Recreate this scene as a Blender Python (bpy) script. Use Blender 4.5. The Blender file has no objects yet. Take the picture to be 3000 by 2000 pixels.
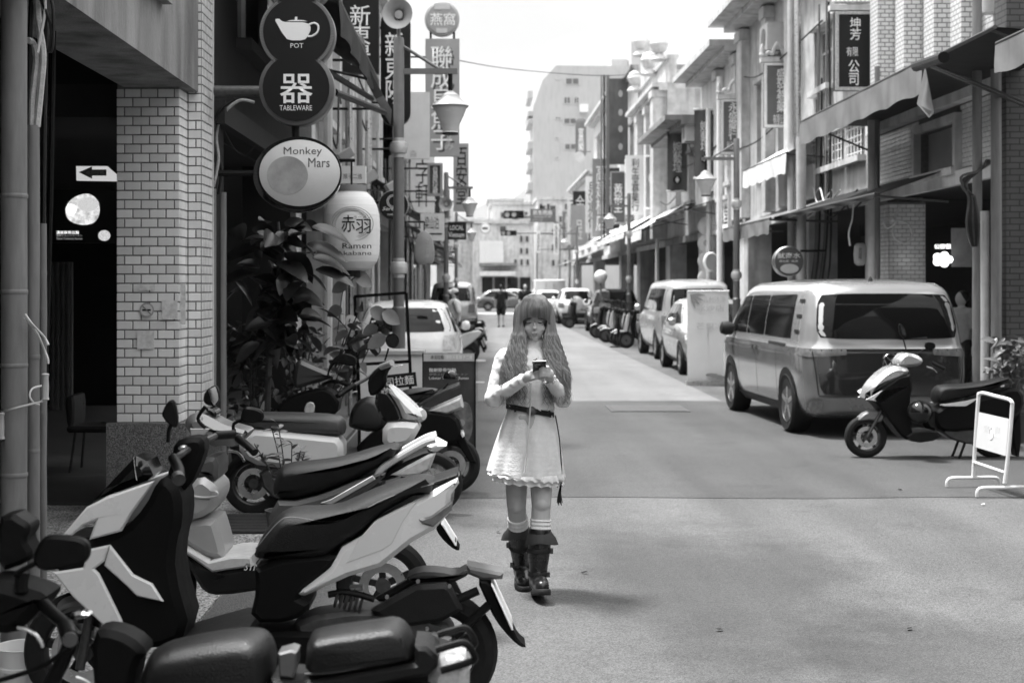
import bpy, bmesh, math, random
from mathutils import Vector, Matrix, Quaternion
from mathutils.geometry import tessellate_polygon
from mathutils import noise as mnoise
R = math.radians
random.seed(7)
sc = bpy.context.scene
COL = sc.collection
# ---------------------------------------------------------------- camera
F, CX, CY, H = 4167.0, 1400.0, 837.0, 1.75      # focal length, vanishing point (photo pixels), eye height (m)
cam = bpy.data.objects.new('camera', bpy.data.cameras.new('camera'))
COL.objects.link(cam)
cam.location = (0, 0, H)
cam.rotation_euler = (R(90), 0, 0)
cam.data.sensor_width = 36.0
cam.data.lens = 36.0 * F / 3000.0
cam.data.shift_x = (1500 - CX) / 3000.0
cam.data.shift_y = -(1000 - CY) / 3000.0
cam.data.clip_start = 0.1
cam.data.clip_end = 9000
cam.data.dof.use_dof = True
cam.data.dof.focus_distance = 8.0
cam.data.dof.aperture_fstop = 3.4
sc.camera = cam
# ---------------------------------------------------------------- sky and sun
SUN_TO = Vector((-0.30, 0.13, 0.945)).normalized()     # direction towards the sun
world = bpy.data.worlds.new('World')
sc.world = world
world.use_nodes = True
nt = world.node_tree
nt.nodes.clear()
sky = nt.nodes.new('ShaderNodeTexSky')
sky.sky_type = 'NISHITA'
sky.sun_disc = False
sky.sun_elevation = math.asin(SUN_TO.z)
sky.sun_rotation = math.atan2(SUN_TO.x, SUN_TO.y)
bw = nt.nodes.new('ShaderNodeRGBToBW')
nt.links.new(sky.outputs[0], bw.inputs[0])
tc = nt.nodes.new('ShaderNodeTexCoord')
mp = nt.nodes.new('ShaderNodeMapping')
mp.inputs['Scale'].default_value = (2.2, 1.2, 7.0)
nt.links.new(tc.outputs['Generated'], mp.inputs[0])
nz = nt.nodes.new('ShaderNodeTexNoise')
nz.inputs['Scale'].default_value = 2.2
nz.inputs['Detail'].default_value = 5
nt.links.new(mp.outputs[0], nz.inputs['Vector'])
cl = nt.nodes.new('ShaderNodeMapRange')
cl.inputs[1].default_value, cl.inputs[2].default_value = 0.36, 0.66
cl.inputs[3].default_value, cl.inputs[4].default_value = 3.0, 4.6
nt.links.new(nz.outputs[0], cl.inputs[0])
mx = nt.nodes.new('ShaderNodeMix')
mx.inputs[0].default_value = 0.93
nt.links.new(bw.outputs[0], mx.inputs[2])
# overcast luminance: about three times brighter overhead than at the horizon
sx = nt.nodes.new('ShaderNodeSeparateXYZ'); nt.links.new(tc.outputs['Generated'], sx.inputs[0])
oc = nt.nodes.new('ShaderNodeMapRange'); oc.inputs[1].default_value, oc.inputs[2].default_value = 0, 1
oc.inputs[3].default_value, oc.inputs[4].default_value = 0.68, 3.5
pz_ = nt.nodes.new('ShaderNodeMath'); pz_.operation = 'POWER'; pz_.inputs[1].default_value = 1.6; pz_.use_clamp = True
nt.links.new(sx.outputs[2], pz_.inputs[0]); nt.links.new(pz_.outputs[0], oc.inputs[0])
mo = nt.nodes.new('ShaderNodeMath'); mo.operation = 'MULTIPLY'
nt.links.new(cl.outputs[0], mo.inputs[0]); nt.links.new(oc.outputs[0], mo.inputs[1])
nt.links.new(mo.outputs[0], mx.inputs[3])
bg = nt.nodes.new('ShaderNodeBackground')
bg.inputs[1].default_value = 0.10
nt.links.new(mx.outputs[0], bg.inputs[0])
wo = nt.nodes.new('ShaderNodeOutputWorld')
nt.links.new(bg.outputs[0], wo.inputs[0])
sun = bpy.data.objects.new('sun', bpy.data.lights.new('sun', 'SUN'))
COL.objects.link(sun)
sun.data.energy = 2.9
sun.data.angle = R(9)
sun.rotation_euler = (-SUN_TO).to_track_quat('-Z', 'Y').to_euler()
sun.location = (0, 20, 30)
sc.view_settings.view_transform = 'Standard'
sc.view_settings.look = 'None'
sc.view_settings.exposure = 1.58
sc.view_settings.gamma = 1.0
sc.cycles.use_denoising = True
sc.cycles.max_bounces = 7
sc.cycles.diffuse_bounces = 3
sc.cycles.glossy_bounces = 3
sc.cycles.transparent_max_bounces = 8
sc.cycles.volume_bounces = 1
sc.cycles.caustics_reflective = False
sc.cycles.caustics_refractive = False
# ---------------------------------------------------------------- helpers
def W(px, py, d):
    "photo pixel at depth d -> world point"
    return Vector(((px - CX) * d / F, d, H - (py - CY) * d / F))
def WX(px, py, x):
    "photo pixel on the vertical plane X = x"
    return W(px, py, F * x / (px - CX))
def gnd(px, py, z=0.0):
    return W(px, py, F * (H - z) / (py - CY))
MATS = {}
def M(name, v, r=.6, metal=0, nv=.12, ns=4, bump=0, bs=40, spec=None, coat=0, stretch=None, emit=0, rand=0, trans=0, dirt=0):
    if name in MATS: return MATS[name]
    m = bpy.data.materials.new(name); MATS[name] = m
    if spec is None: spec = .5 if v > .1 else .22
    m.use_nodes = True
    n = m.node_tree.nodes; l = m.node_tree.links
    b = n['Principled BSDF']
    b.inputs['Roughness'].default_value = r
    b.inputs['Metallic'].default_value = metal
    b.inputs['Specular IOR Level'].default_value = spec
    b.inputs['Coat Weight'].default_value = coat
    b.inputs['Coat Roughness'].default_value = .06
    b.inputs['Transmission Weight'].default_value = trans
    b.inputs['Base Color'].default_value = (v, v, v, 1)
    if emit:
        b.inputs['Emission Color'].default_value = (1, 1, 1, 1)
        b.inputs['Emission Strength'].default_value = emit
    out = None
    if nv or bump:
        t = n.new('ShaderNodeTexCoord'); vec = t.outputs['Object']
        if stretch:
            mm = n.new('ShaderNodeMapping'); mm.inputs['Scale'].default_value = stretch
            l.new(vec, mm.inputs[0]); vec = mm.outputs[0]
    if nv:
        z = n.new('ShaderNodeTexNoise'); z.inputs['Scale'].default_value = ns; z.inputs['Detail'].default_value = 6
        z.inputs['Roughness'].default_value = .62
        l.new(vec, z.inputs['Vector'])
        q = n.new('ShaderNodeMapRange'); q.inputs[1].default_value = .3; q.inputs[2].default_value = .7
        q.inputs[3].default_value = v * (1 - nv); q.inputs[4].default_value = v * (1 + nv)
        l.new(z.outputs[0], q.inputs[0]); out = q.outputs[0]
        q2 = n.new('ShaderNodeMapRange'); q2.inputs[3].default_value = max(.02, r - .12); q2.inputs[4].default_value = min(1, r + .12)
        l.new(z.outputs[0], q2.inputs[0]); l.new(q2.outputs[0], b.inputs['Roughness'])
    if dirt:
        z = n.new('ShaderNodeTexNoise'); z.inputs['Scale'].default_value = 1.3; z.inputs['Detail'].default_value = 8
        mm = n.new('ShaderNodeMapping'); mm.inputs['Scale'].default_value = (3, 3, .5)
        l.new(n.new('ShaderNodeTexCoord').outputs['Object'], mm.inputs[0]); l.new(mm.outputs[0], z.inputs['Vector'])
        q = n.new('ShaderNodeMapRange'); q.inputs[1].default_value = .48; q.inputs[2].default_value = .72
        q.inputs[3].default_value = 1; q.inputs[4].default_value = 1 - dirt
        l.new(z.outputs[0], q.inputs[0])
        mu = n.new('ShaderNodeMath'); mu.operation = 'MULTIPLY'
        if out: l.new(out, mu.inputs[0])
        else: mu.inputs[0].default_value = v
        l.new(q.outputs[0], mu.inputs[1]); out = mu.outputs[0]
    if rand:
        oi = n.new('ShaderNodeObjectInfo')
        q = n.new('ShaderNodeMapRange'); q.inputs[3].default_value = 1 - rand; q.inputs[4].default_value = 1 + rand
        l.new(oi.outputs['Random'], q.inputs[0])
        mu = n.new('ShaderNodeMath'); mu.operation = 'MULTIPLY'
        if out: l.new(out, mu.inputs[0])
        else: mu.inputs[0].default_value = v
        l.new(q.outputs[0], mu.inputs[1]); out = mu.outputs[0]
    if out is not None:
        l.new(out, b.inputs['Base Color'])
    if bump:
        z = n.new('ShaderNodeTexNoise'); z.inputs['Scale'].default_value = bs; z.inputs['Detail'].default_value = 4
        l.new(vec, z.inputs['Vector'])
        bp = n.new('ShaderNodeBump'); bp.inputs['Strength'].default_value = bump; bp.inputs['Distance'].default_value = .02
        l.new(z.outputs[0], bp.inputs['Height']); l.new(bp.outputs[0], b.inputs['Normal'])
    return m
def brickmat(name, v, mortar, sx, sz, plane='YZ', r=.35, bump=.5, off=.5, dirt=.25):
    "small tiles too far away to be built singly"
    if name in MATS: return MATS[name]
    m = bpy.data.materials.new(name); MATS[name] = m; m.use_nodes = True
    n = m.node_tree.nodes; l = m.node_tree.links; b = n['Principled BSDF']
    b.inputs['Roughness'].default_value = r
    t = n.new('ShaderNodeTexCoord'); s = n.new('ShaderNodeSeparateXYZ'); c = n.new('ShaderNodeCombineXYZ')
    l.new(t.outputs['Object'], s.inputs[0])
    if plane == 'ANY':
        ad = n.new('ShaderNodeMath'); ad.operation = 'ADD'
        l.new(s.outputs[0], ad.inputs[0]); l.new(s.outputs[1], ad.inputs[1]); l.new(ad.outputs[0], c.inputs[0])
    else:
        l.new(s.outputs[1 if plane[0] == 'Y' else 0], c.inputs[0])
    l.new(s.outputs[2], c.inputs[1])
    k = n.new('ShaderNodeTexBrick'); l.new(c.outputs[0], k.inputs['Vector'])
    k.offset = off
    k.inputs['Scale'].default_value = 1; k.inputs['Brick Width'].default_value = sx; k.inputs['Row Height'].default_value = sz
    k.inputs['Mortar Size'].default_value = .008
    for nm, q in (('Color1', v), ('Color2', v * .86), ('Mortar', mortar)): k.inputs[nm].default_value = (q, q, q, 1)
    z = n.new('ShaderNodeTexNoise'); z.inputs['Scale'].default_value = 1.2; z.inputs['Detail'].default_value = 7
    mm = n.new('ShaderNodeMapping'); mm.inputs['Scale'].default_value = (3, 3, .6); l.new(t.outputs['Object'], mm.inputs[0]); l.new(mm.outputs[0], z.inputs['Vector'])
    q = n.new('ShaderNodeMapRange'); q.inputs[1].default_value = .45; q.inputs[2].default_value = .75; q.inputs[3].default_value = 1; q.inputs[4].default_value = 1 - dirt
    l.new(z.outputs[0], q.inputs[0])
    mu = n.new('ShaderNodeMix'); mu.data_type = 'RGBA'; mu.blend_type = 'MULTIPLY'; mu.inputs[0].default_value = 1
    l.new(k.outputs['Color'], mu.inputs[6]); l.new(q.outputs[0], mu.inputs[7]); l.new(mu.outputs[2], b.inputs['Base Color'])
    bp = n.new('ShaderNodeBump'); bp.inputs['Strength'].default_value = bump; bp.inputs['Distance'].default_value = .004; bp.invert = True
    l.new(k.outputs['Fac'], bp.inputs['Height']); l.new(bp.outputs[0], b.inputs['Normal'])
    return m
ORG = {}
def thing(name, label, cat, loc=(0, 0, 0), group=None):
    o = bpy.data.objects.new(name, None); COL.objects.link(o)
    o.empty_display_size = .1
    o.location = loc; ORG[o.name] = Vector(loc)
    tag(o, label, cat, group)
    return o
def tag(o, label=None, cat=None, group=None, kind=None):
    if label: o['label'] = label
    if cat: o['category'] = cat
    if group: o['group'] = group
    if kind: o['kind'] = kind
    return o
def link(name, me, parent=None, loc=(0, 0, 0)):
    o = bpy.data.objects.new(name, me); COL.objects.link(o)
    if parent is not None: o.parent = parent
    o.location = loc
    ORG[o.name] = (ORG.get(parent.name, Vector()) if parent is not None else Vector()) + Vector(loc)
    return o
def rings_mesh(rings, closed=True, caps=True):
    v = [p for r in rings for p in r]; n = len(rings[0]); f = []
    for i in range(len(rings) - 1):
        for j in range(n if closed else n - 1):
            a, b = i * n + j, i * n + (j + 1) % n
            f.append((a, b, b + n, a + n))
    if caps and closed:
        f.append(tuple(range(n - 1, -1, -1))); k = (len(rings) - 1) * n; f.append(tuple(range(k, k + n)))
    return v, f
class MB:
    "collects shapes that become one mesh object"
    def __init__(s): s.v = []; s.f = []
    def add(s, v, f):
        k = len(s.v); s.v += [Vector(p) for p in v]; s.f += [tuple(i + k for i in q) for q in f]; return s
    def box(s, x0, x1, y0, y1, z0, z1):
        v = [(x, y, z) for z in (z0, z1) for y in (y0, y1) for x in (x0, x1)]
        return s.add(v, [(0, 2, 3, 1), (4, 5, 7, 6), (0, 1, 5, 4), (2, 6, 7, 3), (0, 4, 6, 2), (1, 3, 7, 5)])
    def obox(s, c, a, b, n, ha, hb, hn, ch=0):
        "oriented box: centre, three unit axes, half sizes; ch = chamfer of the +n side"
        c = Vector(c); a = Vector(a); b = Vector(b); n = Vector(n)
        rg = []
        lv = [(-1, 0), (1, 0)] if not ch else [(-1, ch), (-1 + 2 * ch / (2 * hn), 0), (1 - 2 * ch / (2 * hn), 0), (1, ch)]
        for k, i in lv:
            rg.append([c + n * hn * k + a * (ha - i) * sa + b * (hb - i) * sb for sa, sb in ((-1, -1), (1, -1), (1, 1), (-1, 1))])
        return s.add(*rings_mesh(rg))
    def quad(s, *p): return s.add(p, [tuple(range(len(p)))])
    def tube(s, path, r, n=8, caps=True, flat=None):
        path = [Vector(p) for p in path]
        if not hasattr(r, '__len__'): r = [r] * len(path)
        up = None; rg = []
        for i, p in enumerate(path):
            t = (path[min(i + 1, len(path) - 1)] - path[max(i - 1, 0)])
            if t.length < 1e-9: t = Vector((0, 0, 1))
            t.normalize()
            if up is None:
                up = Vector((0, 0, 1)) if abs(t.z) < .9 else Vector((0, 1, 0))
            a = up - t * up.dot(t)
            if a.length < 1e-6: a = t.orthogonal()
            a.normalize(); up = a; b = t.cross(a)
            rg.append([p + (a * math.cos(2 * math.pi * k / n) + b * math.sin(2 * math.pi * k / n) * (flat or 1)) * r[i] for k in range(n)])
        return s.add(*rings_mesh(rg, caps=caps))
    def lathe(s, prof, c, axis=(0, 0, 1), n=24, caps=True):
        "prof: (radius, height) pairs along axis"
        ax = Vector(axis).normalized(); a = ax.orthogonal().normalized()
        if abs(ax.z) > .99: a = Vector((1, 0, 0))
        b = ax.cross(a); c = Vector(c)
        return s.add(*rings_mesh([[c + ax * h + (a * math.cos(2 * math.pi * k / n) + b * math.sin(2 * math.pi * k / n)) * max(q, 1e-4) for k in range(n)] for q, h in prof], caps=caps))
    def prism(s, poly, to3, d0, d1, ch=0, rings=None):
        "poly (2D) lifted by to3(u, v, depth) between two depths with chamfered rims"
        a = sum(p[0] * q[1] - q[0] * p[1] for p, q in zip(poly, poly[1:] + poly[:1]))
        if a < 0: poly = poly[::-1]
        if rings is None:
            sg = 1 if d1 > d0 else -1
            rings = [(d0, ch), (d0 + sg * ch, 0), (d1 - sg * ch, 0), (d1, ch)] if ch else [(d0, 0), (d1, 0)]
        n = len(poly); nor = []
        for i in range(n):
            p0, p1, p2 = Vector(poly[i - 1]), Vector(poly[i]), Vector(poly[(i + 1) % n])
            e1 = (p1 - p0); e2 = (p2 - p1)
            e1 = e1.normalized() if e1.length > 1e-9 else Vector((1, 0)); e2 = e2.normalized() if e2.length > 1e-9 else e1
            m = Vector((-e1.y - e2.y, e1.x + e2.x)); m = m.normalized() if m.length > 1e-6 else Vector((-e1.y, e1.x))
            k = m.dot(Vector((-e1.y, e1.x))); nor.append(m / max(k, .5))
        vs = []; fs = []; k = 0
        for d, i in rings:
            vs += [to3(p[0] + q.x * i, p[1] + q.y * i, d) for p, q in zip(poly, nor)]
        for i in range(len(rings) - 1):
            for j in range(n):
                fs.append((i * n + j, i * n + (j + 1) % n, (i + 1) * n + (j + 1) % n, (i + 1) * n + j))
        tri = tessellate_polygon([[Vector((p[0], p[1], 0)) for p in poly]])
        e = (len(rings) - 1) * n
        fs += [tuple(t[::-1]) for t in tri] + [tuple(q + e for q in t) for t in tri]
        return s.add(vs, fs)
    def build(s, name, mat, parent=None, smooth=35, label=None, mats=None, world=True):
        o0 = ORG.get(parent.name, Vector()) if (parent is not None and world) else Vector()
        me = bpy.data.meshes.new(name)
        me.from_pydata([tuple(p - o0) for p in s.v], [], s.f)
        me.materials.append(mat)
        bm = bmesh.new(); bm.from_mesh(me); bmesh.ops.recalc_face_normals(bm, faces=bm.faces); bm.to_mesh(me); bm.free()
        if smooth:
            me.polygons.foreach_set('use_smooth', [True] * len(me.polygons)); me.set_sharp_from_angle(angle=R(smooth))
        o = link(name, me, parent)
        if label: o['label'] = label
        return o
def struct(name, mb, mat, smooth=0): return tag(mb.build(name, mat, None, smooth), kind='structure')
def copy_tree(o, loc=None, rz=None, label=None, parent=None):
    c = o.copy(); COL.objects.link(c)
    if parent is not None: c.parent = parent
    if loc is not None: c.location = loc
    if rz is not None: c.rotation_euler = (0, 0, rz)
    if label: c['label'] = label
    for ch in list(o.children): copy_tree(ch, parent=c)
    return c
def chaikin(p, k=1, closed=True):
    for _ in range(k):
        q = []; n = len(p)
        for i in range(n if closed else n - 1):
            a, b = p[i], p[(i + 1) % n]
            q.append((a[0] * .75 + b[0] * .25, a[1] * .75 + b[1] * .25)); q.append((a[0] * .25 + b[0] * .75, a[1] * .25 + b[1] * .75))
        p = q if closed else [p[0]] + q + [p[-1]]
    return p
def spline(p, k=5):
    "Catmull-Rom through 3D points"
    p = [Vector(q) for q in p]; out = []
    for i in range(len(p) - 1):
        a, b, c, d = p[max(i - 1, 0)], p[i], p[i + 1], p[min(i + 2, len(p) - 1)]
        for j in range(k):
            t = j / k
            out.append(.5 * ((2 * b) + (c - a) * t + (2 * a - 5 * b + 4 * c - d) * t * t + (3 * b - a - 3 * c + d) * t ** 3))
    return out + [p[-1]]
def ell(cx, cz, rx, rz, n=28, a0=0): return [(cx + rx * math.cos(a0 + 2 * math.pi * i / n), cz + rz * math.sin(a0 + 2 * math.pi * i / n)) for i in range(n)]
def rrect(x0, x1, z0, z1, r, n=5):
    out = []
    for cx, cz, a in ((x1 - r, z1 - r, 0), (x0 + r, z1 - r, 90), (x0 + r, z0 + r, 180), (x1 - r, z0 + r, 270)):
        for i in range(n + 1):
            t = R(a + 90 * i / n); out.append((cx + r * math.cos(t), cz + r * math.sin(t)))
    return out
XZ = lambda u, v, d: Vector((u, d, v))          # sheets facing the street's length (seen front-on)
YZ = lambda u, v, d: Vector((d, u, v))          # sheets on the facades
def text(s, mat, parent, c, w, h, right=(1, 0, 0), up=(0, 0, 1), bold=0.0, vertical=False, name='lettering', fit=True, lift=0.0, spacing=.9, shear=0):
    cu = bpy.data.curves.new('lettering', 'FONT')
    cu.body = '\n'.join(s) if vertical else s
    cu.align_x = 'CENTER'; cu.align_y = 'CENTER'; cu.resolution_u = 2
    cu.space_line = spacing; cu.offset = min(bold, .006); cu.shear = shear
    ob = bpy.data.objects.new('lettering', cu)
    me = bpy.data.meshes.new_from_object(ob)
    bpy.data.objects.remove(ob); bpy.data.curves.remove(cu)
    if not len(me.vertices): return None
    xs = [v.co.x for v in me.vertices]; ys = [v.co.y for v in me.vertices]
    x0, x1, y0, y1 = min(xs), max(xs), min(ys), max(ys)
    sx = w / max(x1 - x0, 1e-6); sy = h / max(y1 - y0, 1e-6)
    if not fit: sx = sy = min(sx, sy)
    rt = Vector(right).normalized(); u = Vector(up).normalized(); nn = rt.cross(u)
    c = Vector(c) + nn * lift - ORG.get(parent.name, Vector())
    for v in me.vertices:
        v.co = c + rt * ((v.co.x - (x0 + x1) / 2) * sx) + u * ((v.co.y - (y0 + y1) / 2) * sy)
    me.materials.clear(); me.materials.append(mat)
    return link(name, me, parent)
def remesh(mb, voxel, smooth=4):
    "fuse overlapping shapes into one continuous skin"
    me = bpy.data.meshes.new('t'); me.from_pydata([tuple(p) for p in mb.v], [], mb.f)
    bm = bmesh.new(); bm.from_mesh(me); bmesh.ops.recalc_face_normals(bm, faces=bm.faces); bm.to_mesh(me); bm.free()
    o = bpy.data.objects.new('t', me); COL.objects.link(o)
    m = o.modifiers.new('r', 'REMESH'); m.mode = 'VOXEL'; m.voxel_size = voxel
    if smooth:
        m2 = o.modifiers.new('s', 'SMOOTH'); m2.iterations = smooth; m2.factor = .5
    dg = bpy.context.evaluated_depsgraph_get()
    out = bpy.data.meshes.new_from_object(o.evaluated_get(dg))
    bpy.data.objects.remove(o); bpy.data.meshes.remove(me)
    out.polygons.foreach_set('use_smooth', [True] * len(out.polygons))
    return out
def skin(name, mb, mat, parent, voxel, smooth=4, org=None, wrinkle=0):
    me = remesh(mb, voxel, smooth)
    if wrinkle:
        nn = [v.normal.copy() for v in me.vertices]
        for v, q in zip(me.vertices, nn):
            p = v.co; v.co = p + q * wrinkle * (mnoise.noise(Vector((p.x * 22 + p.z * 14, p.y * 22, p.z * 30 - p.x * 12))) + .5 * mnoise.noise(p * 48))
    me.transform(Matrix.Translation(-(org if org is not None else ORG.get(parent.name, Vector()) if parent is not None else Vector())))
    me.materials.clear(); me.materials.append(mat)
    return link(name, me, parent, org if (org is not None and parent is None) else (0, 0, 0))
# ---------------------------------------------------------------- shared materials (all tones: the photograph is monochrome)
BLACK = M('black_plastic', .006, .42, nv=.3, ns=30, spec=.14)
GLOSSB = M('gloss_black', .008, .12, nv=0, coat=.6)
RUBBER = M('rubber', .012, .78, nv=.3, ns=60, bump=.15, bs=150)
STEEL = M('steel', .55, .3, 1, nv=.15, ns=20)
CHROME = M('chrome', .85, .08, 1, nv=0)
DKSTEEL = M('dark_steel', .09, .45, .6, nv=.25, ns=25)
WHITE = M('white_paint', .78, .45, nv=.06, ns=8)
GLOSSW = M('gloss_white', .78, .18, nv=.03, coat=.7)
SILVER = M('silver_paint', .42, .28, .35, nv=.04, coat=.8)
GLASSD = M('dark_glass', .006, .05, nv=0, spec=.22)
LENS = M('lens_plastic', .45, .12, nv=.2, ns=30, coat=.5)
VINYL = M('seat_vinyl', .008, .46, nv=.25, ns=40, bump=.25, bs=260, spec=.22)
PIPE = M('conduit_grey', .17, .5, nv=.22, ns=5, stretch=(4, 4, .6), dirt=.35)
CABLE = M('black_cable', .015, .5, nv=0)
WCABLE = M('white_cord', .6, .5, nv=.1, ns=10)
CONC = M('concrete', .24, .85, nv=.35, ns=3, bump=.5, bs=90, stretch=(1, 1, .25), dirt=.55)
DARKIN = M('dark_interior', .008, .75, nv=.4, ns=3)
INK = M('ink_black', .012, .5, nv=0)
PAPER = M('paper_white', .8, .6, nv=.03, ns=5)
# ---------------------------------------------------------------- ground, hill, haze
XL, XR = -2.1, 6.2                                 # facade lines
def speckle(name, a, b, scale, r=.7, big=.2, dark=.0):
    m = bpy.data.materials.new(name); m.use_nodes = True
    n = m.node_tree.nodes; l = m.node_tree.links; bs = n['Principled BSDF']; bs.inputs['Roughness'].default_value = r
    t = n.new('ShaderNodeTexCoord')
    z = n.new('ShaderNodeTexVoronoi'); z.inputs['Scale'].default_value = scale; l.new(t.outputs['Object'], z.inputs['Vector'])
    bwn = n.new('ShaderNodeRGBToBW'); l.new(z.outputs['Color'], bwn.inputs[0])
    q = n.new('ShaderNodeMapRange'); q.inputs[1].default_value = .2; q.inputs[2].default_value = .8; q.inputs[3].default_value = a; q.inputs[4].default_value = b
    l.new(bwn.outputs[0], q.inputs[0])
    g = n.new('ShaderNodeTexNoise'); g.inputs['Scale'].default_value = .55; g.inputs['Detail'].default_value = 7; l.new(t.outputs['Object'], g.inputs['Vector'])
    q2 = n.new('ShaderNodeMapRange'); q2.inputs[1].default_value = .3; q2.inputs[2].default_value = .7; q2.inputs[3].default_value = 1 - big; q2.inputs[4].default_value = 1 + big
    l.new(g.outputs[0], q2.inputs[0])
    mu = n.new('ShaderNodeMath'); mu.operation = 'MULTIPLY'; l.new(q.outputs[0], mu.inputs[0]); l.new(q2.outputs[0], mu.inputs[1])
    # oil stains and worn patches of irregular shape
    s = n.new('ShaderNodeTexNoise'); s.inputs['Scale'].default_value = .9; s.inputs['Detail'].default_value = 9; s.inputs['Roughness'].default_value = .7
    l.new(t.outputs['Object'], s.inputs['Vector'])
    q3 = n.new('ShaderNodeMapRange'); q3.inputs[1].default_value = .56; q3.inputs[2].default_value = .68; q3.inputs[3].default_value = 1; q3.inputs[4].default_value = 1 - dark
    l.new(s.outputs[0], q3.inputs[0])
    # tyre tracks: soft bands along the street
    mp2 = n.new('ShaderNodeMapping'); mp2.inputs['Scale'].default_value = (1.4, .13, 1); l.new(t.outputs['Object'], mp2.inputs[0])
    s2 = n.new('ShaderNodeTexNoise'); s2.inputs['Scale'].default_value = 1; s2.inputs['Detail'].default_value = 4; l.new(mp2.outputs[0], s2.inputs['Vector'])
    q4 = n.new('ShaderNodeMapRange'); q4.inputs[1].default_value = .35; q4.inputs[2].default_value = .65; q4.inputs[3].default_value = 1 - big; q4.inputs[4].default_value = 1 + big; l.new(s2.outputs[0], q4.inputs[0])
    mu3 = n.new('ShaderNodeMath'); mu3.operation = 'MULTIPLY'; l.new(q4.outputs[0], mu3.inputs[0]); l.new(q3.outputs[0], mu3.inputs[1])
    mu2 = n.new('ShaderNodeMath'); mu2.operation = 'MULTIPLY'; l.new(mu.outputs[0], mu2.inputs[0]); l.new(mu3.outputs[0], mu2.inputs[1])
    l.new(mu2.outputs[0], bs.inputs['Base Color'])
    bp = n.new('ShaderNodeBump'); bp.inputs['Strength'].default_value = .6; bp.inputs['Distance'].default_value = .01
    l.new(z.outputs['Distance'], bp.inputs['Height']); l.new(bp.outputs[0], bs.inputs['Normal'])
    return m
ASPH = speckle('asphalt_old', .055, .12, 130, .8, .18, .36)
def damp_stain(m, cx, cy, rx, ry, k):
    "an old damp stain with a ragged outline on the asphalt"
    n = m.node_tree.nodes; l = m.node_tree.links; b = n['Principled BSDF']; src = b.inputs['Base Color'].links[0].from_socket
    t = n.new('ShaderNodeTexCoord'); mp = n.new('ShaderNodeMapping'); mp.inputs['Location'].default_value = (-cx / rx, -cy / ry, 0); mp.inputs['Scale'].default_value = (1 / rx, 1 / ry, 0); l.new(t.outputs['Object'], mp.inputs[0])
    ln = n.new('ShaderNodeVectorMath'); ln.operation = 'LENGTH'; l.new(mp.outputs[0], ln.inputs[0])
    z = n.new('ShaderNodeTexNoise'); z.inputs['Scale'].default_value = 1.6; z.inputs['Detail'].default_value = 9; z.inputs['Roughness'].default_value = .66; l.new(t.outputs['Object'], z.inputs['Vector'])
    ad = n.new('ShaderNodeMath'); ad.operation = 'MULTIPLY_ADD'; ad.inputs[1].default_value = 1.7; l.new(z.outputs[0], ad.inputs[0]); l.new(ln.outputs['Value'], ad.inputs[2])
    q = n.new('ShaderNodeMapRange'); q.inputs[1].default_value = 1.3; q.inputs[2].default_value = 2.0; q.inputs[3].default_value = k; q.inputs[4].default_value = 1; l.new(ad.outputs[0], q.inputs[0])
    mu = n.new('ShaderNodeMath'); mu.operation = 'MULTIPLY'; l.new(src, mu.inputs[0]); l.new(q.outputs[0], mu.inputs[1]); l.new(mu.outputs[0], b.inputs['Base Color'])
damp_stain(ASPH, 1.45, 8.4, 1.0, 2.4, .55); damp_stain(ASPH, 2.2, 6.6, .8, 1.0, .65)
ASPH2 = speckle('asphalt_dark', .036, .075, 150, .8, .2, .3)
ASPH3 = speckle('asphalt_worn', .12, .19, 140, .8, .12, .2)
TERR = speckle('washed_pebble', .06, .5, 85, .75, .2, .3)
DFLOOR = M('arcade_floor', .06, .35, nv=.4, ns=2)
struct('ground', MB().quad((-1490, -60, -.03), (1490, -60, -.03), (1490, 4290, -.03), (-1490, 4290, -.03)), M('earth', .2, .9))
road = MB(); road.quad((-1.45, -20, 0), (5.75, -20, 0), (5.75, 160, 0), (-1.45, 160, 0))
struct('road', road, ASPH)
# the darker resurfaced strip between the seam and the old asphalt further on (sheet 4 mm up, ragged seam)
mb = MB(); pts = []
for i in range(25):
    x = -1.45 + 7.2 * i / 24; pts.append((x, 11.75 + .05 * math.sin(x * 1.9) + random.uniform(-.012, .012) - .05 * abs(x - 2) * .3, .004))
for i in range(24):
    a, b = pts[i], pts[i + 1]; mb.quad(a, b, (b[0], 21.5 + .1 * math.sin(b[0] * 3), .004), (a[0], 21.5 + .1 * math.sin(a[0] * 3), .004))
struct('asphalt_patch', mb, ASPH2)
mb = MB()
mb.quad((.0, 21.6, .004), (3.7, 21.6, .004), (3.7, 60, .004), (.0, 60, .004)); struct('worn_lane', mb, ASPH3)
mb = MB(); mb.quad((-20, 95, .004), (25, 95, .004), (25, 110, .004), (-20, 110, .004)); struct('cross_road', mb, ASPH)
LINEW = M('road_marking', .62, .7, nv=.35, ns=9, dirt=.4)
for i, (x0, x1, y0, y1) in enumerate([(-1.3, .12, 25.6, 25.85), (-.35, .18, 32.8, 33.6), (-1.4, 4.2, 88, 90.5), (-1.4, 4.2, 92, 92.6)]):
    tag(MB().quad((x0, y0, .009), (x1, y0, .009), (x1, y1, .009), (x0, y1, .009)).build('road_marking', LINEW, None, 0), kind='structure')
struct('sidewalk', MB().box(-3.6, -1.45, -2, 12.9, -.1, .015), TERR)
struct('arcade_floor', MB().box(-9, -3.6, -2, 12.9, -.1, .018), DFLOOR)
struct('arcade_floor', MB().box(-9, -1.5, 12.9, 95, -.1, .02), M('arcade_tiles', .1, .5, nv=.35, ns=3))
struct('dark_threshold', MB().box(-9, -2.2, 11.25, 12.89, .015, .03), DFLOOR)
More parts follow.
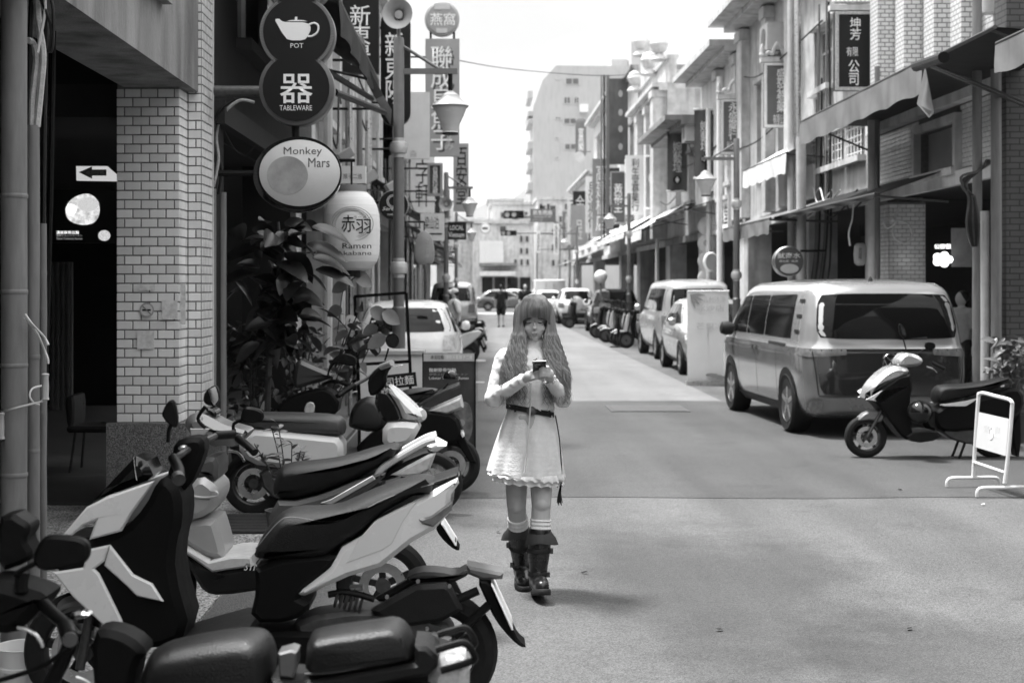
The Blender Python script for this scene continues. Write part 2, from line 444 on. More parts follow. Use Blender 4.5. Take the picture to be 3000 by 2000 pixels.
struct('sidewalk', MB().box(5.75, 11, 5, 95, -.1, .06), M('sidewalk_right', .15, .8, nv=.35, ns=6, bump=.4, bs=60))
# drain grating and manhole
GR = thing('drain_grating', 'slotted black drain grating in the pebble pavement under the parked scooters', 'grating', (-1.75, 10.4, .016))
MB().box(-2.15, -1.3, 9.95, 10.75, .016, .02).build('tray', INK, GR, 0)
for i in range(12):
    y = 9.97 + .065 * i; MB().box(-2.15, -1.3, y, y + .035, .02, .034).build('bar', DKSTEEL, GR, 0)
MH = thing('manhole_cover', 'rectangular iron manhole cover set in the dark asphalt', 'manhole', (2.0, 20.3, .004))
MB().box(1.85, 2.95, 19.7, 20.75, .004, .012).build('rim', M('iron', .08, .6, .3, nv=.3, ns=10), MH, 0)
MB().box(1.9, 2.9, 19.75, 20.7, .012, .016).build('plate', M('iron2', .085, .6, .3, nv=.4, ns=30, bump=.6, bs=60), MH, 0)
# litter on the road
for i, (px, py) in enumerate([(2637, 1437), (2665, 1845), (1712, 1680), (2108, 1848), (2880, 1480), (1460, 1560)]):
    p = gnd(px, py); a = random.uniform(0, 3)
    mb = MB(); mb.add([p + Vector((math.cos(a + k) * s, math.sin(a + k) * s, .006 + .012 * (k > 2))) for k, s in ((0, .03), (1.2, .014), (3, .032), (4.6, .012))], [(0, 1, 2, 3)])
    tag(mb.build('leaf_litter', PAPER if i in (0, 3, 4) else DARKIN, None, 0), ['scrap of pale paper lying on the road near the barrier', 'curled dark leaf on the open asphalt', 'small dark leaf on the road beside the walking woman', 'scrap of white paper on the open asphalt', 'pale paper scrap near the barrier foot', 'tiny dark leaf on the road behind the black motorcycle'][i], 'litter')
# hill
mb = MB(); N = 60; hv = []
for i in range(N + 1):
    x = -330 + 660 * i / N
    hh = 95 * math.exp(-((x - 85) / 95) ** 2) + 60 * math.exp(-((x + 60) / 90) ** 2) + 75 * math.exp(-((x - 170) / 80) ** 2) + 3 * math.sin(x * .13) + 2 * math.sin(x * .31)
    hv.append((x, hh))
v = []; f = []
for j, (t, yy) in enumerate(((0, 1300), (.55, 1380), (1, 1480), (.6, 1600), (0, 1750))):
    for x, hh in hv: v.append((2.3 * x * (1 + .06 * j), 2.3 * yy, -1 + 2.3 * (hh + 1) * t))
for j in range(4):
    for i in range(N): a = j * (N + 1) + i; f.append((a, a + 1, a + N + 2, a + N + 1))
mb.add(v, f); struct('hill', mb, M('hill_green', .07, .9, nv=.25, ns=.012), 60)
# haze
hz = bpy.data.materials.new('haze_air'); hz.use_nodes = True
hn = hz.node_tree; hn.nodes.clear()
pv = hn.nodes.new('ShaderNodeVolumePrincipled'); pv.inputs['Color'].default_value = (.97, .97, .97, 1); pv.inputs['Density'].default_value = .0001
ho = hn.nodes.new('ShaderNodeOutputMaterial'); hn.links.new(pv.outputs[0], ho.inputs['Volume'])
tag(MB().box(-1500, 1500, -80, 4300, -1.2, 290).build('haze', hz, None, 0), kind='stuff')
# ---------------------------------------------------------------- tiles built singly
TCACHE = {}
def tile_mesh(w, h, dep, u, v, n, mat):
    key = (round(w, 3), round(h, 3), tuple(u), tuple(n), mat.name)
    if key not in TCACHE:
        mb = MB(); mb.obox(Vector(n) * dep / 2, u, v, n, w / 2, h / 2, dep / 2)
        for i in range(4, 8): pass
        c = .0025
        mb = MB(); u_, v_, n_ = Vector(u), Vector(v), Vector(n); rg = []
        for k, ins in ((0, 0), (dep - c, 0), (dep, c)):
            rg.append([n_ * k + u_ * (w / 2 - ins) * a + v_ * (h / 2 - ins) * b for a, b in ((-1, -1), (1, -1), (1, 1), (-1, 1))])
        vv, ff = rings_mesh(rg)
        me = bpy.data.meshes.new('tile'); me.from_pydata([tuple(p) for p in vv], [], ff); me.materials.append(mat)
        bm = bmesh.new(); bm.from_mesh(me); bmesh.ops.recalc_face_normals(bm, faces=bm.faces); bm.to_mesh(me); bm.free()
        TCACHE[key] = me
    return TCACHE[key]
TCOUNT = {}
def tiles(parent, o, u, v, n, wd, ht, tw, th, gap, mat, dep=.008, shift=.5, maxn=300, name='tile', skip=None, phase=0):
    o, u, v, n = Vector(o), Vector(u), Vector(v), Vector(n); rest = MB()
    rows = int(round(ht / th)); g0 = ORG.get(parent.name, Vector())
    for r in range(rows):
        x = -tw * shift if (r + phase) % 2 else 0.0
        while x < wd - 1e-4:
            a, b = max(x, 0) + gap / 2, min(x + tw, wd) - gap / 2
            x += tw
            if b - a < .012: continue
            c = o + u * (a + b) / 2 + v * (r + .5) * th
            if skip and skip((a + b) / 2, (r + .5) * th): continue
            k = TCOUNT.get(parent.name, 0)
            if k < maxn:
                TCOUNT[parent.name] = k + 1
                ob = bpy.data.objects.new(name, tile_mesh(b - a, th - gap, dep, u, v, n, mat)); COL.objects.link(ob)
                ob.parent = parent; ob.location = c - g0 + n * random.uniform(-.0012, .0008)
            else:
                me = tile_mesh(b - a, th - gap, dep, u, v, n, mat)
                rest.add([q.co + c for q in me.vertices], [tuple(p.vertices) for p in me.polygons])
    if rest.v: tag(rest.build('tile', mat, parent, 0), kind='stuff')
TILEW = M('glazed_tile_cream', .72, .22, nv=.06, ns=14, rand=.13, spec=.5, dirt=.22)
GROUT = M('grout', .17, .9, nv=.3, ns=20)
GRAN = speckle('granite', .04, .2, 150, .5, .15, .1)
EX, EY, EZ = Vector((1, 0, 0)), Vector((0, 1, 0)), Vector((0, 0, 1))
# ---- tiled pillar of the arcade
TW_, TH_ = .1225, .0685
px = thing('tiled_pillar', 'arcade pillar faced with cream glazed tiles on a speckled granite base', 'pillar', (-2.4, 10.6, 0))
D0 = 10.5
xa0, xa1 = (340 - CX) * D0 / F, (527 - CX) * D0 / F
xb1 = (605 - CX) * 10.95 / F
ztop = H + (CY - 255) * D0 / F; zb = H - (1238 - CY) * D0 / F
MB().box(xa0 + .008, xa1 - .008, D0 + .008, 11.2, zb, ztop + .02).build('core', GROUT, px, 0)
MB().box(xa1 - .3, xb1 - .008, 10.79, 11.25, zb + .01, 4.75).build('core', GROUT, px, 0)
tiles(px, (xa0, D0 + .008, zb), EX, EZ, -EY, xa1 - xa0, ztop - zb, TW_, TH_, .010, TILEW)
tiles(px, (xa1, 10.79, zb), EX, EZ, -EY, xb1 - xa1 - .008, 4.7 - zb, TW_, TH_, .010, TILEW, maxn=300, phase=1)
tiles(px, (xa1 - .008, D0, zb), EY, EZ, EX, .285, ztop - zb, .2, TH_, .010, TILEW, shift=0)
tiles(px, (xb1 - .008, 10.79, zb), EY, EZ, EX, .46, 4.7 - zb, TW_, TH_, .010, TILEW)
MB().box((317 - CX) * D0 / F, xa1 + .06, D0 - .06, 11.25, .015, zb + .001).build('granite_base', GRAN, px, 0)
MB().box(xa1 + .058, xb1 + .05, 10.72, 11.27, .015, zb - .002).build('granite_base', GRAN, px, 0)
# stickers on the pillar
ns = thing('no_smoking_sticker', 'small round no-smoking sticker on the cream tiled pillar', 'sticker', W(430, 908, 10.47))
c = W(430, 908, D0 - .012)
MB().prism(ell(c.x, c.z, .054, .054), XZ, c.y, c.y - .0015).build('disc', M('sticker_grey', .33, .5), ns, 0)
MB().prism(ell(c.x, c.z, .043, .043), XZ, c.y - .0016, c.y - .003).build('field', M('sticker_pale', .55, .5), ns, 0)
MB().box(c.x - .032, c.x + .03, c.y - .005, c.y - .0031, c.z - .007, c.z + .006).build('cigarette', INK, ns, 0)
MB().obox(c - EY * .006, (EX - EZ).normalized(), (EX + EZ).normalized(), -EY, .042, .004, .0007).build('slash', M('sticker_mid', .2, .5), ns, 0)
text('禁止吸菸', M('sticker_mid', .2), ns, c + Vector((0, -.0021, .048)), .05, .009)
for lab, (x0, y0, x1, y1) in {'blank peeling sticker on two tiles of the cream pillar, above the no-smoking sticker': (403, 832, 455, 850), 'square pale sticker beside the no-smoking sticker on the cream pillar': (474, 880, 520, 935), 'torn pale sticker low on the cream pillar, below the no-smoking sticker': (402, 968, 452, 1022), 'narrow peeling paper strip down the corner of the cream pillar': (528, 830, 543, 950)}.items():
    a = W(x0, y1, D0 - .011); b = W(x1, y0, D0 - .011)
    if x0 == 528: a.y = b.y = D0 - .004
    tag(MB().box(a.x, b.x, a.y - .0015, a.y, a.z, b.z).build('sticker', M('sticker_worn', .6, .5, nv=.25, ns=25), None, 0), lab, 'sticker')
# ---- near building: concrete beam, arcade inside
nb = thing('arcade_building', 'old concrete arcade building with a weathered lintel beam over the dark passage', 'building', (-4, 8, 0))
ymid = 4.0
MB().box(-2.62, XL - .02, ymid, D0 + .28, ztop, 4.75).build('lintel_beam', CONC, nb, 0)
MB().box(XL - .02, XL + .02, 4, 10.72, ztop + .95, 4.7).build('upper_band', CONC, nb, 0)
# recessed panel with a raised sill on the beam's street face
p1 = WX(790 / 2.24, 0, XL); p2 = WX(1050 / 2.24, 215 / 2.24, XL)
MB().box(XL - .018, XL + .05, 7.0, 9.55, ztop + .42, ztop + .52).build('panel_sill', CONC, nb, 0)
MB().box(XL - .018, XL + .035, 9.45, 9.58, ztop + .52, ztop + .95).build('panel_jamb', CONC, nb, 0)
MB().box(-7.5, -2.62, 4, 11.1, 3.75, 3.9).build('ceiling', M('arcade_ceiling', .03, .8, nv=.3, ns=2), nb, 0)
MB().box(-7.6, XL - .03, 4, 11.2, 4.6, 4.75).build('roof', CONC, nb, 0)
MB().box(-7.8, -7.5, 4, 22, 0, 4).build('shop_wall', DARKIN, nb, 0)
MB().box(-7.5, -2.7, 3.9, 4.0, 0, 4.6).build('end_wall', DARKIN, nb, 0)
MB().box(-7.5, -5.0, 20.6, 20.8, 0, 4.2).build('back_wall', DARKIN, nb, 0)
# corrugated shutter panel at the back of the passage
sh = thing('corrugated_panel', 'grey corrugated sheet panel leaning at the back of the dark passage', 'panel', W(175, 1190, 19.8))
for i in range(9):
    a = W(146 + 7.4 * i, 1198, 19.8); b = W(146 + 7.4 * i + 5.6, 768, 19.8)
    MB().box(a.x, b.x, 19.8 - .02 * (i % 2), 19.86, .02, b.z).build('rib', M('shutter_grey', .2, .6, nv=.15, ns=6), sh, 0)
# hanging lit ramen poster and arrow sign
rp = thing('ramen_poster', 'glowing black ramen poster with a bowl of noodles hanging in the dark passage', 'poster', W(242, 710, 13.2))
a, b = W(152, 712, 13.2), W(345, 556, 13.2)
MB().box(a.x, b.x, 13.2, 13.26, a.z, b.z).build('panel', INK, rp, 0)
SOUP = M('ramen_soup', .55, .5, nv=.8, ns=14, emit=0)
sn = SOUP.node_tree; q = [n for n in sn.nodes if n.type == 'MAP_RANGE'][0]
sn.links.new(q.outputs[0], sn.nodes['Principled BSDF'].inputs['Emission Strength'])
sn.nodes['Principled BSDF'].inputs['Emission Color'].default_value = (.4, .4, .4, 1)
cb = W(242, 614, 13.18)
MB().prism(chaikin([(cb.x - .17, cb.z - .02), (cb.x - .13, cb.z + .09), (cb.x + .02, cb.z + .16), (cb.x + .12, cb.z + .12), (cb.x + .165, cb.z), (cb.x + .12, cb.z - .12), (cb.x, cb.z - .15), (cb.x - .13, cb.z - .11)], 2), XZ, 13.199, 13.19).build('noodles', SOUP, rp, 0)
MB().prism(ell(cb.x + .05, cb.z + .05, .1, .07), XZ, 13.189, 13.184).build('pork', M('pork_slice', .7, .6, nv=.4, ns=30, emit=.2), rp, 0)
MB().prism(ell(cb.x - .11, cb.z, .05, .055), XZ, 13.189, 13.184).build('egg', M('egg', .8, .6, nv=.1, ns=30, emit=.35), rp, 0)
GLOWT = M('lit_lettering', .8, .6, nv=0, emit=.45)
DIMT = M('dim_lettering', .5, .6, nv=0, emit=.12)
text('濃厚豚骨拉麵', GLOWT, rp, W(198, 681, 13.19), .21, .03, bold=.01)
text('濃厚とんこつラーメン', DIMT, rp, W(203, 690, 13.19), .24, .018)
text('Thick Tonkotsu Ramen', DIMT, rp, W(203, 699, 13.19), .24, .018)
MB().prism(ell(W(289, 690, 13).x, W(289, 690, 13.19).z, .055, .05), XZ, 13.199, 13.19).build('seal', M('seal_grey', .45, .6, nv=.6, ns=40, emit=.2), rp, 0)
ar = thing('arrow_sign', 'pale hanging arrow sign pointing left above the ramen poster', 'sign', W(282, 530, 12.6))
pl = [W(x, y, 12.6) for x, y in ((223, 487), (313, 487), (345, 515), (345, 531), (224, 529))]
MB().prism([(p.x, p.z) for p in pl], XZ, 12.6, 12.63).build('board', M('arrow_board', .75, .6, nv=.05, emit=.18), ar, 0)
pl = [W(x, y, 12.6) for x, y in ((231, 505), (270, 488), (270, 497), (312, 497), (312, 515), (270, 515), (270, 524))]
MB().prism([(p.x, p.z) for p in pl], XZ, 12.599, 12.594).build('arrow', M('arrow_grey', .22, .6, nv=.1), ar, 0)
text('赤羽拉麵', M('arrow_text', .6, nv=0), ar, W(278, 506, 12.592), .16, .035)
# dark chair in the passage
ch = thing('chair', 'dark plastic shell chair on thin legs in the shaded passage', 'chair', W(290, 1390, 13.4))
c0 = W(285, 1250, 13.4)
cd = M('chair_dark', .035, .3, nv=.1)
MB().prism(rrect(c0.x - .22, c0.x + .24, c0.z - .03, c0.z + .03, .028), XZ, 13.15, 13.6, .02).build('seat', cd, ch)
MB().prism(chaikin([(c0.x - .22, c0.z), (c0.x - .16, c0.z), (c0.x - .15, c0.z + .3), (c0.x - .2, c0.z + .32), (c0.x - .24, c0.z + .28)], 1), XZ, 13.17, 13.58, .02).build('backrest', cd, ch)
for dx, dy in ((-.15, -.15), (.15, -.15), (-.15, .15), (.15, .15)):
    MB().tube([(c0.x + dx, 13.37 + dy, c0.z), (c0.x + dx * 1.3, 13.37 + dy * 1.3, .018)], .012, 6).build('leg', DKSTEEL, ch)
# ---- conduits in front of the near corner
def conduit(px0, px1, d, z0, z1, label, nodes=(), group='grey conduits at the near corner', mat=PIPE):
    xa, xb = (px0 - CX) * d / F, (px1 - CX) * d / F; r = (xb - xa) / 2; x = (xa + xb) / 2
    t = thing('conduit_pipe', label, 'pipe', (x, d, max(z0, 0)), group)
    MB().tube([(x + random.uniform(-.002, .002), d, z0 + (z1 - z0) * i / 8) for i in range(9)], r, 20).build('pipe', mat, t)
    for z in nodes:
        MB().lathe([(r * 1.005, -.012), (r * 1.05, -.006), (r * 1.05, .006), (r * 1.005, .012)], (x, d, z), n=20).build('joint', mat, t)
    return t
zz = lambda py, d: H - (py - CY) * d / F
def rep(t, n): pass
conduit(4, 79, 6.9, .015, 5.4, 'thickest grey conduit pipe at the near corner, running up past the frame', [zz(p, 6.9) for p in (575, 855, 1070, 1390)])
conduit(76, 116, 7.2, .015, zz(368, 7.2), 'grey conduit pipe with taped cables coming out of its open top', [zz(p, 7.2) for p in (1045, 1320)])
conduit(114, 137, 7.6, .015, zz(655, 7.6), 'thin grey conduit pipe behind the cable-topped one', [zz(p, 7.6) for p in (800, 905, 1210, 1470)])
bp = thing('black_rod', 'thin black vertical rod beside the grey conduits', 'rod', W(150, 1100, 8.2))
MB().tube([W(160, -80, 8.2), W(149, 560, 8.2), W(131, 1185, 8.2)], .016, 8).build('rod', BLACK, bp)
def cable(pts, r, mat, name, label, cat='cable', group=None, n=6, k=6):
    o = MB().tube(spline(pts, k), r, n).build(name, mat)
    return tag(o, label, cat, group)
TAPE = M('taped_cable', .45, .6, nv=.25, ns=30, bump=.3, bs=80)
cable([W(92, 372, 7.2), W(95, 280, 7.2), W(107, 180, 7.2), W(98, 130, 7.2), W(82, 118, 7.15)], .017, TAPE, 'taped_cable', 'white taped cable hooking out of the conduit mouth to the left')
cable([W(108, 372, 7.2), W(119, 260, 7.2), W(126, 160, 7.2), W(112, 60, 7.2), W(104, -40, 7.2)], .018, TAPE, 'taped_cable', 'white taped cable rising from the conduit mouth past the frame')
cable([W(84, 372, 7.2), W(88, 200, 7.2), W(90, 60, 7.2), W(96, -40, 7.2)], .014, CABLE, 'black_cable', 'straight black cable out of the conduit mouth')
cable([W(128, 700, 7.6), W(130, 400, 7.6), W(134, 100, 7.6), W(120, -40, 7.6)], .012, CABLE, 'black_cable', 'black cable above the thin grey conduit')
for i, (x0, x1) in enumerate(((100, 150), (130, 118), (140, 155))):
    cable([W(x0, -40, 7.1), W((x0 + x1) / 2 + 8, 30, 7.1), W(x1, 90 + 20 * i, 7.1), W(x1 - 8, 155, 7.1)], .008, CABLE if i != 1 else WCABLE, 'loose_wire', 'loose wire end dangling above the conduits', 'cable', 'loose wire ends above the conduits')
cable([W(73, 920, 6.82), W(95, 950, 6.84), W(128, 985, 7.0), W(142, 1010, 7.0)], .006, WCABLE, 'cord_end', 'frayed white cord end tied round the thickest conduit', 'cord')
cable([W(73, 930, 6.82), W(108, 975, 6.9), W(128, 1020, 7.0), W(140, 1050, 7.0), W(141, 1065, 7.0)], .006, WCABLE, 'cord_end', 'longer white cord end trailing down the thickest conduit', 'cord')
cable([W(122, 1130, 6.95), W(95, 1138, 6.9), W(87, 1160, 6.88), W(100, 1180, 6.9), W(115, 1185, 6.95)], .005, WCABLE, 'cord_end', 'short white cord loop by the wooden handle', 'cord')
WOODL = M('pale_wood', .4, .6, nv=.25, ns=8, stretch=(6, 6, 1))
hd = thing('wire_carrier', 'bent wire with two turned wooden handles hung across the conduits', 'carrier', W(133, 1170, 6.85))
MB().tube([W(4, 1205, 6.8), W(60, 1190, 6.8), W(115, 1177, 6.85), W(133, 1170, 6.85)], .006, 6).build('wire', STEEL, hd)
for cx_, cy_ in ((133, 1133), (3, 1248)):
    c = W(cx_, cy_, 6.83)
    MB().lathe([(.012, -.065), (.019, -.06), (.015, -.045), (.017, 0), (.015, .045), (.019, .06), (.012, .065)], c, n=12).build('handle', WOODL, hd)
# white bucket behind the wheel
bk = thing('bucket', 'white plastic bucket standing behind the front wheel of the white-panelled scooter', 'bucket', W(58, 1985, 6.0))
c = Vector(((66 - CX) * 6.0 / F, 6.0, -.02))
MB().lathe([(.075, 0), (.085, .02), (.1, .155), (.1, .16), (.112, .165), (.112, .178), (.1, .18), (.108, .25), (.114, .256), (.104, .256), (.08, .02)], c, n=28).build('pail', M('bucket_plastic', .7, .35, nv=.05), bk)
# two pipes and bracket right of the pillar
conduit(606, 634, 11.35, .02, zz(553, 11.35), 'grey conduit stub on the street side of the tiled pillar, beside its thin riser', (), 'pipes beside the tiled pillar')
conduit(638, 664, 11.7, .02, zz(564, 11.7), 'slightly farther grey conduit stub beside the tiled pillar', (), 'pipes beside the tiled pillar')
conduit(618, 627, 11.2, .02, 5.5, 'thin pale riser pipe up the corner of the tiled pillar', (zz(240, 11.2), zz(590, 11.2)), 'pipes beside the tiled pillar', M('pale_pipe', .45, .5, nv=.15, ns=5))
for i, pts in enumerate(([(610, 560), (612, 480), (622, 400), (640, 330), (690, 290)], [(622, 560), (640, 470), (634, 400), (650, 340), (700, 295), (745, 300)], [(640, 570), (648, 500), (636, 430), (644, 360), (660, 350)])):
    cable([W(x, y, 11.3 + .1 * i) for x, y in pts], .013, (CABLE, TAPE, CABLE)[i], 'black_cable' if i != 1 else 'taped_cable', ('black cable curling up from the first stub beside the tiled pillar', 'white taped cable arching to the sign arm', 'black cable out of the farther stub beside the tiled pillar')[i])
cable([W(655, 380, 11.4), W(690, 440, 11.4), W(720, 455, 11.4), W(745, 430, 11.4)], .003, CABLE, 'thin_wire', 'thin wire drooping in a loop right of the tiled pillar')
# ---------------------------------------------------------------- street facades
class Fac:
    "coordinates on a facade: u along the street, z up, n outwards"
    def __init__(s, x, sg): s.x = x; s.sg = sg
    def box(s, mb, u0, u1, z0, z1, n0, n1):
        a, b = sorted((s.x + s.sg * n0, s.x + s.sg * n1)); return mb.box(a, b, u0, u1, z0, z1)
    def p(s, u, z, n): return Vector((s.x + s.sg * n, u, z))
FL, FR = Fac(XL, 1), Fac(XR, -1)
WINW = M('window_frame', .5, .5, nv=.15, ns=8)
PANE = M('window_pane', .06, .06, nv=.3, ns=2, spec=.6)
def wall_holes(fc, mb, u0, u1, z0, z1, holes, n0, n1):
    us = sorted({u0, u1, *[h[0] for h in holes], *[h[1] for h in holes]}); zs = sorted({z0, z1, *[h[2] for h in holes], *[h[3] for h in holes]})
    for i in range(len(us) - 1):
        j = 0
        while j < len(zs) - 1:
            cu = (us[i] + us[i + 1]) / 2
            inside = lambda q: any(h[0] < cu < h[1] and h[2] < (zs[q] + zs[q + 1]) / 2 < h[3] for h in holes)
            if inside(j): j += 1; continue
            k = j
            while k + 1 < len(zs) - 1 and not inside(k + 1): k += 1
            fc.box(mb, us[i], us[i + 1], zs[j], zs[k + 1], n0, n1); j = k + 1
def building(fc, name, label, u0, u1, h, wall, trim, wins, arcade=3.1, cornice=.35, pil=(), depth=9, parapet=0, cat='building', sign=None, pw=.5, inner=4.2, group=None):
    "a shophouse: arcade below, wall with real window openings, pilasters, cornice"
    t = thing(name, label, cat, fc.p((u0 + u1) / 2, 0, -1), group)
    u0 += .004; u1 -= .004
    mb = MB(); wall_holes(fc, mb, u0, u1, arcade, h, wins, -.3, 0); mb_w = mb.build('wall', wall, t, 0)
    for a in (u0, u1 - pw):
        mb = MB(); fc.box(mb, a, a + pw, 0, arcade, -.55, -.01); mb.build('pillar', wall, t, 0)
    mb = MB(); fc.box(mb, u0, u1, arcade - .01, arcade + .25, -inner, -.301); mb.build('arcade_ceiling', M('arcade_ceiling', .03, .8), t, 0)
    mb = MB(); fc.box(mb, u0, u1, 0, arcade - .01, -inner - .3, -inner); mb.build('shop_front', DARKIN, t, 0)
    mb = MB(); fc.box(mb, u0, u1, h - .2, h, -depth, -.301); mb.build('roof', trim, t, 0)
    for a in (u0, u1 - .15):
        mb = MB(); fc.box(mb, a, a + .15, arcade + .25, h - .2, -depth, -.301); mb.build('side_wall', wall, t, 0)
    if cornice:
        mb = MB(); fc.box(mb, u0, u1, h - .14, h, .002, cornice); fc.box(mb, u0, u1, h - .26, h - .142, .002, cornice * .55); mb.build('cornice', trim, t, 0)
    if parapet:
        mb = MB(); fc.box(mb, u0, u1, h, h + parapet, -.3, -.05); fc.box(mb, u0, u1, h + parapet, h + parapet + .1, -.36, .04); mb.build('parapet', trim, t, 0)
    mb = MB(); fc.box(mb, u0, u1, arcade - .06, arcade + .12, .002, .09); mb.build('string_course', trim, t, 0)
    for w in wins:
        f = MB(); q = .05
        for a in ((w[0], w[1], w[2], w[2] + q), (w[0], w[1], w[3] - q, w[3]), (w[0], w[0] + q, w[2] + q, w[3] - q), (w[1] - q, w[1], w[2] + q, w[3] - q)): fc.box(f, *a, -.2, -.12)
        m_ = (w[0] + w[1]) / 2; fc.box(f, m_ - .02, m_ + .02, w[2] + q, w[3] - q, -.19, -.13)
        if w[3] - w[2] > .9:
            zz_ = w[2] + (w[3] - w[2]) * .62; fc.box(f, w[0] + q, m_ - .021, zz_ - .02, zz_ + .02, -.19, -.13); fc.box(f, m_ + .021, w[1] - q, zz_ - .02, zz_ + .02, -.19, -.13)
        wf = f.build('window', WINW, t, 0)
        mb = MB(); fc.box(mb, w[0] + q, w[1] - q, w[2] + q, w[3] - q, -.165, -.155); mb.build('pane', PANE, wf, 0)
        mb = MB(); fc.box(mb, w[0] - .08, w[1] + .08, w[2] - .1, w[2] - .002, .002, .14); mb.build('sill', trim, wf, 0)
        mb = MB(); fc.box(mb, w[0] - .06, w[1] + .06, w[3] + .002, w[3] + .1, .002, .09); mb.build('lintel', trim, wf, 0)
    for a, b, z0, z1, n in pil:
        mb = MB(); fc.box(mb, a, b, z0, z1, .002, n); fc.box(mb, a - .04, b + .04, z1 - .25, z1 - .02, .002, n + .05); mb.build('pilaster', trim, t, 0)
    return t
BRICKL = brickmat('tile_far_left', .4, .14, .23, .07)
STUC = M('stucco_pale', .58, .8, nv=.2, ns=3, dirt=.4)
STUC2 = M('stucco_grey', .42, .8, nv=.25, ns=3, dirt=.45)
STONE = M('stone_trim', .52, .75, nv=.2, ns=5, dirt=.4)
CREAM = M('washed_stone', .64, .75, nv=.12, ns=6, dirt=.3)
# left row, from the tiled pillar to the far crossing
spec = [
    (11.3, 16.5, 5.5, M('dark_brick', .013, .8, nv=.3, ns=4, dirt=.3), M('dark_trim', .03, .8, nv=.3, ns=4), 'dark old shophouse with a deep shaded arcade behind the teapot sign', [(12.4, 13.6, 3.9, 5.2), (14.2, 15.4, 3.9, 5.2)]),
    (16.5, 22.5, 6.6, STUC2, STONE, 'grey baroque shophouse with carved pilasters behind the paper lantern', [(17.6, 18.6, 4.0, 5.6), (19.2, 20.2, 4.0, 5.6), (20.9, 21.8, 4.0, 5.6)]),
    (22.5, 28.5, 7.4, STUC, STONE, 'pale stucco shophouse beside the dark vertical shop signs', [(23.4, 24.4, 4.1, 5.8), (25.1, 26.1, 4.1, 5.8), (26.8, 27.8, 4.1, 5.8)]),
    (28.5, 36.0, 8.2, CREAM, STONE, 'tall cream shophouse behind the bird nest sign', [(29.6, 30.6, 4.0, 5.6), (31.6, 32.6, 4.0, 5.6), (33.6, 34.6, 4.0, 5.6), (29.6, 30.6, 6.2, 7.4), (31.6, 32.6, 6.2, 7.4), (33.6, 34.6, 6.2, 7.4)]),
    (36.0, 46.0, 6.8, BRICKL, STONE, 'tiled shophouse row house on the scooter side, past the horn loudspeaker', [(37.5, 38.8, 4, 5.6), (40.3, 41.6, 4, 5.6), (43, 44.3, 4, 5.6)]),
    (46.0, 62.0, 6.2, STUC2, STONE, 'low grey shophouse with ribbed canopy on the scooter side', [(47.5, 49.5, 3.9, 5.2), (51.5, 53.5, 3.9, 5.2), (56, 58, 3.9, 5.2)]),
    (62.0, 92.0, 5.6, STUC, STONE, 'long pale shophouse at the far end of the scooter side', [(65, 67, 3.8, 5), (70, 72, 3.8, 5), (76, 78, 3.8, 5), (83, 85, 3.8, 5)]),
]
for i, (a, b, h, wm, tm, lab, wins) in enumerate(spec):
    pil = [] if i in (0, 4) else [(a + .1, a + .5, 3.3, h - .28, .16), (b - .5, b - .1, 3.3, h - .28, .16)] + [((w[1] + w2[0]) / 2 - .12, (w[1] + w2[0]) / 2 + .12, 3.4, h - .3, .12) for w, w2 in zip(wins, wins[1:]) if w2[0] > w[1]]
    building(FL, 'shophouse', lab, a, b, h, wm, tm, wins, pil=pil, group='shophouses along the street', cornice=.12 if i == 0 else .35)
# pipes and conduits up the left facades
for i in range(26):
    u = 17.2 + i * 1.55 + random.uniform(-.5, .5); n = .06 + random.uniform(0, .22); z1 = random.choice((2.3, 3.0, 4.5, 5.6))
    r = random.choice((.03, .045, .055)); x = XL + n + (.12 if z1 > 3.05 else 0)
    t = MB().tube([(x, u, .02), (x + .01, u, z1 * .5), (x, u, z1)], r, 8).build('drain_pipe', random.choice((PIPE, M('pale_pipe', .45), STEEL)))
    tag(t, 'vertical service pipe on the shophouse fronts behind the white parked wagon', 'pipe', 'service pipes on the scooter side')
for i in range(12):
    u = 17 + i * 2.3; x = XL + .25
    z = random.uniform(2.9, 4.6)
    tag(MB().tube(spline([(x, u, z), (x + .1, u + .6, z - .35 - random.random() * .3), (x + .05, u + 1.4, z + random.uniform(-.3, .5)), (x, u + 2.2, z + .2)], 5), .014, 5).build('slack_cable', CABLE), 'slack black cable sagging along the shophouse fronts behind the lantern', 'cable', 'slack cables on the scooter side')
# little condenser boxes and lamps under the eaves, left side
for (px_, py_, d, s) in ((1010, 455, 17.0, .18), (1080, 520, 18.5, .2), (1065, 585, 18.2, .16), (1150, 545, 22, .2)):
    c = W(px_, py_, d); o = MB(); o.obox(c, Vector((.8, .3, .5)).normalized(), Vector((-.3, .95, 0)).normalized(), Vector((-.5, -.15, .85)).normalized(), s / 2, s / 2, s / 3, .01)
    tag(o.build('floodlight', M('lamp_box', .3, .5, nv=.1), None), 'tilted floodlight box on the grey shophouse by the paper lantern', 'light', 'floodlights on the scooter side')
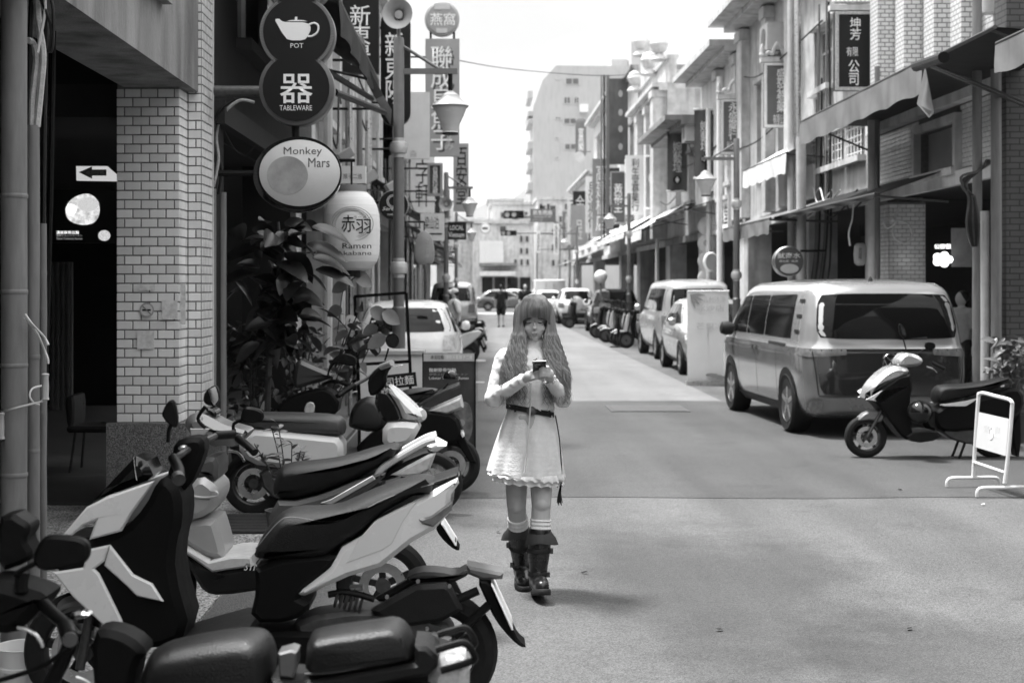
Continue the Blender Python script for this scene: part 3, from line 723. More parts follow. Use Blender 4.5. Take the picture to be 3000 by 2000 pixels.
# ---- awnings
def awning(fc, u0, u1, z0, z1, proj, mat, label, val=.28, valmat=None, bars=True, name='awning', n0=.02, side=True, group=None, sag=.02):
    t = thing(name, label, 'awning', fc.p((u0 + u1) / 2, z1, n0), group)
    mb = MB(); N = 10
    top = [[fc.p(u0 + (u1 - u0) * i / N, z0 + (z1 - z0) * j / 4 - sag * math.sin(math.pi * j / 4) * (1 if i % 2 else .6), n0 + (proj - n0) * j / 4) for i in range(N + 1)] for j in range(5)]
    v = [p for r in top for p in r]; f = [(j * (N + 1) + i, j * (N + 1) + i + 1, (j + 1) * (N + 1) + i + 1, (j + 1) * (N + 1) + i) for j in range(4) for i in range(N)]
    v2 = [p - EZ * .012 for p in v]; k = len(v); mb.add(v + v2, f + [tuple(q + k for q in reversed(g)) for g in f]); mb.build('canopy', mat, t, 60)
    if val:
        mb = MB(); rows = []
        for j in range(5):
            rows.append([fc.p(u0 + (u1 - u0) * i / 40, z1 - val * j / 4 * (1 + .05 * math.sin(i * .9)), proj + .012 + .018 * math.sin(i * .8 + j * .5) * j / 4) for i in range(41)])
        v = [p for r in rows for p in r]; f = [(j * 41 + i, j * 41 + i + 1, (j + 1) * 41 + i + 1, (j + 1) * 41 + i) for j in range(4) for i in range(40)]
        v2 = [p + Vector((fc.sg * .004, 0, 0)) for p in v]; mb.add(v + v2, f + [tuple(q + len(v) for q in reversed(g)) for g in f]); mb.build('valance', valmat or mat, t, 60)
    mb = MB().tube([fc.p(u0, z1, proj), fc.p(u1, z1, proj)], .022, 8); mb.build('front_bar', DKSTEEL if bars is True else bars, t)
    for u in (u0 + .08, u1 - .08):
        MB().tube([fc.p(u, z0 - .45, n0), fc.p(u, z1 - .02, proj)], .016, 6).build('arm', DKSTEEL, t)
    return t
BLKCAN = M('canvas_black', .012, .7, nv=.3, ns=6)
GRYCAN = M('canvas_grey', .17, .75, nv=.15, ns=4, dirt=.25)
WHTCAN = M('canvas_white', .72, .7, nv=.08, ns=4, dirt=.2)
awning(FL, 11.6, 16.3, 4.75, 4.1, .95, BLKCAN, 'black canvas awning folded out above the teapot sign', val=.25)
awning(FL, 22.8, 28.3, 3.75, 3.3, .75, BLKCAN, 'black awning with sagging edge near the round black sign', val=.12)
awning(FL, 28.8, 35.6, 3.7, 3.2, .95, M('metal_awning', .16, .5, nv=.3, ns=3), 'dark metal awning behind the horn loudspeaker', val=.1)
for i, (a, b) in enumerate(((37, 45), (47, 60), (63, 75), (77, 90))):
    awning(FL, a, b, 3.5, 2.95, 1.1, M('metal_awning2', .2, .5, nv=.3, ns=3), ['dark sheet awning past the second street lamp, scooter side', 'long dark sheet awning beside the silver van', 'far dark awning beyond the silver van', 'farthest dark awning on the scooter side, at the crossing'][i], val=.08, group='sheet awnings on the scooter side')
# the grey awning fabric strip and bundled cover next to the teapot sign
fs = thing('awning_flap', 'loose grey awning flap hanging in a diagonal strip beside the vertical signs', 'awning', W(1090, 250, 15.5))
mb = MB(); L = [W(x, y, d) for x, y, d in ((1030, 165, 14.8), (1055, 205, 15), (1100, 290, 15.6), (1143, 365, 16.2))]; Rr = [W(x, y, d) for x, y, d in ((1062, 150, 14.8), (1082, 205, 15), (1122, 280, 15.6), (1146, 322, 16.2))]
v = L + Rr; mb.add(v + [p + Vector((.006, .004, 0)) for p in v], [(i, i + 1, i + 5, i + 4) for i in range(3)] + [(i + 12, i + 13, i + 9, i + 8) for i in range(3)]); mb.build('strip', GRYCAN, fs, 50)
mb = MB(); mb.tube(spline([W(985, 60, 14.2), W(1012, 110, 14.3), W(1030, 140, 14.5), W(1040, 160, 14.7)], 4), [.05, .06, .07, .1, .12, .14, .15, .16, .15, .14, .13, .1, .06], 10).build('bundle', M('canvas_dark', .09, .6, nv=.3, ns=8, bump=.4, bs=14), fs)
MB().tube([W(960, 20, 14), W(1035, 150, 14.5)], .035, 8).build('roller', DKSTEEL, fs)
MB().tube([W(980, 270, 13), W(1128, 330, 16)], .035, 8).build('arm', BLACK, fs)
MB().tube([W(960, 210, 13), W(1090, 290, 15.6)], .03, 8).build('arm', BLACK, fs)
# ---------------------------------------------------------------- right row of shophouses
TILEF = brickmat('tile_right', .6, .2, .125, .062)
TILEA = brickmat('tile_right_any', .55, .2, .125, .062, 'ANY')
def rb(label, u0, u1, h, wall, trim, wins, **k): return building(FR, 'shophouse', label, u0, u1, h, wall, trim, wins, group='shophouses along the street', **k)
# RB1: white tiled building, its wall tiles built one by one
t1 = rb('white-tiled shophouse with projecting fins above the big grey awning', 16.6, 22.2, 8.2, GROUT, CREAM, [(18.3, 19.9, 3.28, 3.86)], cornice=0, pw=.62, pil=())
GT = M('glazed_tile_white', .74, .25, nv=.06, ns=12, rand=.08, dirt=.2)
hole = lambda a, b: 18.2 - 16.65 < a < 20.0 - 16.65 and .08 < b < 1.0
tiles(t1, (XR, 16.65, 3.13), EY, EZ, -EX, 5.5, .93, .124, .062, .008, GT, skip=hole)
tiles(t1, (XR, 16.65, 4.5), EY, EZ, -EX, 5.5, 3.6, .124, .062, .008, GT)
mb = MB(); FR.box(mb, 16.61, 22.19, 4.08, 4.24, .002, .16); mb.build('moulding', CREAM, t1, 0)
for a in ((18.2, 20.0, 3.18, 3.26), (18.2, 20.0, 3.88, 3.97), (18.2, 18.29, 3.26, 3.88), (19.91, 20.0, 3.26, 3.88)):
    mb = MB(); FR.box(mb, *a, .0, .1); mb.build('window_surround', CREAM, t1, 0)
mb = MB(); FR.box(mb, 18.31, 19.89, 3.3, 3.85, -.12, -.1); mb.build('blind', M('blind_grey', .35, .7, nv=.1), t1, 0)
TILEX = brickmat('tile_fin', .68, .2, .125, .062, 'ANY')
for y in (17.45, 18.5, 19.8, 21.1):
    fn = thing('tiled_fin', 'projecting white-tiled fin on the upper floor above the grey awning', 'fin', (XR - .1, y, 4.3), 'tiled fins above the grey awning')
    MB().box(XR - .27, XR - .012, y, y + .4, 4.26, 8.3).build('core', TILEX, fn, 0)
# the pillar in front of RB1's far end
pr = thing('tiled_pillar', 'white-tiled arcade pillar with a loop of white cable, behind the two-tone van', 'pillar', (6.4, 21.6, 0))
MB().box(XR - .03, XR + .52, 21.35, 22.1, .06, 3.0).build('core', GROUT, pr, 0)
tiles(pr, (XR - .03, 21.35, .06), EX, EZ, -EY, .55, 2.94, .13, .062, .008, GT)
tiles(pr, (XR - .03, 21.35, .06), EY, EZ, -EX, .75, 2.94, .13, .062, .008, GT)
cable([W(2638, 600, 20.9), W(2622, 640, 20.9), W(2618, 690, 20.8), W(2650, 712, 20.8), W(2672, 690, 20.8), W(2660, 655, 20.8), W(2620, 645, 20.9), W(2590, 648, 20.9), W(2600, 668, 20.9), W(2622, 655, 20.8), W(2616, 640, 20.8)], .016, WCABLE, 'cable_loop', 'loop of white cable hanging on the white-tiled pillar')
# dark brick pier at the frame's edge
dp = thing('brick_pier', 'dark brick pier beside the bundle of conduits', 'pier', (6.4, 16.3, 0))
MB().box(6.02, 6.62, 16.2, 16.58, .06, 8).build('core', brickmat('brick_dark', .085, .03, .22, .07, 'ANY', .8), dp, 0)
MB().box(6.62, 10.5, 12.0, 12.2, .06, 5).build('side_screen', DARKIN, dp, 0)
# things inside RB1's dark arcade
lt = thing('lit_shop_sign', 'glowing white blossom shop sign inside the dark arcade behind the van', 'sign', W(2760, 745, 20.4))
c = W(2762, 760, 20.4)
for k in range(5):
    MB().prism(ell(c.x + .09 * math.cos(k * 1.256), c.z + .06 * math.sin(k * 1.256), .06, .055, 14), XZ, 20.4 + .001 * k, 20.42).build('petal', M('lit_white', .8, .5, nv=0, emit=1.1), lt, 0)
text('公糖鼓', M('lit_white', .8, emit=1.1), lt, W(2762, 722, 20.4), .24, .07, bold=.02)
mp_ = MB(); a, b = W(2788, 782, 20.8), W(2855, 668, 20.8); mp_.box(a.x, b.x, 20.8, 20.83, a.z, b.z)
tag(mp_.build('wall_poster', M('poster_dim', .3, .6, nv=.3, ns=5), None, 0), 'dim framed poster inside the dark arcade beside the glowing blossom sign', 'poster')
# RB2
rb('grey concrete shophouse with a grille window row, hung with cables', 22.3, 27.2, 7.8, STUC2, STONE, [(22.8, 23.9, 3.85, 4.4), (24.1, 25.1, 3.85, 4.4), (25.3, 26.3, 3.85, 4.4), (24.9, 26.2, 5.3, 6.4), (22.8, 24.1, 5.3, 6.4)], cornice=.3)
for k in range(3):
    u = 22.8 + k * 1.25
    gl = thing('window_grille', 'pale lattice grille over the low windows of the cable-hung concrete shophouse', 'grille', FR.p(u + .5, 3.85, .03), 'lattice grilles on the concrete shophouse')
    for i in range(5): MB().tube([FR.p(u + .1 + i * .2, 3.86, .03), FR.p(u + .1 + i * .2, 4.4, .03)], .012, 5).build('bar', WHITE, gl)
    for i in range(4):
        z = 3.92 + i * .13 + .02 * (i % 2); MB().tube([FR.p(u + .05, z, .032), FR.p(u + 1.0, z, .032)], .01, 5).build('bar', WHITE, gl)
# RB3..RB9
rb('brownish shophouse with deep curved eaves and stone pilasters', 27.2, 33.2, 7.9, STUC2, STONE, [(28.2, 29.4, 4.4, 6.2), (30.4, 31.6, 4.4, 6.2)], cornice=.85, parapet=.8, pil=[(27.4, 27.9, 3.3, 7.6, .2), (29.7, 30.1, 3.3, 7.6, .2), (32.4, 33.0, 3.3, 7.6, .2)])
rb('pale shophouse with a shallow eave behind the medicine shop sign', 33.2, 39.5, 7.5, CREAM, STONE, [(34.4, 35.4, 4.3, 6.2), (36.8, 38.0, 4.3, 6.2)], cornice=.8, pil=[(33.3, 33.8, 3.3, 7.2, .18), (35.8, 36.3, 3.3, 7.2, .18)])
rb('lower grey shophouse with a jutting concrete eave behind the fabric banners', 39.5, 46.5, 6.5, STUC, CONC, [(40.6, 41.8, 4.2, 5.6), (43.4, 44.6, 4.2, 5.6)], cornice=1.0)
t6 = rb('ornate baroque shophouse with ball finials and stepped parapet', 46.5, 55.0, 8.4, STUC2, STONE, [(48, 49.2, 4.2, 6.2), (50.5, 51.7, 4.2, 6.2), (53, 54.2, 4.2, 6.2)], cornice=.5, parapet=.8, pil=[(46.7, 47.5, 3.3, 8.2, .45), (49.6, 50.2, 3.3, 8.0, .35), (52.2, 52.8, 3.3, 8.0, .35)])
for u, z, r in ((47.1, 9.75, .32), (49.9, 9.65, .3), (52.5, 10.75, .3), (54.5, 9.7, .28)):
    bl = MB().lathe([(.22, -r - .25), (.3, -r - .2), (.12, -r), (r * .7, -r * .75), (r, 0), (r * .72, r * .72), (r * .3, r * .95), (.02, r)], FR.p(u, z, .2), n=18).build('ball_finial', STONE, t6)
mb = MB(); FR.box(mb, 51.0, 54.0, 9.301, 10.2, -.3, .02); mb.build('stepped_gable', STONE, t6, 0)
rb('tall narrow shophouse wrapped in a dark banner', 55.0, 62.0, 10.3, STUC2, CONC, [(56.5, 58, 4.5, 6), (59.5, 61, 4.5, 6), (56.5, 58, 6.8, 8.2)], cornice=.3)
rb('pale shophouse with arched windows before the crossing', 62.0, 76.0, 10.4, CREAM, STONE, [(64, 66, 4, 6.4), (68, 70, 4, 6.4), (72, 74, 4, 6.4), (64, 66, 7.4, 9.4), (68, 70, 7.4, 9.4), (72, 74, 7.4, 9.4)], cornice=.5)
rb('last low shophouse on the van side, at the crossing', 76.0, 93.0, 8.0, STUC, STONE, [(78, 80, 3.9, 5.2), (83, 85, 3.9, 5.2), (88, 90, 3.9, 5.2), (78, 80, 6, 7.2), (83, 85, 6, 7.2), (88, 90, 6, 7.2)], cornice=.4)
# roof terrace with plants and railing on RB3
tr = thing('roof_railing', 'white railing on the roof terrace above the deep curved eaves', 'railing', FR.p(30, 8.8, -.6))
for i in range(14): MB().tube([FR.p(28 + i * .3, 8.81, -.6), FR.p(28 + i * .3, 9.9, -.6)], .02, 5).build('baluster', WHITE, tr)
MB().tube([FR.p(27.9, 9.9, -.6), FR.p(32, 9.9, -.6)], .03, 6).build('top_rail', WHITE, tr)
# pipes up the right row
for i, (pxx, d, r, z1, mat, lab) in enumerate(((2862, 16.35, .055, 5.2, PIPE, 'grey conduit closest to the coiled cables beside the brick pier'), (2885, 16.2, .05, 2.6, M('pale_pipe', .45), 'short pale conduit in the bundle beside the brick pier'), (2918, 16.1, .06, 4.2, PIPE, 'thick grey conduit next to the dark brick pier'), (2872, 16.5, .05, 2.0, M('pale_pipe', .45), 'lowest pale conduit stub beside the brick pier'),
        (2318, 25.6, .07, 7.5, M('pale_pipe', .45), 'tall pale downpipe between the eaved and the concrete shophouse'), (2336, 25.4, .06, 7.5, STEEL, 'tall steel conduit next to the pale downpipe'), (2347, 24.4, .085, 4.3, M('pale_pipe', .45), 'thick pale pipe with a bent top below the grey awning'), (2558, 21.2, .085, 4.5, M('pale_pipe', .45), 'pale downpipe at the corner of the concrete shophouse'), (2570, 21.1, .04, 5, PIPE, 'thin conduit along the corner downpipe'), (2700 + 195, 17.0, .12, 8.0, M('pale_pipe', .45), 'large pale downpipe on the white-tiled upper floor'), (2075, 36.5, .06, 6.3, WHITE, 'white downpipe behind the fabric banners'), (2108, 34.4, .07, 6.8, WHITE, 'white downpipe beside the medicine shop sign'), (1925, 47, .06, 7, WHITE, 'far white downpipe on the ornate shophouse'))):
    x = (pxx - CX) * d / F; z0 = .06 if i not in (9,) else 5.0
    tag(MB().tube([(x, d, z0), (x + .004, d, (z0 + z1) / 2), (x, d, z1)], r, 12).build('drain_pipe', mat), lab, 'pipe', 'service pipes on the van side')
random.seed(21)
for i in range(7):
    b0 = W(2850 + random.uniform(-8, 8), 700 + 15 * i % 40, 16.1); pts = [W(2890 + 4 * i, 470, 16.3), W(2870 - 8 * i, 500 + 6 * i, 16.1), W(2815 + 5 * i, 520 + 9 * i, 16.0), W(2838 + 3 * i, 580, 16.0), W(2832 + 6 * i, 660, 16.0), W(2850 + 2 * i, 720, 16.1), W(2862 + i, 640, 16.1)]
    tag(MB().tube(spline(pts, 5), .016, 6).build('coiled_cable', CABLE if i % 3 else DKSTEEL), 'coil of black cable hung on the conduits beside the brick pier', 'cable', 'coiled cables by the brick pier')
for i in range(9):
    u = 22.3 + i * .55; z = 3.1 + random.uniform(-.2, .3)
    tag(MB().tube(spline([FR.p(u, z, .1), FR.p(u + .5, z - .2, .22), FR.p(u + 1.2, z + random.uniform(-.2, .25), .15), FR.p(u + 1.8, z, .1)], 4), .014, 5).build('slack_cable', random.choice((CABLE, WCABLE, CABLE))), 'cable slung along the concrete shophouse above the black sheet awning', 'cable', 'cables on the concrete shophouse')
for i in range(10):
    u = 24.6 + random.uniform(-.4, 1.2); 
    tag(MB().tube(spline([FR.p(u, .3, .12), FR.p(u + .05, 1.5, .2), FR.p(u - .05, 2.6, .12), FR.p(u + random.uniform(-.2, .2), random.uniform(4, 7), .1)], 4), .02, 5).build('riser_cable', CABLE if i % 2 else PIPE), 'cable climbing the wall between the eaved and the concrete shophouse', 'cable', 'riser cables on the van side')
cable([W(2500, 590, 21), W(2497, 640, 21), W(2487, 680, 21), W(2490, 720, 21)], .012, WCABLE, 'cord_end', 'white cord dangling below the black sheet awning', 'cord')
# awnings on the right
awning(FR, 15.95, 22.0, 4.22, 4.28, 1.2, BLKCAN, 'big awning with a grey canvas valance over the two-tone van', val=.36, valmat=GRYCAN)
fl = thing('awning_flap', 'dark pointed canvas flap at the end of the big grey awning', 'awning', W(2715, 300, 15.8))
mb = MB(); v = [W(2710, 192, 15.85), W(2686, 305, 15.85), W(2722, 346, 15.7), W(2737, 330, 15.6)]; mb.add(v + [p + Vector((.006, .01, 0)) for p in v], [(0, 1, 2, 3), (7, 6, 5, 4)]); mb.build('flap', GRYCAN, fl, 0)
awning(FR, 9.0, 13.7, 4.12, 4.08, 1.2, BLKCAN, 'nearer canvas awning with a grey valance by the brick pier', val=.3, valmat=GRYCAN)
awning(FR, 13.75, 15.9, 4.2, 4.25, 1.2, BLKCAN, 'bare black awning section between the two grey valances', val=0)
MB_ = MB().tube([W(2685, 195, 15.8), W(2765, 168, 14.6)], .06, 10); tag(MB_.build('awning_roller', BLACK), 'black awning roller tube between the two canvas awnings', 'roller')
awning(FR, 18.6, 24.9, 3.3, 2.95, 1.0, BLKCAN, 'low black sheet awning behind the two-tone van', val=.07)
awning(FR, 24.3, 28.9, 3.3, 2.9, 1.2, GRYCAN, 'grey canvas awning with a drooping end behind the white banner stand', val=.26)
awning(FR, 25.3, 29.4, 4.5, 4.12, .7, WHTCAN, 'white canvas awning above the pale shop sign panel', val=.36)
awning(FR, 36, 42, 4.0, 3.7, .95, BLKCAN, 'dark sagging awning above the shaded shop with round signs', val=.1)
awning(FR, 42.5, 47, 4.2, 3.45, 1.3, WHTCAN, 'short white awning next to the dark sagging one', val=.32)
awning(FR, 47.5, 58, 4.3, 3.55, 1.3, WHTCAN, 'long white awning over the black parked car', val=.2)
awning(FR, 58.5, 67, 4.3, 3.6, 1.4, WHTCAN, 'white awning past the long one, over the white parked car', val=.2)
awning(FR, 70, 78, 3.6, 3.1, 1.2, M('metal_awning2', .2), 'far metal awning before the crossing', val=.06)
awning(FR, 80, 91, 3.5, 3.0, 1.3, M('metal_awning2', .2), 'farthest metal awning on the van side', val=.06)
# sign panel under the white awning
sp = thing('shop_sign', 'pale shop sign panel with faded lettering under the white awning', 'sign', FR.p(27, 3.3, .2))
mb = MB(); FR.box(mb, 25.6, 28.6, 3.32, 3.95, .1, .16); mb.build('panel', M('panel_pale', .5, .6, nv=.1), sp, 0)
text('阿財茶', M('faded_text', .22), sp, FR.p(26.6, 3.6, .165), .95, .38, (0, -1, 0), lift=.0)
# ---------------------------------------------------------------- far end of the street
tb = thing('apartment_tower', 'tall pale apartment block rising behind the old shophouses', 'building', W(1730, 837, 180) * Vector((1, 1, 0)) if False else (14, 187, 0))
PALE = M('pale_render', .45, .8, nv=.06, ns=.3, dirt=.12)
S = lambda x, y, d=180: (W(x, y, d).x, W(x, y, d).z)
MB().prism([(S(1562, 0)[0], 0), S(1562, 315), S(1590, 235), S(1630, 192), S(1905, 195), (S(1905, 0)[0], 0)], XZ, 180, 196).build('wall', PALE, tb, 0)
MB().prism([S(1852, 194), S(1852, 115), S(1908, 115), S(1908, 194)], XZ, 181, 187).build('stair_tower', PALE, tb, 0)
MB().prism([S(1800, 193), S(1800, 160), S(1850, 160), S(1850, 193)], XZ, 184, 189).build('water_tank', PALE, tb, 0)
for (x0, x1, y0, y1) in ((1650, 1673, 283, 306), (1680, 1698, 283, 306), (1655, 1698, 228, 250), (1626, 1640, 228, 234), (1625, 1645, 342, 352), (1650, 1690, 345, 365), (1625, 1638, 400, 410), (1625, 1638, 458, 468), (1652, 1690, 420, 440)):
    a, b = S(x0, y1), S(x1, y0)
    w = MB().box(a[0], b[0], 179.9, 179.998, a[1], b[1]).build('window', M('win_far', .5, .6), tb, 0)
    MB().box(a[0] + .15, (a[0] + b[0]) / 2 - .06, 179.86, 179.9, a[1] + .12, b[1] - .12).build('pane', M('pane_far', .12, .2), w, 0)
    MB().box((a[0] + b[0]) / 2 + .06, b[0] - .15, 179.86, 179.9, a[1] + .12, b[1] - .12).build('pane', M('pane_far', .12, .2), w, 0)
for y in (270, 330, 345, 420, 480, 540):
    a = S(1556, y); MB().box(a[0] - .4, S(1562, 0)[0] - .002, 181, 190, a[1] - .6, a[1] + .3).build('balcony', PALE, tb, 0)
a = S(1697, 330); MB().box(a[0], a[0] + 1.1, 179.3, 179.998, a[1], a[1] + 1).build('air_conditioner', WHITE, tb, 0)
def block(name, label, x0, x1, yt, d, mat, wins=(), roof=None):
    t = thing(name, label, 'building', (W((x0 + x1) / 2, 0, d).x, d, 0), 'buildings beyond the crossing')
    a, b = W(x0, yt, d), W(x1, yt, d)
    MB().box(a.x, b.x, d, d + 8, 0, a.z).build('wall', mat, t, 0)
    MB().box(a.x - .15, b.x + .15, d - .2, d + 8.1, a.z, a.z + .25).build('roof', roof or STONE, t, 0)
    for (u0, u1, v0, v1) in wins:
        p, q = W(u0, v1, d), W(u1, v0, d); w = MB().box(p.x, q.x, d - .06, d - .002, p.z, q.z).build('window', WINW, t, 0)
        MB().box(p.x + .08, q.x - .08, d - .09, d - .061, p.z + .08, q.z - .08).build('pane', PANE, w, 0)
    return t
b1 = block('corner_building', 'pale corner building with a ribbed white signboard closing the street', 1385, 1560, 655, 113, STUC, [(1462, 1485, 655 + 5, 680)])
b2 = block('corner_building', 'taller pale block with square windows behind the traffic lights', 1440, 1600, 600, 128, CREAM, [(1463, 1487, 655, 682), (1395 + 70, 1395 + 85, 620, 640), (1500, 1520, 625, 645)])
b3 = block('corner_building', 'small tiled house left of the traffic lights', 1330, 1440, 648, 122, STUC2, [(1395, 1410, 660, 676)])
b4 = block('corner_building', 'white roofed block far beyond the crossing', 1430, 1530, 590, 150, M('white_far', .6, .8), [])
b5 = block('corner_building', 'pale block right of the crossing behind the street-name sign', 1575, 1700, 585, 118, STUC, [(1580, 1600, 600, 640), (1610, 1630, 600, 640)])
for t_, xs_, ys_, d_ in ((b1, range(1488, 1556, 17), (690, 725, 758), 113), (b5, range(1580, 1692, 18), (596, 632, 670, 715, 760), 118), (b3, range(1338, 1390, 15), (690, 740), 122), (b2, range(1496, 1560, 20), (620,), 128)):
    for y_ in ys_:
        for x_ in xs_:
            if (x_ * 7 + y_ * 13) % 5 < 2: continue
            x_ += (x_ * y_) % 5
            p, q = W(x_, y_ + 20, d_), W(x_ + 10, y_, d_); w = MB().box(p.x, q.x, d_ - .06, d_ - .002, p.z, q.z).build('window', WINW, t_, 0); MB().box(p.x + .04, q.x - .04, d_ - .09, d_ - .061, p.z + .05, q.z - .05).build('pane', PANE, w, 0)
for x_ in (1412, 1449, 1486, 1523): p, q = W(x_, 870, 113), W(x_ + 31, 812, 113); MB().box(p.x, q.x, 112.9, 112.998, .02, q.z).build('shop_opening', DARKIN, b1, 0)
sb = thing('ribbed_signboard', 'large ribbed white sheet-metal signboard on the corner building', 'sign', (W(1440, 837, 112).x, 112.8, 4))
for i in range(13):
    a, b = W(1405 + 5.4 * i, 770, 112.8), W(1405 + 5.4 * i + 4.6, 706, 112.8)
    MB().box(a.x, b.x, 112.7, 112.9, a.z, b.z).build('rib', WHITE, sb, 0)
aw = thing('crossing_canopy', 'pale canopy over the shopfront closing the street', 'awning', (W(1450, 790, 112).x, 112, 3))
a, b = W(1405, 808, 111), W(1510, 795, 111); MB().box(a.x, b.x, 110.8, 112.98, a.z, b.z).build('canopy', WHTCAN, aw, 0)
a, b = W(1405, 778, 111), W(1515, 771, 111); MB().box(a.x, b.x, 110.8, 112.98, a.z, b.z).build('ledge', CONC, aw, 0)
# street-crossing wire
cable([W(1345, 178, 30), W(1500, 203, 40), W(1750, 222, 40), W(1900, 215, 50), W(2150, 200, 39)], .012, CABLE, 'overhead_wire', 'thin overhead wire sagging across the street against the sky', 'wire', n=5)

# the street goes on behind the camera
rb('plain shophouse row behind the viewpoint, van side', -14, 9, 6.5, STUC2, STONE, [(-12 + 5 * i, -10 + 5 * i, 4.2, 5.6) for i in range(4)], cornice=.4)
building(FL, 'shophouse', 'plain shophouse row behind the viewpoint, scooter side', -14, 3.8, 5.5, STUC2, STONE, [(-12 + 5 * i, -10 + 5 * i, 3.9, 5.0) for i in range(3)], cornice=.4, group='shophouses along the street')
# ---------------------------------------------------------------- signs
def panel(parent, name, x0, x1, y0, y1, d, mat, th=.08, off=0):
    a, b = W(x0, y1, d), W(x1, y0, d); return MB().box(a.x, b.x, d + off, d + off + th, a.z, b.z).build(name, mat, parent, 0)
def tx(s, mat, parent, x0, x1, y0, y1, d, **k):
    a, b = W(x0, y1, d), W(x1, y0, d); return text(s, mat, parent, ((a.x + b.x) / 2, d, (a.z + b.z) / 2), b.x - a.x, b.z - a.z, **k)
def bracket(parent, x0, x1, y, d, r=.02): MB().tube([W(x0, y, d), W(x1, y, d)], r, 8).build('bracket', BLACK, parent)
SGBLK = M('sign_black', .008, .4, nv=.1)
SGW = M('sign_lettering_white', .8, .5, nv=0)
# gourd-shaped teapot / tableware sign
ps = thing('teapot_sign', 'black gourd-shaped tableware sign with a white teapot', 'sign', W(868, 360, 11.0))
def gourd(r, d):
    out = []
    cs = [W(870, -80, d), W(870, 95, d), W(868, 258, d)]; rr = r * d / F
    hit = lambda a, b: math.acos(min(1, (a.z - b.z) / 2 / rr))
    A, B, Cc = cs; t1 = hit(A, B); t2 = hit(B, Cc); N = 22
    arc = lambda c, a0, a1: [(c.x + rr * math.sin(a0 + (a1 - a0) * i / N), c.z + rr * math.cos(a0 + (a1 - a0) * i / N)) for i in range(N + 1)]
    out += arc(A, 0, math.pi - t1) + arc(B, t1, math.pi - t2) + arc(Cc, t2, 2 * math.pi - t2) + arc(B, math.pi + t2, 2 * math.pi - t1) + arc(A, math.pi + t1, 2 * math.pi)
    return out
MB().prism(gourd(110, 11.0), XZ, 11.0, 11.16, .004).build('case', M('sign_edge', .12, .35, .3, nv=.1), ps, 50)
MB().prism(gourd(98, 11.0), XZ, 10.985, 10.999).build('face', SGBLK, ps, 0)
g = MB(); pts = gourd(104, 11.0); acc = 0
for (a, b) in zip(pts, pts[1:]):
    L = math.hypot(b[0] - a[0], b[1] - a[1])
    if L < 1e-5 or L > .06: continue
    for q in range(2):
        t = (q + .5) / 2; x, z = a[0] + (b[0] - a[0]) * t, a[1] + (b[1] - a[1]) * t; e = Vector((b[0] - a[0], 0, b[1] - a[1])).normalized(); nn = Vector((-e.z, 0, e.x))
        g.obox((x, 10.993, z), nn, e, -EY, .012, .0028, .004)
tag(g.build('notched_rim', M('rim_notch', .25, .4), ps, 0), kind='stuff')
tp = [(849, 62), (812, 57), (805, 58), (812, 70), (818, 85), (828, 92), (825, 72), (838, 64), (905, 64), (912, 82), (901, 105), (893, 119), (843, 119), (830, 103)]
body = [(837, 66), (904, 66), (912, 85), (902, 106), (892, 119), (844, 119), (832, 104), (824, 93), (815, 76), (804, 57), (818, 55), (824, 62)]
MB().prism(chaikin([(W(x, y, 10.98).x, W(x, y, 10.98).z) for x, y in body], 1), XZ, 10.984, 10.978).build('teapot', SGW, ps, 0)
MB().prism([(W(x, y, 10.98).x, W(x, y, 10.98).z) for x, y in ((840, 63), (850, 60), (864, 59), (864, 50), (871, 50), (871, 59), (888, 60), (900, 63))], XZ, 10.984, 10.978).build('teapot_lid', SGW, ps, 0)
MB().tube(spline([W(x, y, 10.98) for x, y in ((905, 73), (920, 68), (932, 76), (930, 94), (915, 106), (902, 107))], 5), .008, 6).build('teapot_handle', SGW, ps)
tx('POT', SGW, ps, 851, 889, 127, 141, 10.98)
tx('器', SGW, ps, 820, 916, 217, 303, 10.98, bold=.035)
tx('TABLEWARE', SGW, ps, 819, 914, 309, 324, 10.98)
MB().tube([W(628, 267, 11.05), W(765, 267, 11.05)], .042, 12).build('arm', DKSTEEL, ps)
MB().tube([W(866, 365, 11.08), W(866, 410, 11.08)], .03, 8).build('hanger', BLACK, ps)
# oval planet sign (the mascot is left out)
ms = thing('oval_sign', 'oval pale sign in a thick black rim hanging below the tableware sign', 'sign', W(875, 610, 11.0))
c = W(878, 508, 11.0); c2 = W(868, 512, 11.0)
MB().prism(ell(c2.x, c2.z, 128 * 11 / F, 110 * 11 / F, 48), XZ, 11.02, 11.15, .006).build('rim', GLOSSB, ms, 50)
MB().prism(ell(c.x, c.z, 123 * 11 / F, 107 * 11 / F, 48), XZ, 10.98, 11.02).build('rim_front', BLACK, ms, 50)
MB().prism(ell(c.x + .003, c.z, 118 * 11 / F, 97 * 11 / F, 48), XZ, 10.965, 10.979, .002).build('face', M('oval_face', .55, .4, nv=.08, ns=3), ms, 50)
oc = W(842, 514, 10.96)
MB().prism(ell(oc.x, oc.z, 60 * 11 / F, 56 * 11 / F, 36), XZ, 10.9645, 10.962).build('planet_disc', M('planet_grey', .3, .4, nv=.35, ns=4), ms, 0)
tx('Monkey', M('oval_text', .1), ms, 831, 943, 431, 459, 10.962)
tx('Mars', M('oval_text', .1), ms, 903, 966, 463, 490, 10.962)
MB().tube([W(640, 508, 11.1), W(750, 508, 11.1)], .025, 8).build('arm', BLACK, ms)
# small light box
lb = thing('light_box', 'small white light box reading two characters beside the oval sign', 'sign', W(1035, 535, 14.2))
panel(lb, 'case', 995, 1071, 486, 537, 14.2, M('lightbox', .75, .35, nv=.03), .12)
tx('猴子二進', M('lb_text', .14), lb, 1005, 1061, 509, 524, 14.195)
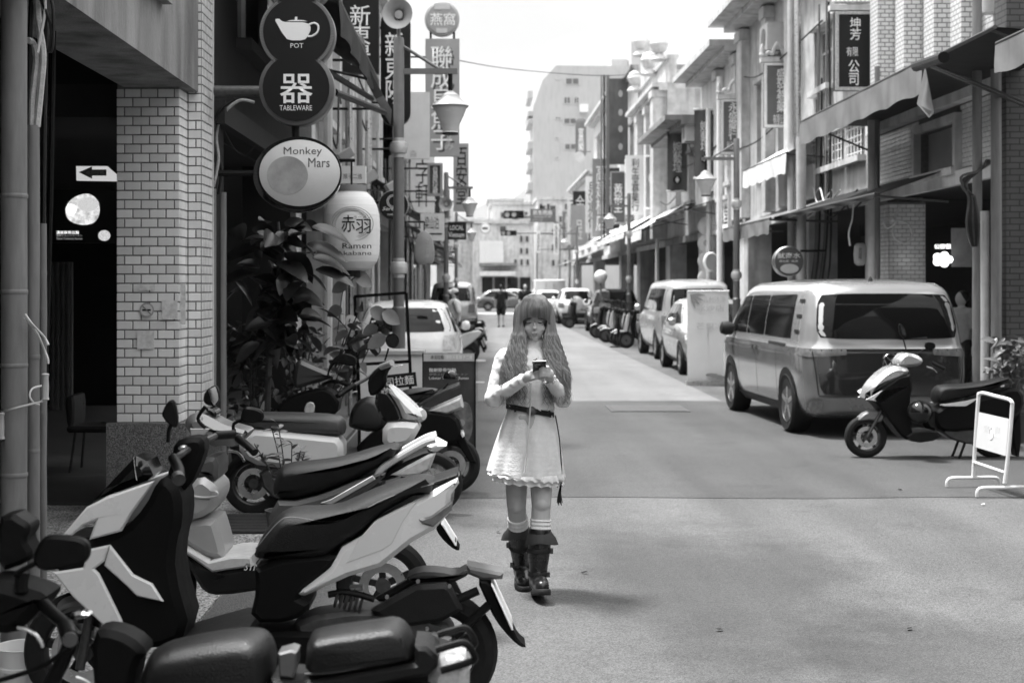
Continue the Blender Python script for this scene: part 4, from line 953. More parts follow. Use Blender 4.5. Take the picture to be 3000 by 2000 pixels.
# paper lantern
ln = thing('paper_lantern', 'large ribbed white paper lantern with brushed ramen lettering', 'lantern', W(1032, 815, 12.6))
DL = 12.6; cl_ = W(1030, 676, DL); sc_ = DL / F
prof = [(62, -116), (78, -112), (102, -92), (110, -74), (114, -44), (116, 0), (113, 44), (104, 72), (88, 94), (66, 110), (56, 116)]
fine = []
for i in range(len(prof) - 1):
    for k in range(7):
        t = k / 7; r_ = prof[i][0] * (1 - t) + prof[i + 1][0] * t; z_ = prof[i][1] * (1 - t) + prof[i + 1][1] * t
        fine.append((r_ * sc_ * .72 + (.0035 if k % 2 else 0), z_ * sc_))
LAN = M('lantern_paper', .68, .65, nv=.06, ns=4)
MB().lathe(fine, cl_, n=40).build('shade', LAN, ln, 80)
MB().lathe([(.13, -.02), (.135, 0), (.13, .05)], cl_ + Vector((0, 0, 116 * sc_)), n=28).build('top_cap', M('cap_grey', .2, .5), ln)
MB().lathe([(.08, -.025), (.082, .03)], cl_ - Vector((0, 0, 126 * sc_)), n=28).build('bottom_cap', INK, ln)
yf = DL - 114 * sc_ * .72 - .008
lt3 = lambda s, m, x0, x1, y0, y1, **k: tx(s, m, ln, x0, x1, y0, y1, yf, **k)
ring = MB()
for k, (rx, rz_) in enumerate(((62, 50), (55, 44), (48, 40))):
    e = ell(W(1030, 655, yf).x, W(1030, 655, yf).z, rx * yf / F, rz_ * yf / F, 40)
    ring.tube([(p[0], yf + .012 + (p[0] - cl_.x) ** 2 * 1.2, p[1]) for p in e + e[:1]], .004, 5)
tag(ring.build('brush_rings', M('brush_grey', .42, .6), ln), kind='stuff')
lt3('赤', INK, 1000, 1040, 630, 680, bold=.02, shear=.0); lt3('羽', INK, 1042, 1086, 642, 684, bold=.02)
lt3('ラーメン', INK, 1036, 1086, 632, 641); lt3('Ramen', INK, 1003, 1088, 712, 728, bold=.015, spacing=1); lt3('Akabane', INK, 985, 1088, 735, 747, bold=.01)
MB().tube([W(1030, 470, DL), W(1030, 560, DL)], .01, 6).build('cord', CABLE, ln)
MB().tube([W(900, 470, DL), W(1040, 470, DL)], .015, 6).build('bracket', BLACK, ln)
# vertical shop signs, left side (face the walker, stand out from the facade)
def vsign(name, label, x0, x1, y0, y1, d, mat, s, tm, tx0, tx1, ty0, ty1, rnd=0, frame=None, bold=.02, th=.14, arm=True, side=1, cat='sign'):
    t = thing(name, label, cat, W((x0 + x1) / 2, y1, d))
    a, b = W(x0, y1, d), W(x1, y0, d)
    if rnd: MB().prism(rrect(a.x, b.x, a.z, b.z, rnd), XZ, d, d + th, .006).build('board', mat, t, 50)
    else: MB().box(a.x, b.x, d, d + th, a.z, b.z).build('board', mat, t, 0)
    if frame:
        w = .05
        for q in ((a.x, b.x, b.z - w, b.z), (a.x, b.x, a.z, a.z + w), (a.x, a.x + w, a.z + w, b.z - w), (b.x - w, b.x, a.z + w, b.z - w)): MB().box(q[0], q[1], d - .03, d - .002, q[2], q[3]).build('frame', frame, t, 0)
    if s: tx(s, tm, t, tx0, tx1, ty0, ty1, d - .006 - (.0 if not frame else .002), vertical=len(s) > 1, bold=bold)
    if arm:
        xw = XL if side < 0 else XR
        for f in (.15, .85):
            z = a.z + (b.z - a.z) * f; MB().tube([((a.x if side < 0 else b.x), d + th / 2, z), (xw, d + th / 2, z)], .018, 6).build('bracket', BLACK, t)
    return t
GRY = M('sign_grey', .11, .5, nv=.1); GRYL = M('sign_grey_light', .3, .5, nv=.1); GRYD = M('sign_grey_dark', .07, .5, nv=.1)
vsign('vertical_sign', 'square-cornered black vertical sign with white characters behind the awning flap', 1003, 1110, -60, 215, 17.5, SGBLK, '新東陽', SGW, 1025, 1085, 15, 190, side=-1)
vsign('vertical_sign', 'round-ended black vertical sign with white characters behind the lamp post', 1115, 1202, 28, 368, 19.0, SGBLK, '新東陽', SGW, 1128, 1182, 95, 305, rnd=.18, side=-1)
rs = thing('round_sign', 'round grey bird nest sign standing above the dried-roe sign', 'sign', W(1295, 115, 27))
c = W(1295, 55, 27); MB().prism(ell(c.x, c.z, 51 * 27 / F, 51 * 27 / F, 36), XZ, 27, 27.15, .01).build('disc', M('sign_mid', .36, .5, nv=.08), rs, 50)
MB().prism(ell(c.x, c.z, 44 * 27 / F, 44 * 27 / F, 36), XZ, 26.985, 26.999).build('field', GRYL, rs, 0)
tx('燕窩', SGW, rs, 1260, 1334, 38, 75, 26.98, bold=.03)
for q, z in (((1272, 1318, 10, 28), 0), ((1278, 1310, 83, 97), 0)): panel(rs, 'badge', *q, 26.975, M('badge_pale', .5, .5), .008)
for x in (1262, 1330): MB().tube([W(x, 90, 27.07), W(x, 118, 27.07)], .025, 6).build('leg', BLACK, rs)
v = vsign('vertical_sign', 'tall grey sign for dried mullet roe with shadowed white characters', 1246, 1346, 114, 458, 27.0, GRYL, '聯成烏魚子', SGW, 1262, 1325, 135, 440, bold=.03, side=-1)
tx('聯成烏魚子', GRYD, v, 1268, 1332, 141, 446, 26.997, vertical=True, bold=.03); tx('からすみ', M('badge_pale', .5), v, 1302, 1330, 330, 440, 26.99, vertical=True)
vsign('vertical_sign', 'grey vertical sign with three black characters past the second street lamp', 1328, 1373, 420, 620, 38, GRYL, '百安堂', INK, 1336, 1368, 432, 598, side=-1, bold=.03)
vsign('vertical_sign', 'pale blank vertical sign board behind the dark lamp post', 1178, 1258, 270, 465, 24, M('board_pale', .62, .5, nv=.08), '大良', M('faint', .4), 1200, 1222, 440, 460, side=-1, bold=0)
vsign('vertical_sign', 'small framed dark vertical plaque below the dried-roe sign', 1252, 1297, 478, 574, 29, GRYD, '台昌民術藏', SGW, 1267, 1283, 486, 568, frame=GRYL, side=-1)
so = thing('round_sign', 'round black sign with a thin ring behind the dark lamp post', 'sign', W(1153, 645, 18))
c = W(1153, 601, 18); MB().prism(ell(c.x, c.z, 44 * 18 / F, 44 * 18 / F, 36), XZ, 18, 18.1, .008).build('disc', GRYL, so, 50)
MB().prism(ell(c.x, c.z, 42 * 18 / F, 42 * 18 / F, 36), XZ, 17.99, 17.999).build('face', INK, so, 0)
for r in (19, 15):
    e = ell(W(1153, 590, 18).x, W(1153, 590, 18).z, r * 18 / F, r * 18 / F, 30); MB().tube([(p[0], 17.985, p[1]) for p in e + e[:1]], .004, 5).build('ring', SGW, so)
tx('Serenity', SGW, so, 1120, 1185, 606, 620, 17.985, shear=.3, bold=.01); tx('內湖咖啡', SGW, so, 1135, 1170, 626, 631, 17.985)
MB().tube([W(1080, 593, 18.05), W(1112, 593, 18.05)], .02, 6).build('bracket', BLACK, so)
kb = thing('roe_board', 'rounded two-lobed grey hanging board with Japanese lettering', 'sign', W(1244, 778, 22))
pts = [(1232, 676), (1252, 676), (1266, 695), (1274, 735), (1272, 765), (1262, 777), (1246, 772), (1242, 776), (1228, 776), (1216, 765), (1213, 735), (1218, 700)]
MB().prism(chaikin([(W(x, y, 22).x, W(x, y, 22).z) for x, y in pts], 2), XZ, 22, 22.08, .012).build('board', M('roe_grey', .3, .45, nv=.15, ns=4), kb, 50)
tx('からすみ', M('badge_pale', .5), kb, 1246, 1256, 696, 755, 21.99, vertical=True, bold=.02); MB().tube([W(1243, 678, 22.04), W(1243, 650, 22.04)], .012, 6).build('hanger', BLACK, kb)
MB().tube([W(1160, 650, 22.04), W(1243, 650, 22.04)], .015, 6).build('bracket', BLACK, kb)
wb = thing('shop_board', 'white shop board with brushed characters under the dark metal awning', 'sign', W(1265, 705, 26))
panel(wb, 'board', 1232, 1302, 625, 705, 26, M('board_white', .6, .5, nv=.1), .06)
tx('梁山泊', INK, wb, 1244, 1285, 635, 672, 25.995); panel(wb, 'bar', 1255, 1295, 683, 687, 25.99, INK, .009)
cs_ = thing('cafe_sign', 'black square cafe sign with white letters past the second lamp post', 'sign', W(1340, 700, 34))
panel(cs_, 'board', 1312, 1366, 650, 702, 34, INK, .08); tx('LOCAL', SGW, cs_, 1318, 1358, 660, 674, 33.99, bold=.02); tx('Vietnam', SGW, cs_, 1314, 1360, 680, 695, 33.99, bold=.02)
MB().tube([W(1290, 655, 34.05), W(1314, 655, 34.05)], .02, 6).build('bracket', BLACK, cs_)
# right side signs
fr = M('sign_frame_fret', .4, .5, nv=.5, ns=40)
v = vsign('vertical_sign', 'framed black company sign with carved white characters above the grey awning', 2447, 2562, 34, 265, 22.4, INK, '坤芳', SGW, 2490, 2522, 52, 118, frame=fr, bold=.02)
tx('有限', SGW, v, 2480, 2514, 138, 165, 22.39); tx('公司', SGW, v, 2486, 2518, 176, 250, 22.39, vertical=True, bold=.02)
panel(v, 'crest_bar', 2432, 2578, 14, 30, 22.4, STONE, .14)
for x in range(2445, 2570, 12): MB().lathe([(.03, -.03), (.05, 0), (.03, .05)], W(x, 6, 22.45), n=8).build('crest_scroll', STONE, v)
def crest(v, x0, x1, y, d):
    panel(v, 'crest_bar', x0, x1, y, y + 14, d, STONE, .14)
    for x in (x0 + 4, x1 - 4): MB().lathe([(.05, 0), (.07, .05), (.05, .1), (.06, .14), (.02, .26)], W(x, y, d + .07), n=10).build('finial', STONE, v)
    m = (x0 + x1) / 2; w = (x1 - x0) / 2 - 10
    for sg in (-1, 1): MB().tube(spline([W(m + sg * w, y - 2, d + .07), W(m + sg * w * .7, y - 14, d + .07), W(m + sg * w * .4, y - 10, d + .07), W(m + sg * w * .25, y - 28, d + .07), W(m, y - 42, d + .07)], 5), .04, 6).build('scroll', STONE, v)
v = vsign('vertical_sign', 'pale framed medicine sign with a scrolled crest beside the tall downpipes', 2239, 2322, 185, 373, 28.2, GRY, '盛發蔘藥', SGW, 2275, 2303, 200, 330, frame=CREAM); crest(v, 2229, 2330, 168, 28.2)
tx('有限公司', SGW, v, 2265, 2305, 335, 365, 28.19)
v = vsign('vertical_sign', 'pale framed medicine shop sign with a scrolled crest behind the street lamp', 2113, 2190, 292, 452, 33.0, GRY, '永盛藥行', SGW, 2134, 2165, 300, 410, frame=CREAM); crest(v, 2102, 2200, 276, 33.0)
tx('公司', SGW, v, 2128, 2148, 415, 438, 32.99, vertical=True)
def banner(label, x0, x1, y0, y1, d, mat):
    t = thing('fabric_banner', label, 'banner', W((x0 + x1) / 2, y1, d), 'fabric banners on brackets')
    mb = MB(); rows = []
    for j in range(9):
        rows.append([W(x0 + (x1 - x0) * i / 10, y0 + (y1 - y0) * j / 8, d + .03 * math.sin(i * .9 + j * .3)) for i in range(11)])
    v = [p for r in rows for p in r]; f = [(j * 11 + i, j * 11 + i + 1, j * 11 + i + 12, j * 11 + i + 11) for j in range(8) for i in range(10)]
    mb.add(v + [p + EY * .006 for p in v], f + [tuple(q + 99 for q in reversed(g)) for g in f]); mb.build('cloth', mat, t, 60)
    for y in (y0, y1): MB().tube([W(x0 - 3, y, d), W(x1 + 14, y, d)], .025, 6).build('rail', WHITE, t)
    return t
BCLOTH = M('banner_cloth', .1, .7, nv=.12)
for lab, x0, x1, y0, y1, d in (('grey fabric banner with three white characters next to the medicine shop sign', 2034, 2096, 321, 522, 37), ('grey fabric banner with three white characters next to the plain round-emblem banner', 1955, 2013, 382, 560, 42)):
    t = banner(lab, x0, x1, y0, y1, d, BCLOTH); k = (x1 - x0) / 60
    tx('婉藝埕', SGW, t, x0 + 17 * k, x0 + 44 * k, y0 + 33, y0 + 122, d - .045, vertical=True, bold=.02)
    c = W((x0 + x1) / 2, y0 + 145, d - .045); MB().prism(ell(c.x, c.z, 12 * d / F, 12 * d / F), XZ, d - .04, d - .046).build('emblem', INK, t, 0)
    MB().prism([(c.x - 6 * d / F, c.z), (c.x, c.z + 10 * d / F), (c.x + 6 * d / F, c.z), (c.x, c.z - 10 * d / F)], XZ, d - .0465, d - .049).build('emblem_mark', SGW, t, 0)
t = banner('pale grey pleated banner with a white round emblem', 1894, 1950, 458, 610, 48, M('banner_pale', .28, .7, nv=.1)); c = W(1920, 522, 47.95)
MB().prism(ell(c.x, c.z, 20 * 48 / F, 24 * 48 / F), XZ, 47.955, 47.94).build('emblem', SGW, t, 0)
vsign('vertical_sign', 'long white vertical medicine hall sign with black brush characters', 1833, 1888, 455, 628, 51, M('board_white2', .72, .5, nv=.04), '利生堂蔘藥行', INK, 1850, 1873, 465, 618, bold=.015)
vsign('vertical_sign', 'dark framed vertical sign with three white characters next to the white medicine hall sign', 1788, 1833, 502, 655, 57, M('sign_dk2', .09, .5), '黃裕生', SGW, 1798, 1824, 538, 622, frame=GRYL, bold=.03)
tw = thing('construction_wrap', 'tall dark cloth wrap with faded spots hung on scaffold poles', 'banner', W(1812, 480, 58))
panel(tw, 'cloth', 1786, 1840, 230, 482, 58, M('wrap_cloth', .1, .7, nv=.35, ns=1.2, dirt=.3), .05)
for x in (1762, 1770, 1778, 1783): MB().tube([W(x, 220, 58.1), W(x, 720, 58.1)], .045, 6).build('pole', PIPE if x != 1770 else BLACK, tw)
for y in (275, 330, 378, 430): MB().prism(ell(W(1818, y, 58).x, W(1818, y, 58).z, .09, .14, 12), XZ, 57.995, 57.98).build('spot', M('faint', .4), tw, 0)
v = vsign('vertical_sign', 'round-topped grey bird nest sign before the pale arched-window house', 1686, 1718, 345, 462, 78, M('sign_dk3', .14, .5), '官燕閣', SGW, 1694, 1710, 375, 442, rnd=.28, frame=None)
MB().prism(ell(W(1697, 460, 78).x, W(1697, 460, 78).z, .28, .3), XZ, 77.9, 77.99).build('lotus_emblem', M('badge_pale', .5), v, 50)
vsign('vertical_sign', 'grey and white pharmacy banner sign near the crossing', 1672, 1722, 600, 720, 72, GRYL, '日立', SGW, 1688, 1706, 645, 700)
vsign('vertical_sign', 'thin white vertical sign with black characters by the crossing', 1572, 1583, 676, 740, 92, PAPER, '金利號', INK, 1574, 1581, 682, 735)
vsign('vertical_sign', 'second thin white vertical sign with black characters by the crossing', 1622, 1638, 655, 745, 85, PAPER, '永久金香行', INK, 1625, 1635, 660, 740)
# stacked round signs
st = thing('stacked_round_signs', 'column of four pale round signs one below another on a post', 'sign', W(2072, 860, 36.5))
for i, y in enumerate((662, 713, 764, 815)):
    c = W(2072, y, 36.5); MB().prism(ell(c.x, c.z, 27 * 36.5 / F, 27 * 36.5 / F), XZ, 36.5, 36.58, .01).build('disc', M('disc_pale', .5, .5, nv=.1), st, 50)
tx('Φ', INK, st, 2062, 2078, 703, 720, 36.49); tx('茶舖', M('faint', .4), st, 2062, 2082, 664, 684, 36.49); tx('老街', M('faint', .4), st, 2060, 2080, 752, 776, 36.49)
MB().tube([W(2086, 640, 36.55), W(2086, 1010, 36.55)], .04, 8).build('post', WHITE, st)
rd = thing('round_sign', 'round dark sign with a pale mound picture behind the two-tone van', 'sign', W(2312, 812, 23.5))
c = W(2310, 766, 23.5); MB().prism(ell(c.x, c.z, 45 * 23.5 / F, 45 * 23.5 / F, 36), XZ, 23.5, 23.62, .01).build('case', STEEL, rd, 50)
MB().prism(ell(c.x + .01, c.z, 42 * 23.5 / F, 42 * 23.5 / F, 36), XZ, 23.48, 23.499).build('face', M('round_dark', .09, .4, nv=.2), rd, 0)
tx('魷商水', SGW, rd, 2278, 2345, 740, 757, 23.475, bold=.03); tx('南北貨 · 乾貨', SGW, rd, 2283, 2338, 762, 768, 23.475)
c = W(2312, 787, 23.5); MB().prism(ell(c.x, c.z, 27 * 23.5 / F, 14 * 23.5 / F, 24), XZ, 23.479, 23.474).build('mound', M('badge_pale', .5), rd, 0)
MB().tube([W(2345, 735, 23.55), W(2420, 735, 23.55)], .02, 6).build('bracket', BLACK, rd)
ps2 = thing('calligraphy_panel', 'framed white calligraphy panel on the pale shophouse wall', 'sign', FR.p(36, 3.3, .05))
mb = MB(); FR.box(mb, 34.2, 36.4, 3.15, 3.85, .1, .14); mb.build('board', PAPER, ps2, 0)
text('順風堂', INK, ps2, FR.p(35.3, 3.5, .145), 1.7, .5, (0, -1, 0), bold=.03)
for q in ((34.1, 36.5, 3.85, 3.95), (34.1, 36.5, 3.05, 3.15), (34.1, 34.2, 3.15, 3.85), (36.4, 36.5, 3.15, 3.85)):
    mb = MB(); FR.box(mb, *q, .1, .2); mb.build('frame', STONE, ps2, 0)
ovl = thing('oval_wall_sign', 'half-hidden round grey sign on the brick wall behind the silver van', 'sign', W(2080, 800, 35))
c = W(2083, 767, 35.3); MB().prism(ell(c.x, c.z, 22 * 35 / F, 29 * 35 / F), XZ, 35.3, 35.4, .02).build('disc', WHITE, ovl, 50); MB().prism(ell(c.x + .02, c.z, 18 * 35 / F, 25 * 35 / F), XZ, 35.28, 35.299).build('face', M('disc_mid', .25), ovl, 0)
gl = thing('globe_lamp', 'white globe lamp on a post beside the black parked car', 'lamp', W(1760, 900, 52)); c = W(1760, 810, 52)
MB().lathe([(.01, -.24)] + [(.24 * math.cos(R(a)), .24 * math.sin(R(a))) for a in range(-75, 90, 15)] + [(.01, .24)], c, n=20).build('globe', WHITE, gl); MB().tube([c - EZ * .2, Vector((c.x, c.y, .06))], .04, 8).build('post', PIPE, gl)
hl = thing('hanging_lantern', 'small dim round lantern hanging under the low black awning', 'lantern', W(2520, 780, 21.8)); c = W(2520, 745, 21.8)
MB().lathe([(.05, -.17), (.09, -.13), (.1, 0), (.09, .13), (.05, .17)], c, n=18).build('shade', M('lantern_dim', .35, .6), hl); MB().tube([c + EZ * .17, c + EZ * .45], .006, 5).build('cord', CABLE, hl)
tx('吉祥', INK, hl, 2515, 2525, 725, 762, 21.69, vertical=True)
# ---------------------------------------------------------------- street lamps with horn loudspeakers
POLE = M('lamp_post_paint', .13, .4, nv=.12, ns=8); LAMPG = M('lamp_glass', .55, .25, nv=.08, trans=0); BAND = M('band_metal', .5, .45, .3, nv=.15, ns=15)
def lamp(x, y, sx, label, armz=4.16, speaker=True, horn=True):
    t = thing('street_lamp', label, 'street lamp', (x, y, 0), 'street lamps with hanging lanterns')
    b = Vector((x, y, 0))
    MB().lathe([(.1, 0), (.1, .12), (.075, .16), (.072, 1.45), (.078, 1.46), (.078, 1.5), (.062, 1.52), (.06, armz + .35), (.05, armz + .38)], b, n=18).build('post', POLE, t)
    for z in (1.95, 2.85 + .45):
        MB().lathe([(.066, -.11), (.066, -.07), (.09, -.06), (.105, 0), (.09, .06), (.066, .07), (.066, .11)], b + EZ * z, n=16).build('band', BAND, t)
    MB().box(x + min(.03 * sx, .66 * sx), x + max(.03 * sx, .66 * sx), y - .025, y + .025, armz - .03, armz + .03).build('arm', POLE, t, 0)
    MB().tube([b + Vector((.05 * sx, 0, armz + .28)), b + Vector((.45 * sx, 0, armz + .03))], .018, 8).build('brace', POLE, t)
    c = b + Vector((.58 * sx, 0, armz - .55))
    MB().tube([c + EZ * .52, c + EZ * .28], .025, 8).build('stem', BLACK, t)
    MB().lathe([(.03, .33), (.1, .28), (.11, .25), (.21, .16), (.2, .145)], c, n=20).build('hood', POLE if False else M('hood_paint', .32, .4), t)
    MB().lathe([(.19, .15), (.15, .05), (.1, -.06), (.085, -.13), (.09, -.14)], c, n=20).build('shade', LAMPG, t)
    MB().lathe([(.09, -.14), (.09, -.16), (.07, -.165)], c, n=20).build('rim', BLACK, t)
    if horn:
        h = b + Vector((0, -.12, armz + .62)) if horn is True else b + Vector((0, -.12, horn))
        MB().tube([b + EZ * (armz + .35), b + EZ * (h.z + .12)], .022, 8).build('mast', PIPE, t)
        MB().lathe([(.02, .22), (.05, .16), (.09, .05), (.165, -.03), (.17, -.05), (.155, -.045), (.08, .04), (.05, .1), (.05, .06), (.045, .03), (.01, .025)], h, axis=(.1, 1, .05), n=24).build('horn', M('horn_paint', .42, .4, nv=.05), t)
    return t
lamp(-.89, 16.0, 1, 'grey street lamp post with a horn loudspeaker in front of the dark vertical signs')
lamp(-.78, 35.0, 1, 'grey street lamp post with a lower horn loudspeaker past the white wagon', horn=3.75)
lamp(-.82, 54.0, 1, 'thin far street lamp post beside the silver parked van', horn=0)
lamp(4.91, 27.0, -1, 'grey street lamp post behind the white banner stand', horn=0)
lamp(4.57, 43.0, -1, 'street lamp post between the silver van and the black parked car', horn=0)
lamp(4.6, 66.0, -1, 'far street lamp post by the white parked car on the van side', horn=0)
# ---------------------------------------------------------------- traffic lights at the crossing
tm = thing('traffic_light', 'mast-arm traffic light with three round lenses and a street-name plate', 'traffic light', (W(1668, 837, 93).x, 93, 0))
xm = W(1668, 0, 93).x; za = W(0, 634, 93).z
MB().tube(spline([(xm, 93, 0), (xm, 93, za - 2.2), (xm - .3, 93, za - .9), (xm - 1.3, 93, za - .15), (xm - 2.5, 93, za)], 5) + [Vector((W(1478, 0, 93).x, 93, za))], .09, 10).build('mast', PIPE, tm)
def lightbox(t, x0, x1, y0, y1, d):
    panel(t, 'housing', x0, x1, y0, y1, d, INK, .3); k = (x1 - x0) / 3
    for i in range(3):
        c = W(x0 + k * (i + .5), (y0 + y1) / 2, d - .02); MB().prism(ell(c.x, c.z, .36 * k * d / F, .36 * k * d / F, 18), XZ, d - .001, d - .05).build('lens', (WHITE, WHITE, BLACK)[i], t, 50)
        MB().lathe([(.4 * k * d / F, 0), (.4 * k * d / F, .2)], (c.x, d - .2, c.z), axis=(0, 1, 0), n=14, caps=False).build('visor', BLACK, t)
lightbox(tm, 1476, 1535, 617, 640, 92.8)
panel(tm, 'name_plate', 1553, 1628, 612, 651, 92.8, M('plate_dark', .12, .5, nv=.15), .05)
tx('民生西路', SGW, tm, 1562, 1618, 616, 630, 92.78, bold=.03); tx('Minsheng W. Rd.', SGW, tm, 1565, 1616, 633, 638, 92.78); tx('西寧北路', M('faint', .4), tm, 1560, 1590, 641, 648, 92.78)
t2 = thing('traffic_light', 'smaller far traffic light beyond the crossing', 'traffic light', (W(1540, 837, 104).x, 104, 0))
z2 = W(0, 682, 104).z; x2 = W(1640, 0, 104).x
MB().tube([(x2, 104.1, 0), (x2, 104.1, z2), (W(1470, 0, 104).x, 104.1, z2)], .08, 8).build('mast', PIPE, t2); lightbox(t2, 1467, 1513, 675, 690, 104)
nt_ = thing('turn_sign', 'round no-turn road sign hanging at the crossing', 'road sign', W(1422, 690, 95)); c = W(1422, 669, 95)
MB().prism(ell(c.x, c.z, .36, .36), XZ, 95, 95.05, .01).build('disc', GRYL, nt_, 50); MB().prism(ell(c.x, c.z, .3, .3), XZ, 94.985, 94.999).build('field', PAPER, nt_, 0); MB().box(c.x - .2, c.x + .16, 94.97, 94.984, c.z - .06, c.z + .06).build('arrow', INK, nt_, 0)
MB().tube([W(1365, 655, 95.1), W(1440, 655, 95.1)], .06, 6).build('arm', PIPE, nt_)
def translucent(name, v, k):
    m = M(name, v, .6, nv=.04, ns=3); n = m.node_tree.nodes; l = m.node_tree.links; b = n['Principled BSDF']
    tr = n.new('ShaderNodeBsdfTranslucent'); tr.inputs[0].default_value = (v, v, v, 1); mx = n.new('ShaderNodeMixShader'); mx.inputs[0].default_value = k
    l.new(b.outputs[0], mx.inputs[1]); l.new(tr.outputs[0], mx.inputs[2]); l.new(mx.outputs[0], n['Material Output'].inputs[0]); return m
# ---------------------------------------------------------------- cars
class Car:
    "body as a stack of superellipse slices; panes and lamps are patches laid on that surface"
    def __init__(s, P, n=7): s.P = P; s.n = n
    def at(s, z):
        P = s.P; z = min(max(z, P[0][0]), P[-1][0])
        for a, b in zip(P, P[1:]):
            if a[0] <= z <= b[0]:
                t = (z - a[0]) / (b[0] - a[0]); return [a[i] + (b[i] - a[i]) * t for i in (1, 2, 3)]
    def y(s, x, z):
        r, f, w = s.at(z); q = min(.999, abs((x - (r + f) / 2) / ((f - r) / 2))); return w * (1 - q ** s.n) ** (1 / s.n)
    def xend(s, y, z, front):
        r, f, w = s.at(z); q = min(.999, abs(y / w)); k = (1 - q ** s.n) ** (1 / s.n); return (r + f) / 2 + (f - r) / 2 * k * (1 if front else -1)
    def shell(s, t, name, mat, z0, z1, N=72):
        zs = [z0]; z = z0
        while z < z1 - 1e-6: z = min(z1, z + .05); zs.append(z)
        rg = []
        for z in zs:
            r, f, w = s.at(z); c, L = (r + f) / 2, (f - r) / 2; ring = []
            for k in range(N):
                a = 2 * math.pi * k / N; ca, sa = math.cos(a), math.sin(a); e = 2 / s.n
                ring.append((c + L * math.copysign(abs(ca) ** e, ca), w * math.copysign(abs(sa) ** e, sa), z))
            rg.append(ring)
        return MB().add(*rings_mesh(rg)).build(name, mat, t, 40, world=False)
    def patch(s, t, name, mat, quad, face, off=.006, N=8, M_=6, rnd=.12, thick=True):
        "quad: bl, br, tr, tl in (x or y, z); face: L R (sides), B F (back, front)"
        mb = MB(); vs = []; bl, br, tr, tl = quad
        for j in range(M_ + 1):
            for i in range(N + 1):
                u, v = i / N, j / M_
                a, b = 2 * u - 1, 2 * v - 1
                a2 = a * math.sqrt(max(0, 1 - rnd * b ** 4 * .5)); b2 = b * math.sqrt(max(0, 1 - rnd * a ** 4 * .5)); u, v = (a2 + 1) / 2, (b2 + 1) / 2
                p = [bl[k] * (1 - u) * (1 - v) + br[k] * u * (1 - v) + tr[k] * u * v + tl[k] * (1 - u) * v for k in (0, 1)]
                if face in 'LR': yy = s.y(p[0], p[1]) + off; vs.append((p[0], yy if face == 'L' else -yy, p[1]))
                else: xx = s.xend(p[0], p[1], face == 'F') + (off if face == 'F' else -off); vs.append((xx, p[0], p[1]))
        mb.add(vs, [(j * (N + 1) + i, j * (N + 1) + i + 1, (j + 1) * (N + 1) + i + 1, (j + 1) * (N + 1) + i) for j in range(M_) for i in range(N)])
        return mb.build(name, mat, t, 60, world=False)
    def wheel(s, t, x, sg, r=.33, w=.21, rim=STEEL, spokes=5, yo=None):
        yo = yo if yo is not None else s.y(x, r * 1.7) + .014
        c = Vector((x, sg * yo, r)); ax = (0, -sg, 0)
        MB().lathe([(r * 1.2, .004), (r * 1.2, .2), (.02, .2)], c, ax, 28).build('wheel_arch', INK, t, world=False) if False else None
        wl = MB().lathe([(r * .66, .02), (r * .9, -.004), (r * .98, .02), (r, .05), (r, w - .05), (r * .95, w), (r * .6, w)], c, ax, 28).build('wheel', RUBBER, t, world=False)
        MB().lathe([(r * .67, .018), (r * .64, .012), (r * .6, .05), (.03, .06)], c, ax, 28).build('rim', M('rim_dark', .08, .4, .5), wl, world=False)
        for k in range(spokes):
            a = 2 * math.pi * k / spokes + .3; d = Vector((math.cos(a), 0, math.sin(a))); e = Vector((-math.sin(a), 0, math.cos(a)))
            MB().obox(c + d * r * .34 - Vector((0, sg * .03, 0)), d, e, (0, sg, 0), r * .31, r * .075, .014).build('spoke', rim, wl, world=False)
        MB().lathe([(r * .14, 0), (r * .1, -.01), (.005, -.012)], c + Vector((0, sg * -.02, 0)), ax, 12).build('hub', rim, wl, world=False)
    def arch(s, t, x, sg, r):
        yy = s.y(x, r) + .004; pl = [(x + r * math.cos(R(a)), r * .86 + r * math.sin(R(a))) for a in range(-8, 189, 14)]
        rg = [[Vector((x + (u - x) * k, sg * (s.y(x + (u - x) * k, max(.2, r * .86 + (v - r * .86) * k)) + .004), r * .86 + (v - r * .86) * k)) for u, v in pl] for k in (1, .75, .5, .02)]
        vv, ff = rings_mesh(rg, closed=False, caps=False); MB().add(vv, ff).build('wheel_arch', INK, t, 0, world=False)
def vehicle(name, label, loc, rz, group='cars parked along both kerbs', cat='car'):
    t = thing(name, label, cat, loc, group); t.rotation_euler = (0, 0, rz); return t
CARW = M('car_white', .78, .25, nv=.02, coat=.8); CARS = M('car_silver', .5, .3, .45, nv=.03, coat=.8); CARG = M('car_grey', .36, .3, .45, nv=.03, coat=.8); CARK = M('car_black', .015, .2, nv=0, coat=1.0); CARD = M('car_darkgrey', .12, .25, .4, nv=.03, coat=1)
TAIL = M('tail_lamp', .16, .12, nv=.3, ns=25, coat=1); LAMPC = M('clear_lamp', .6, .1, nv=.3, ns=20, coat=1); TRIM = M('car_trim', .02, .5, nv=.1)
PLATE = M('number_plate', .65, .4, nv=.05)
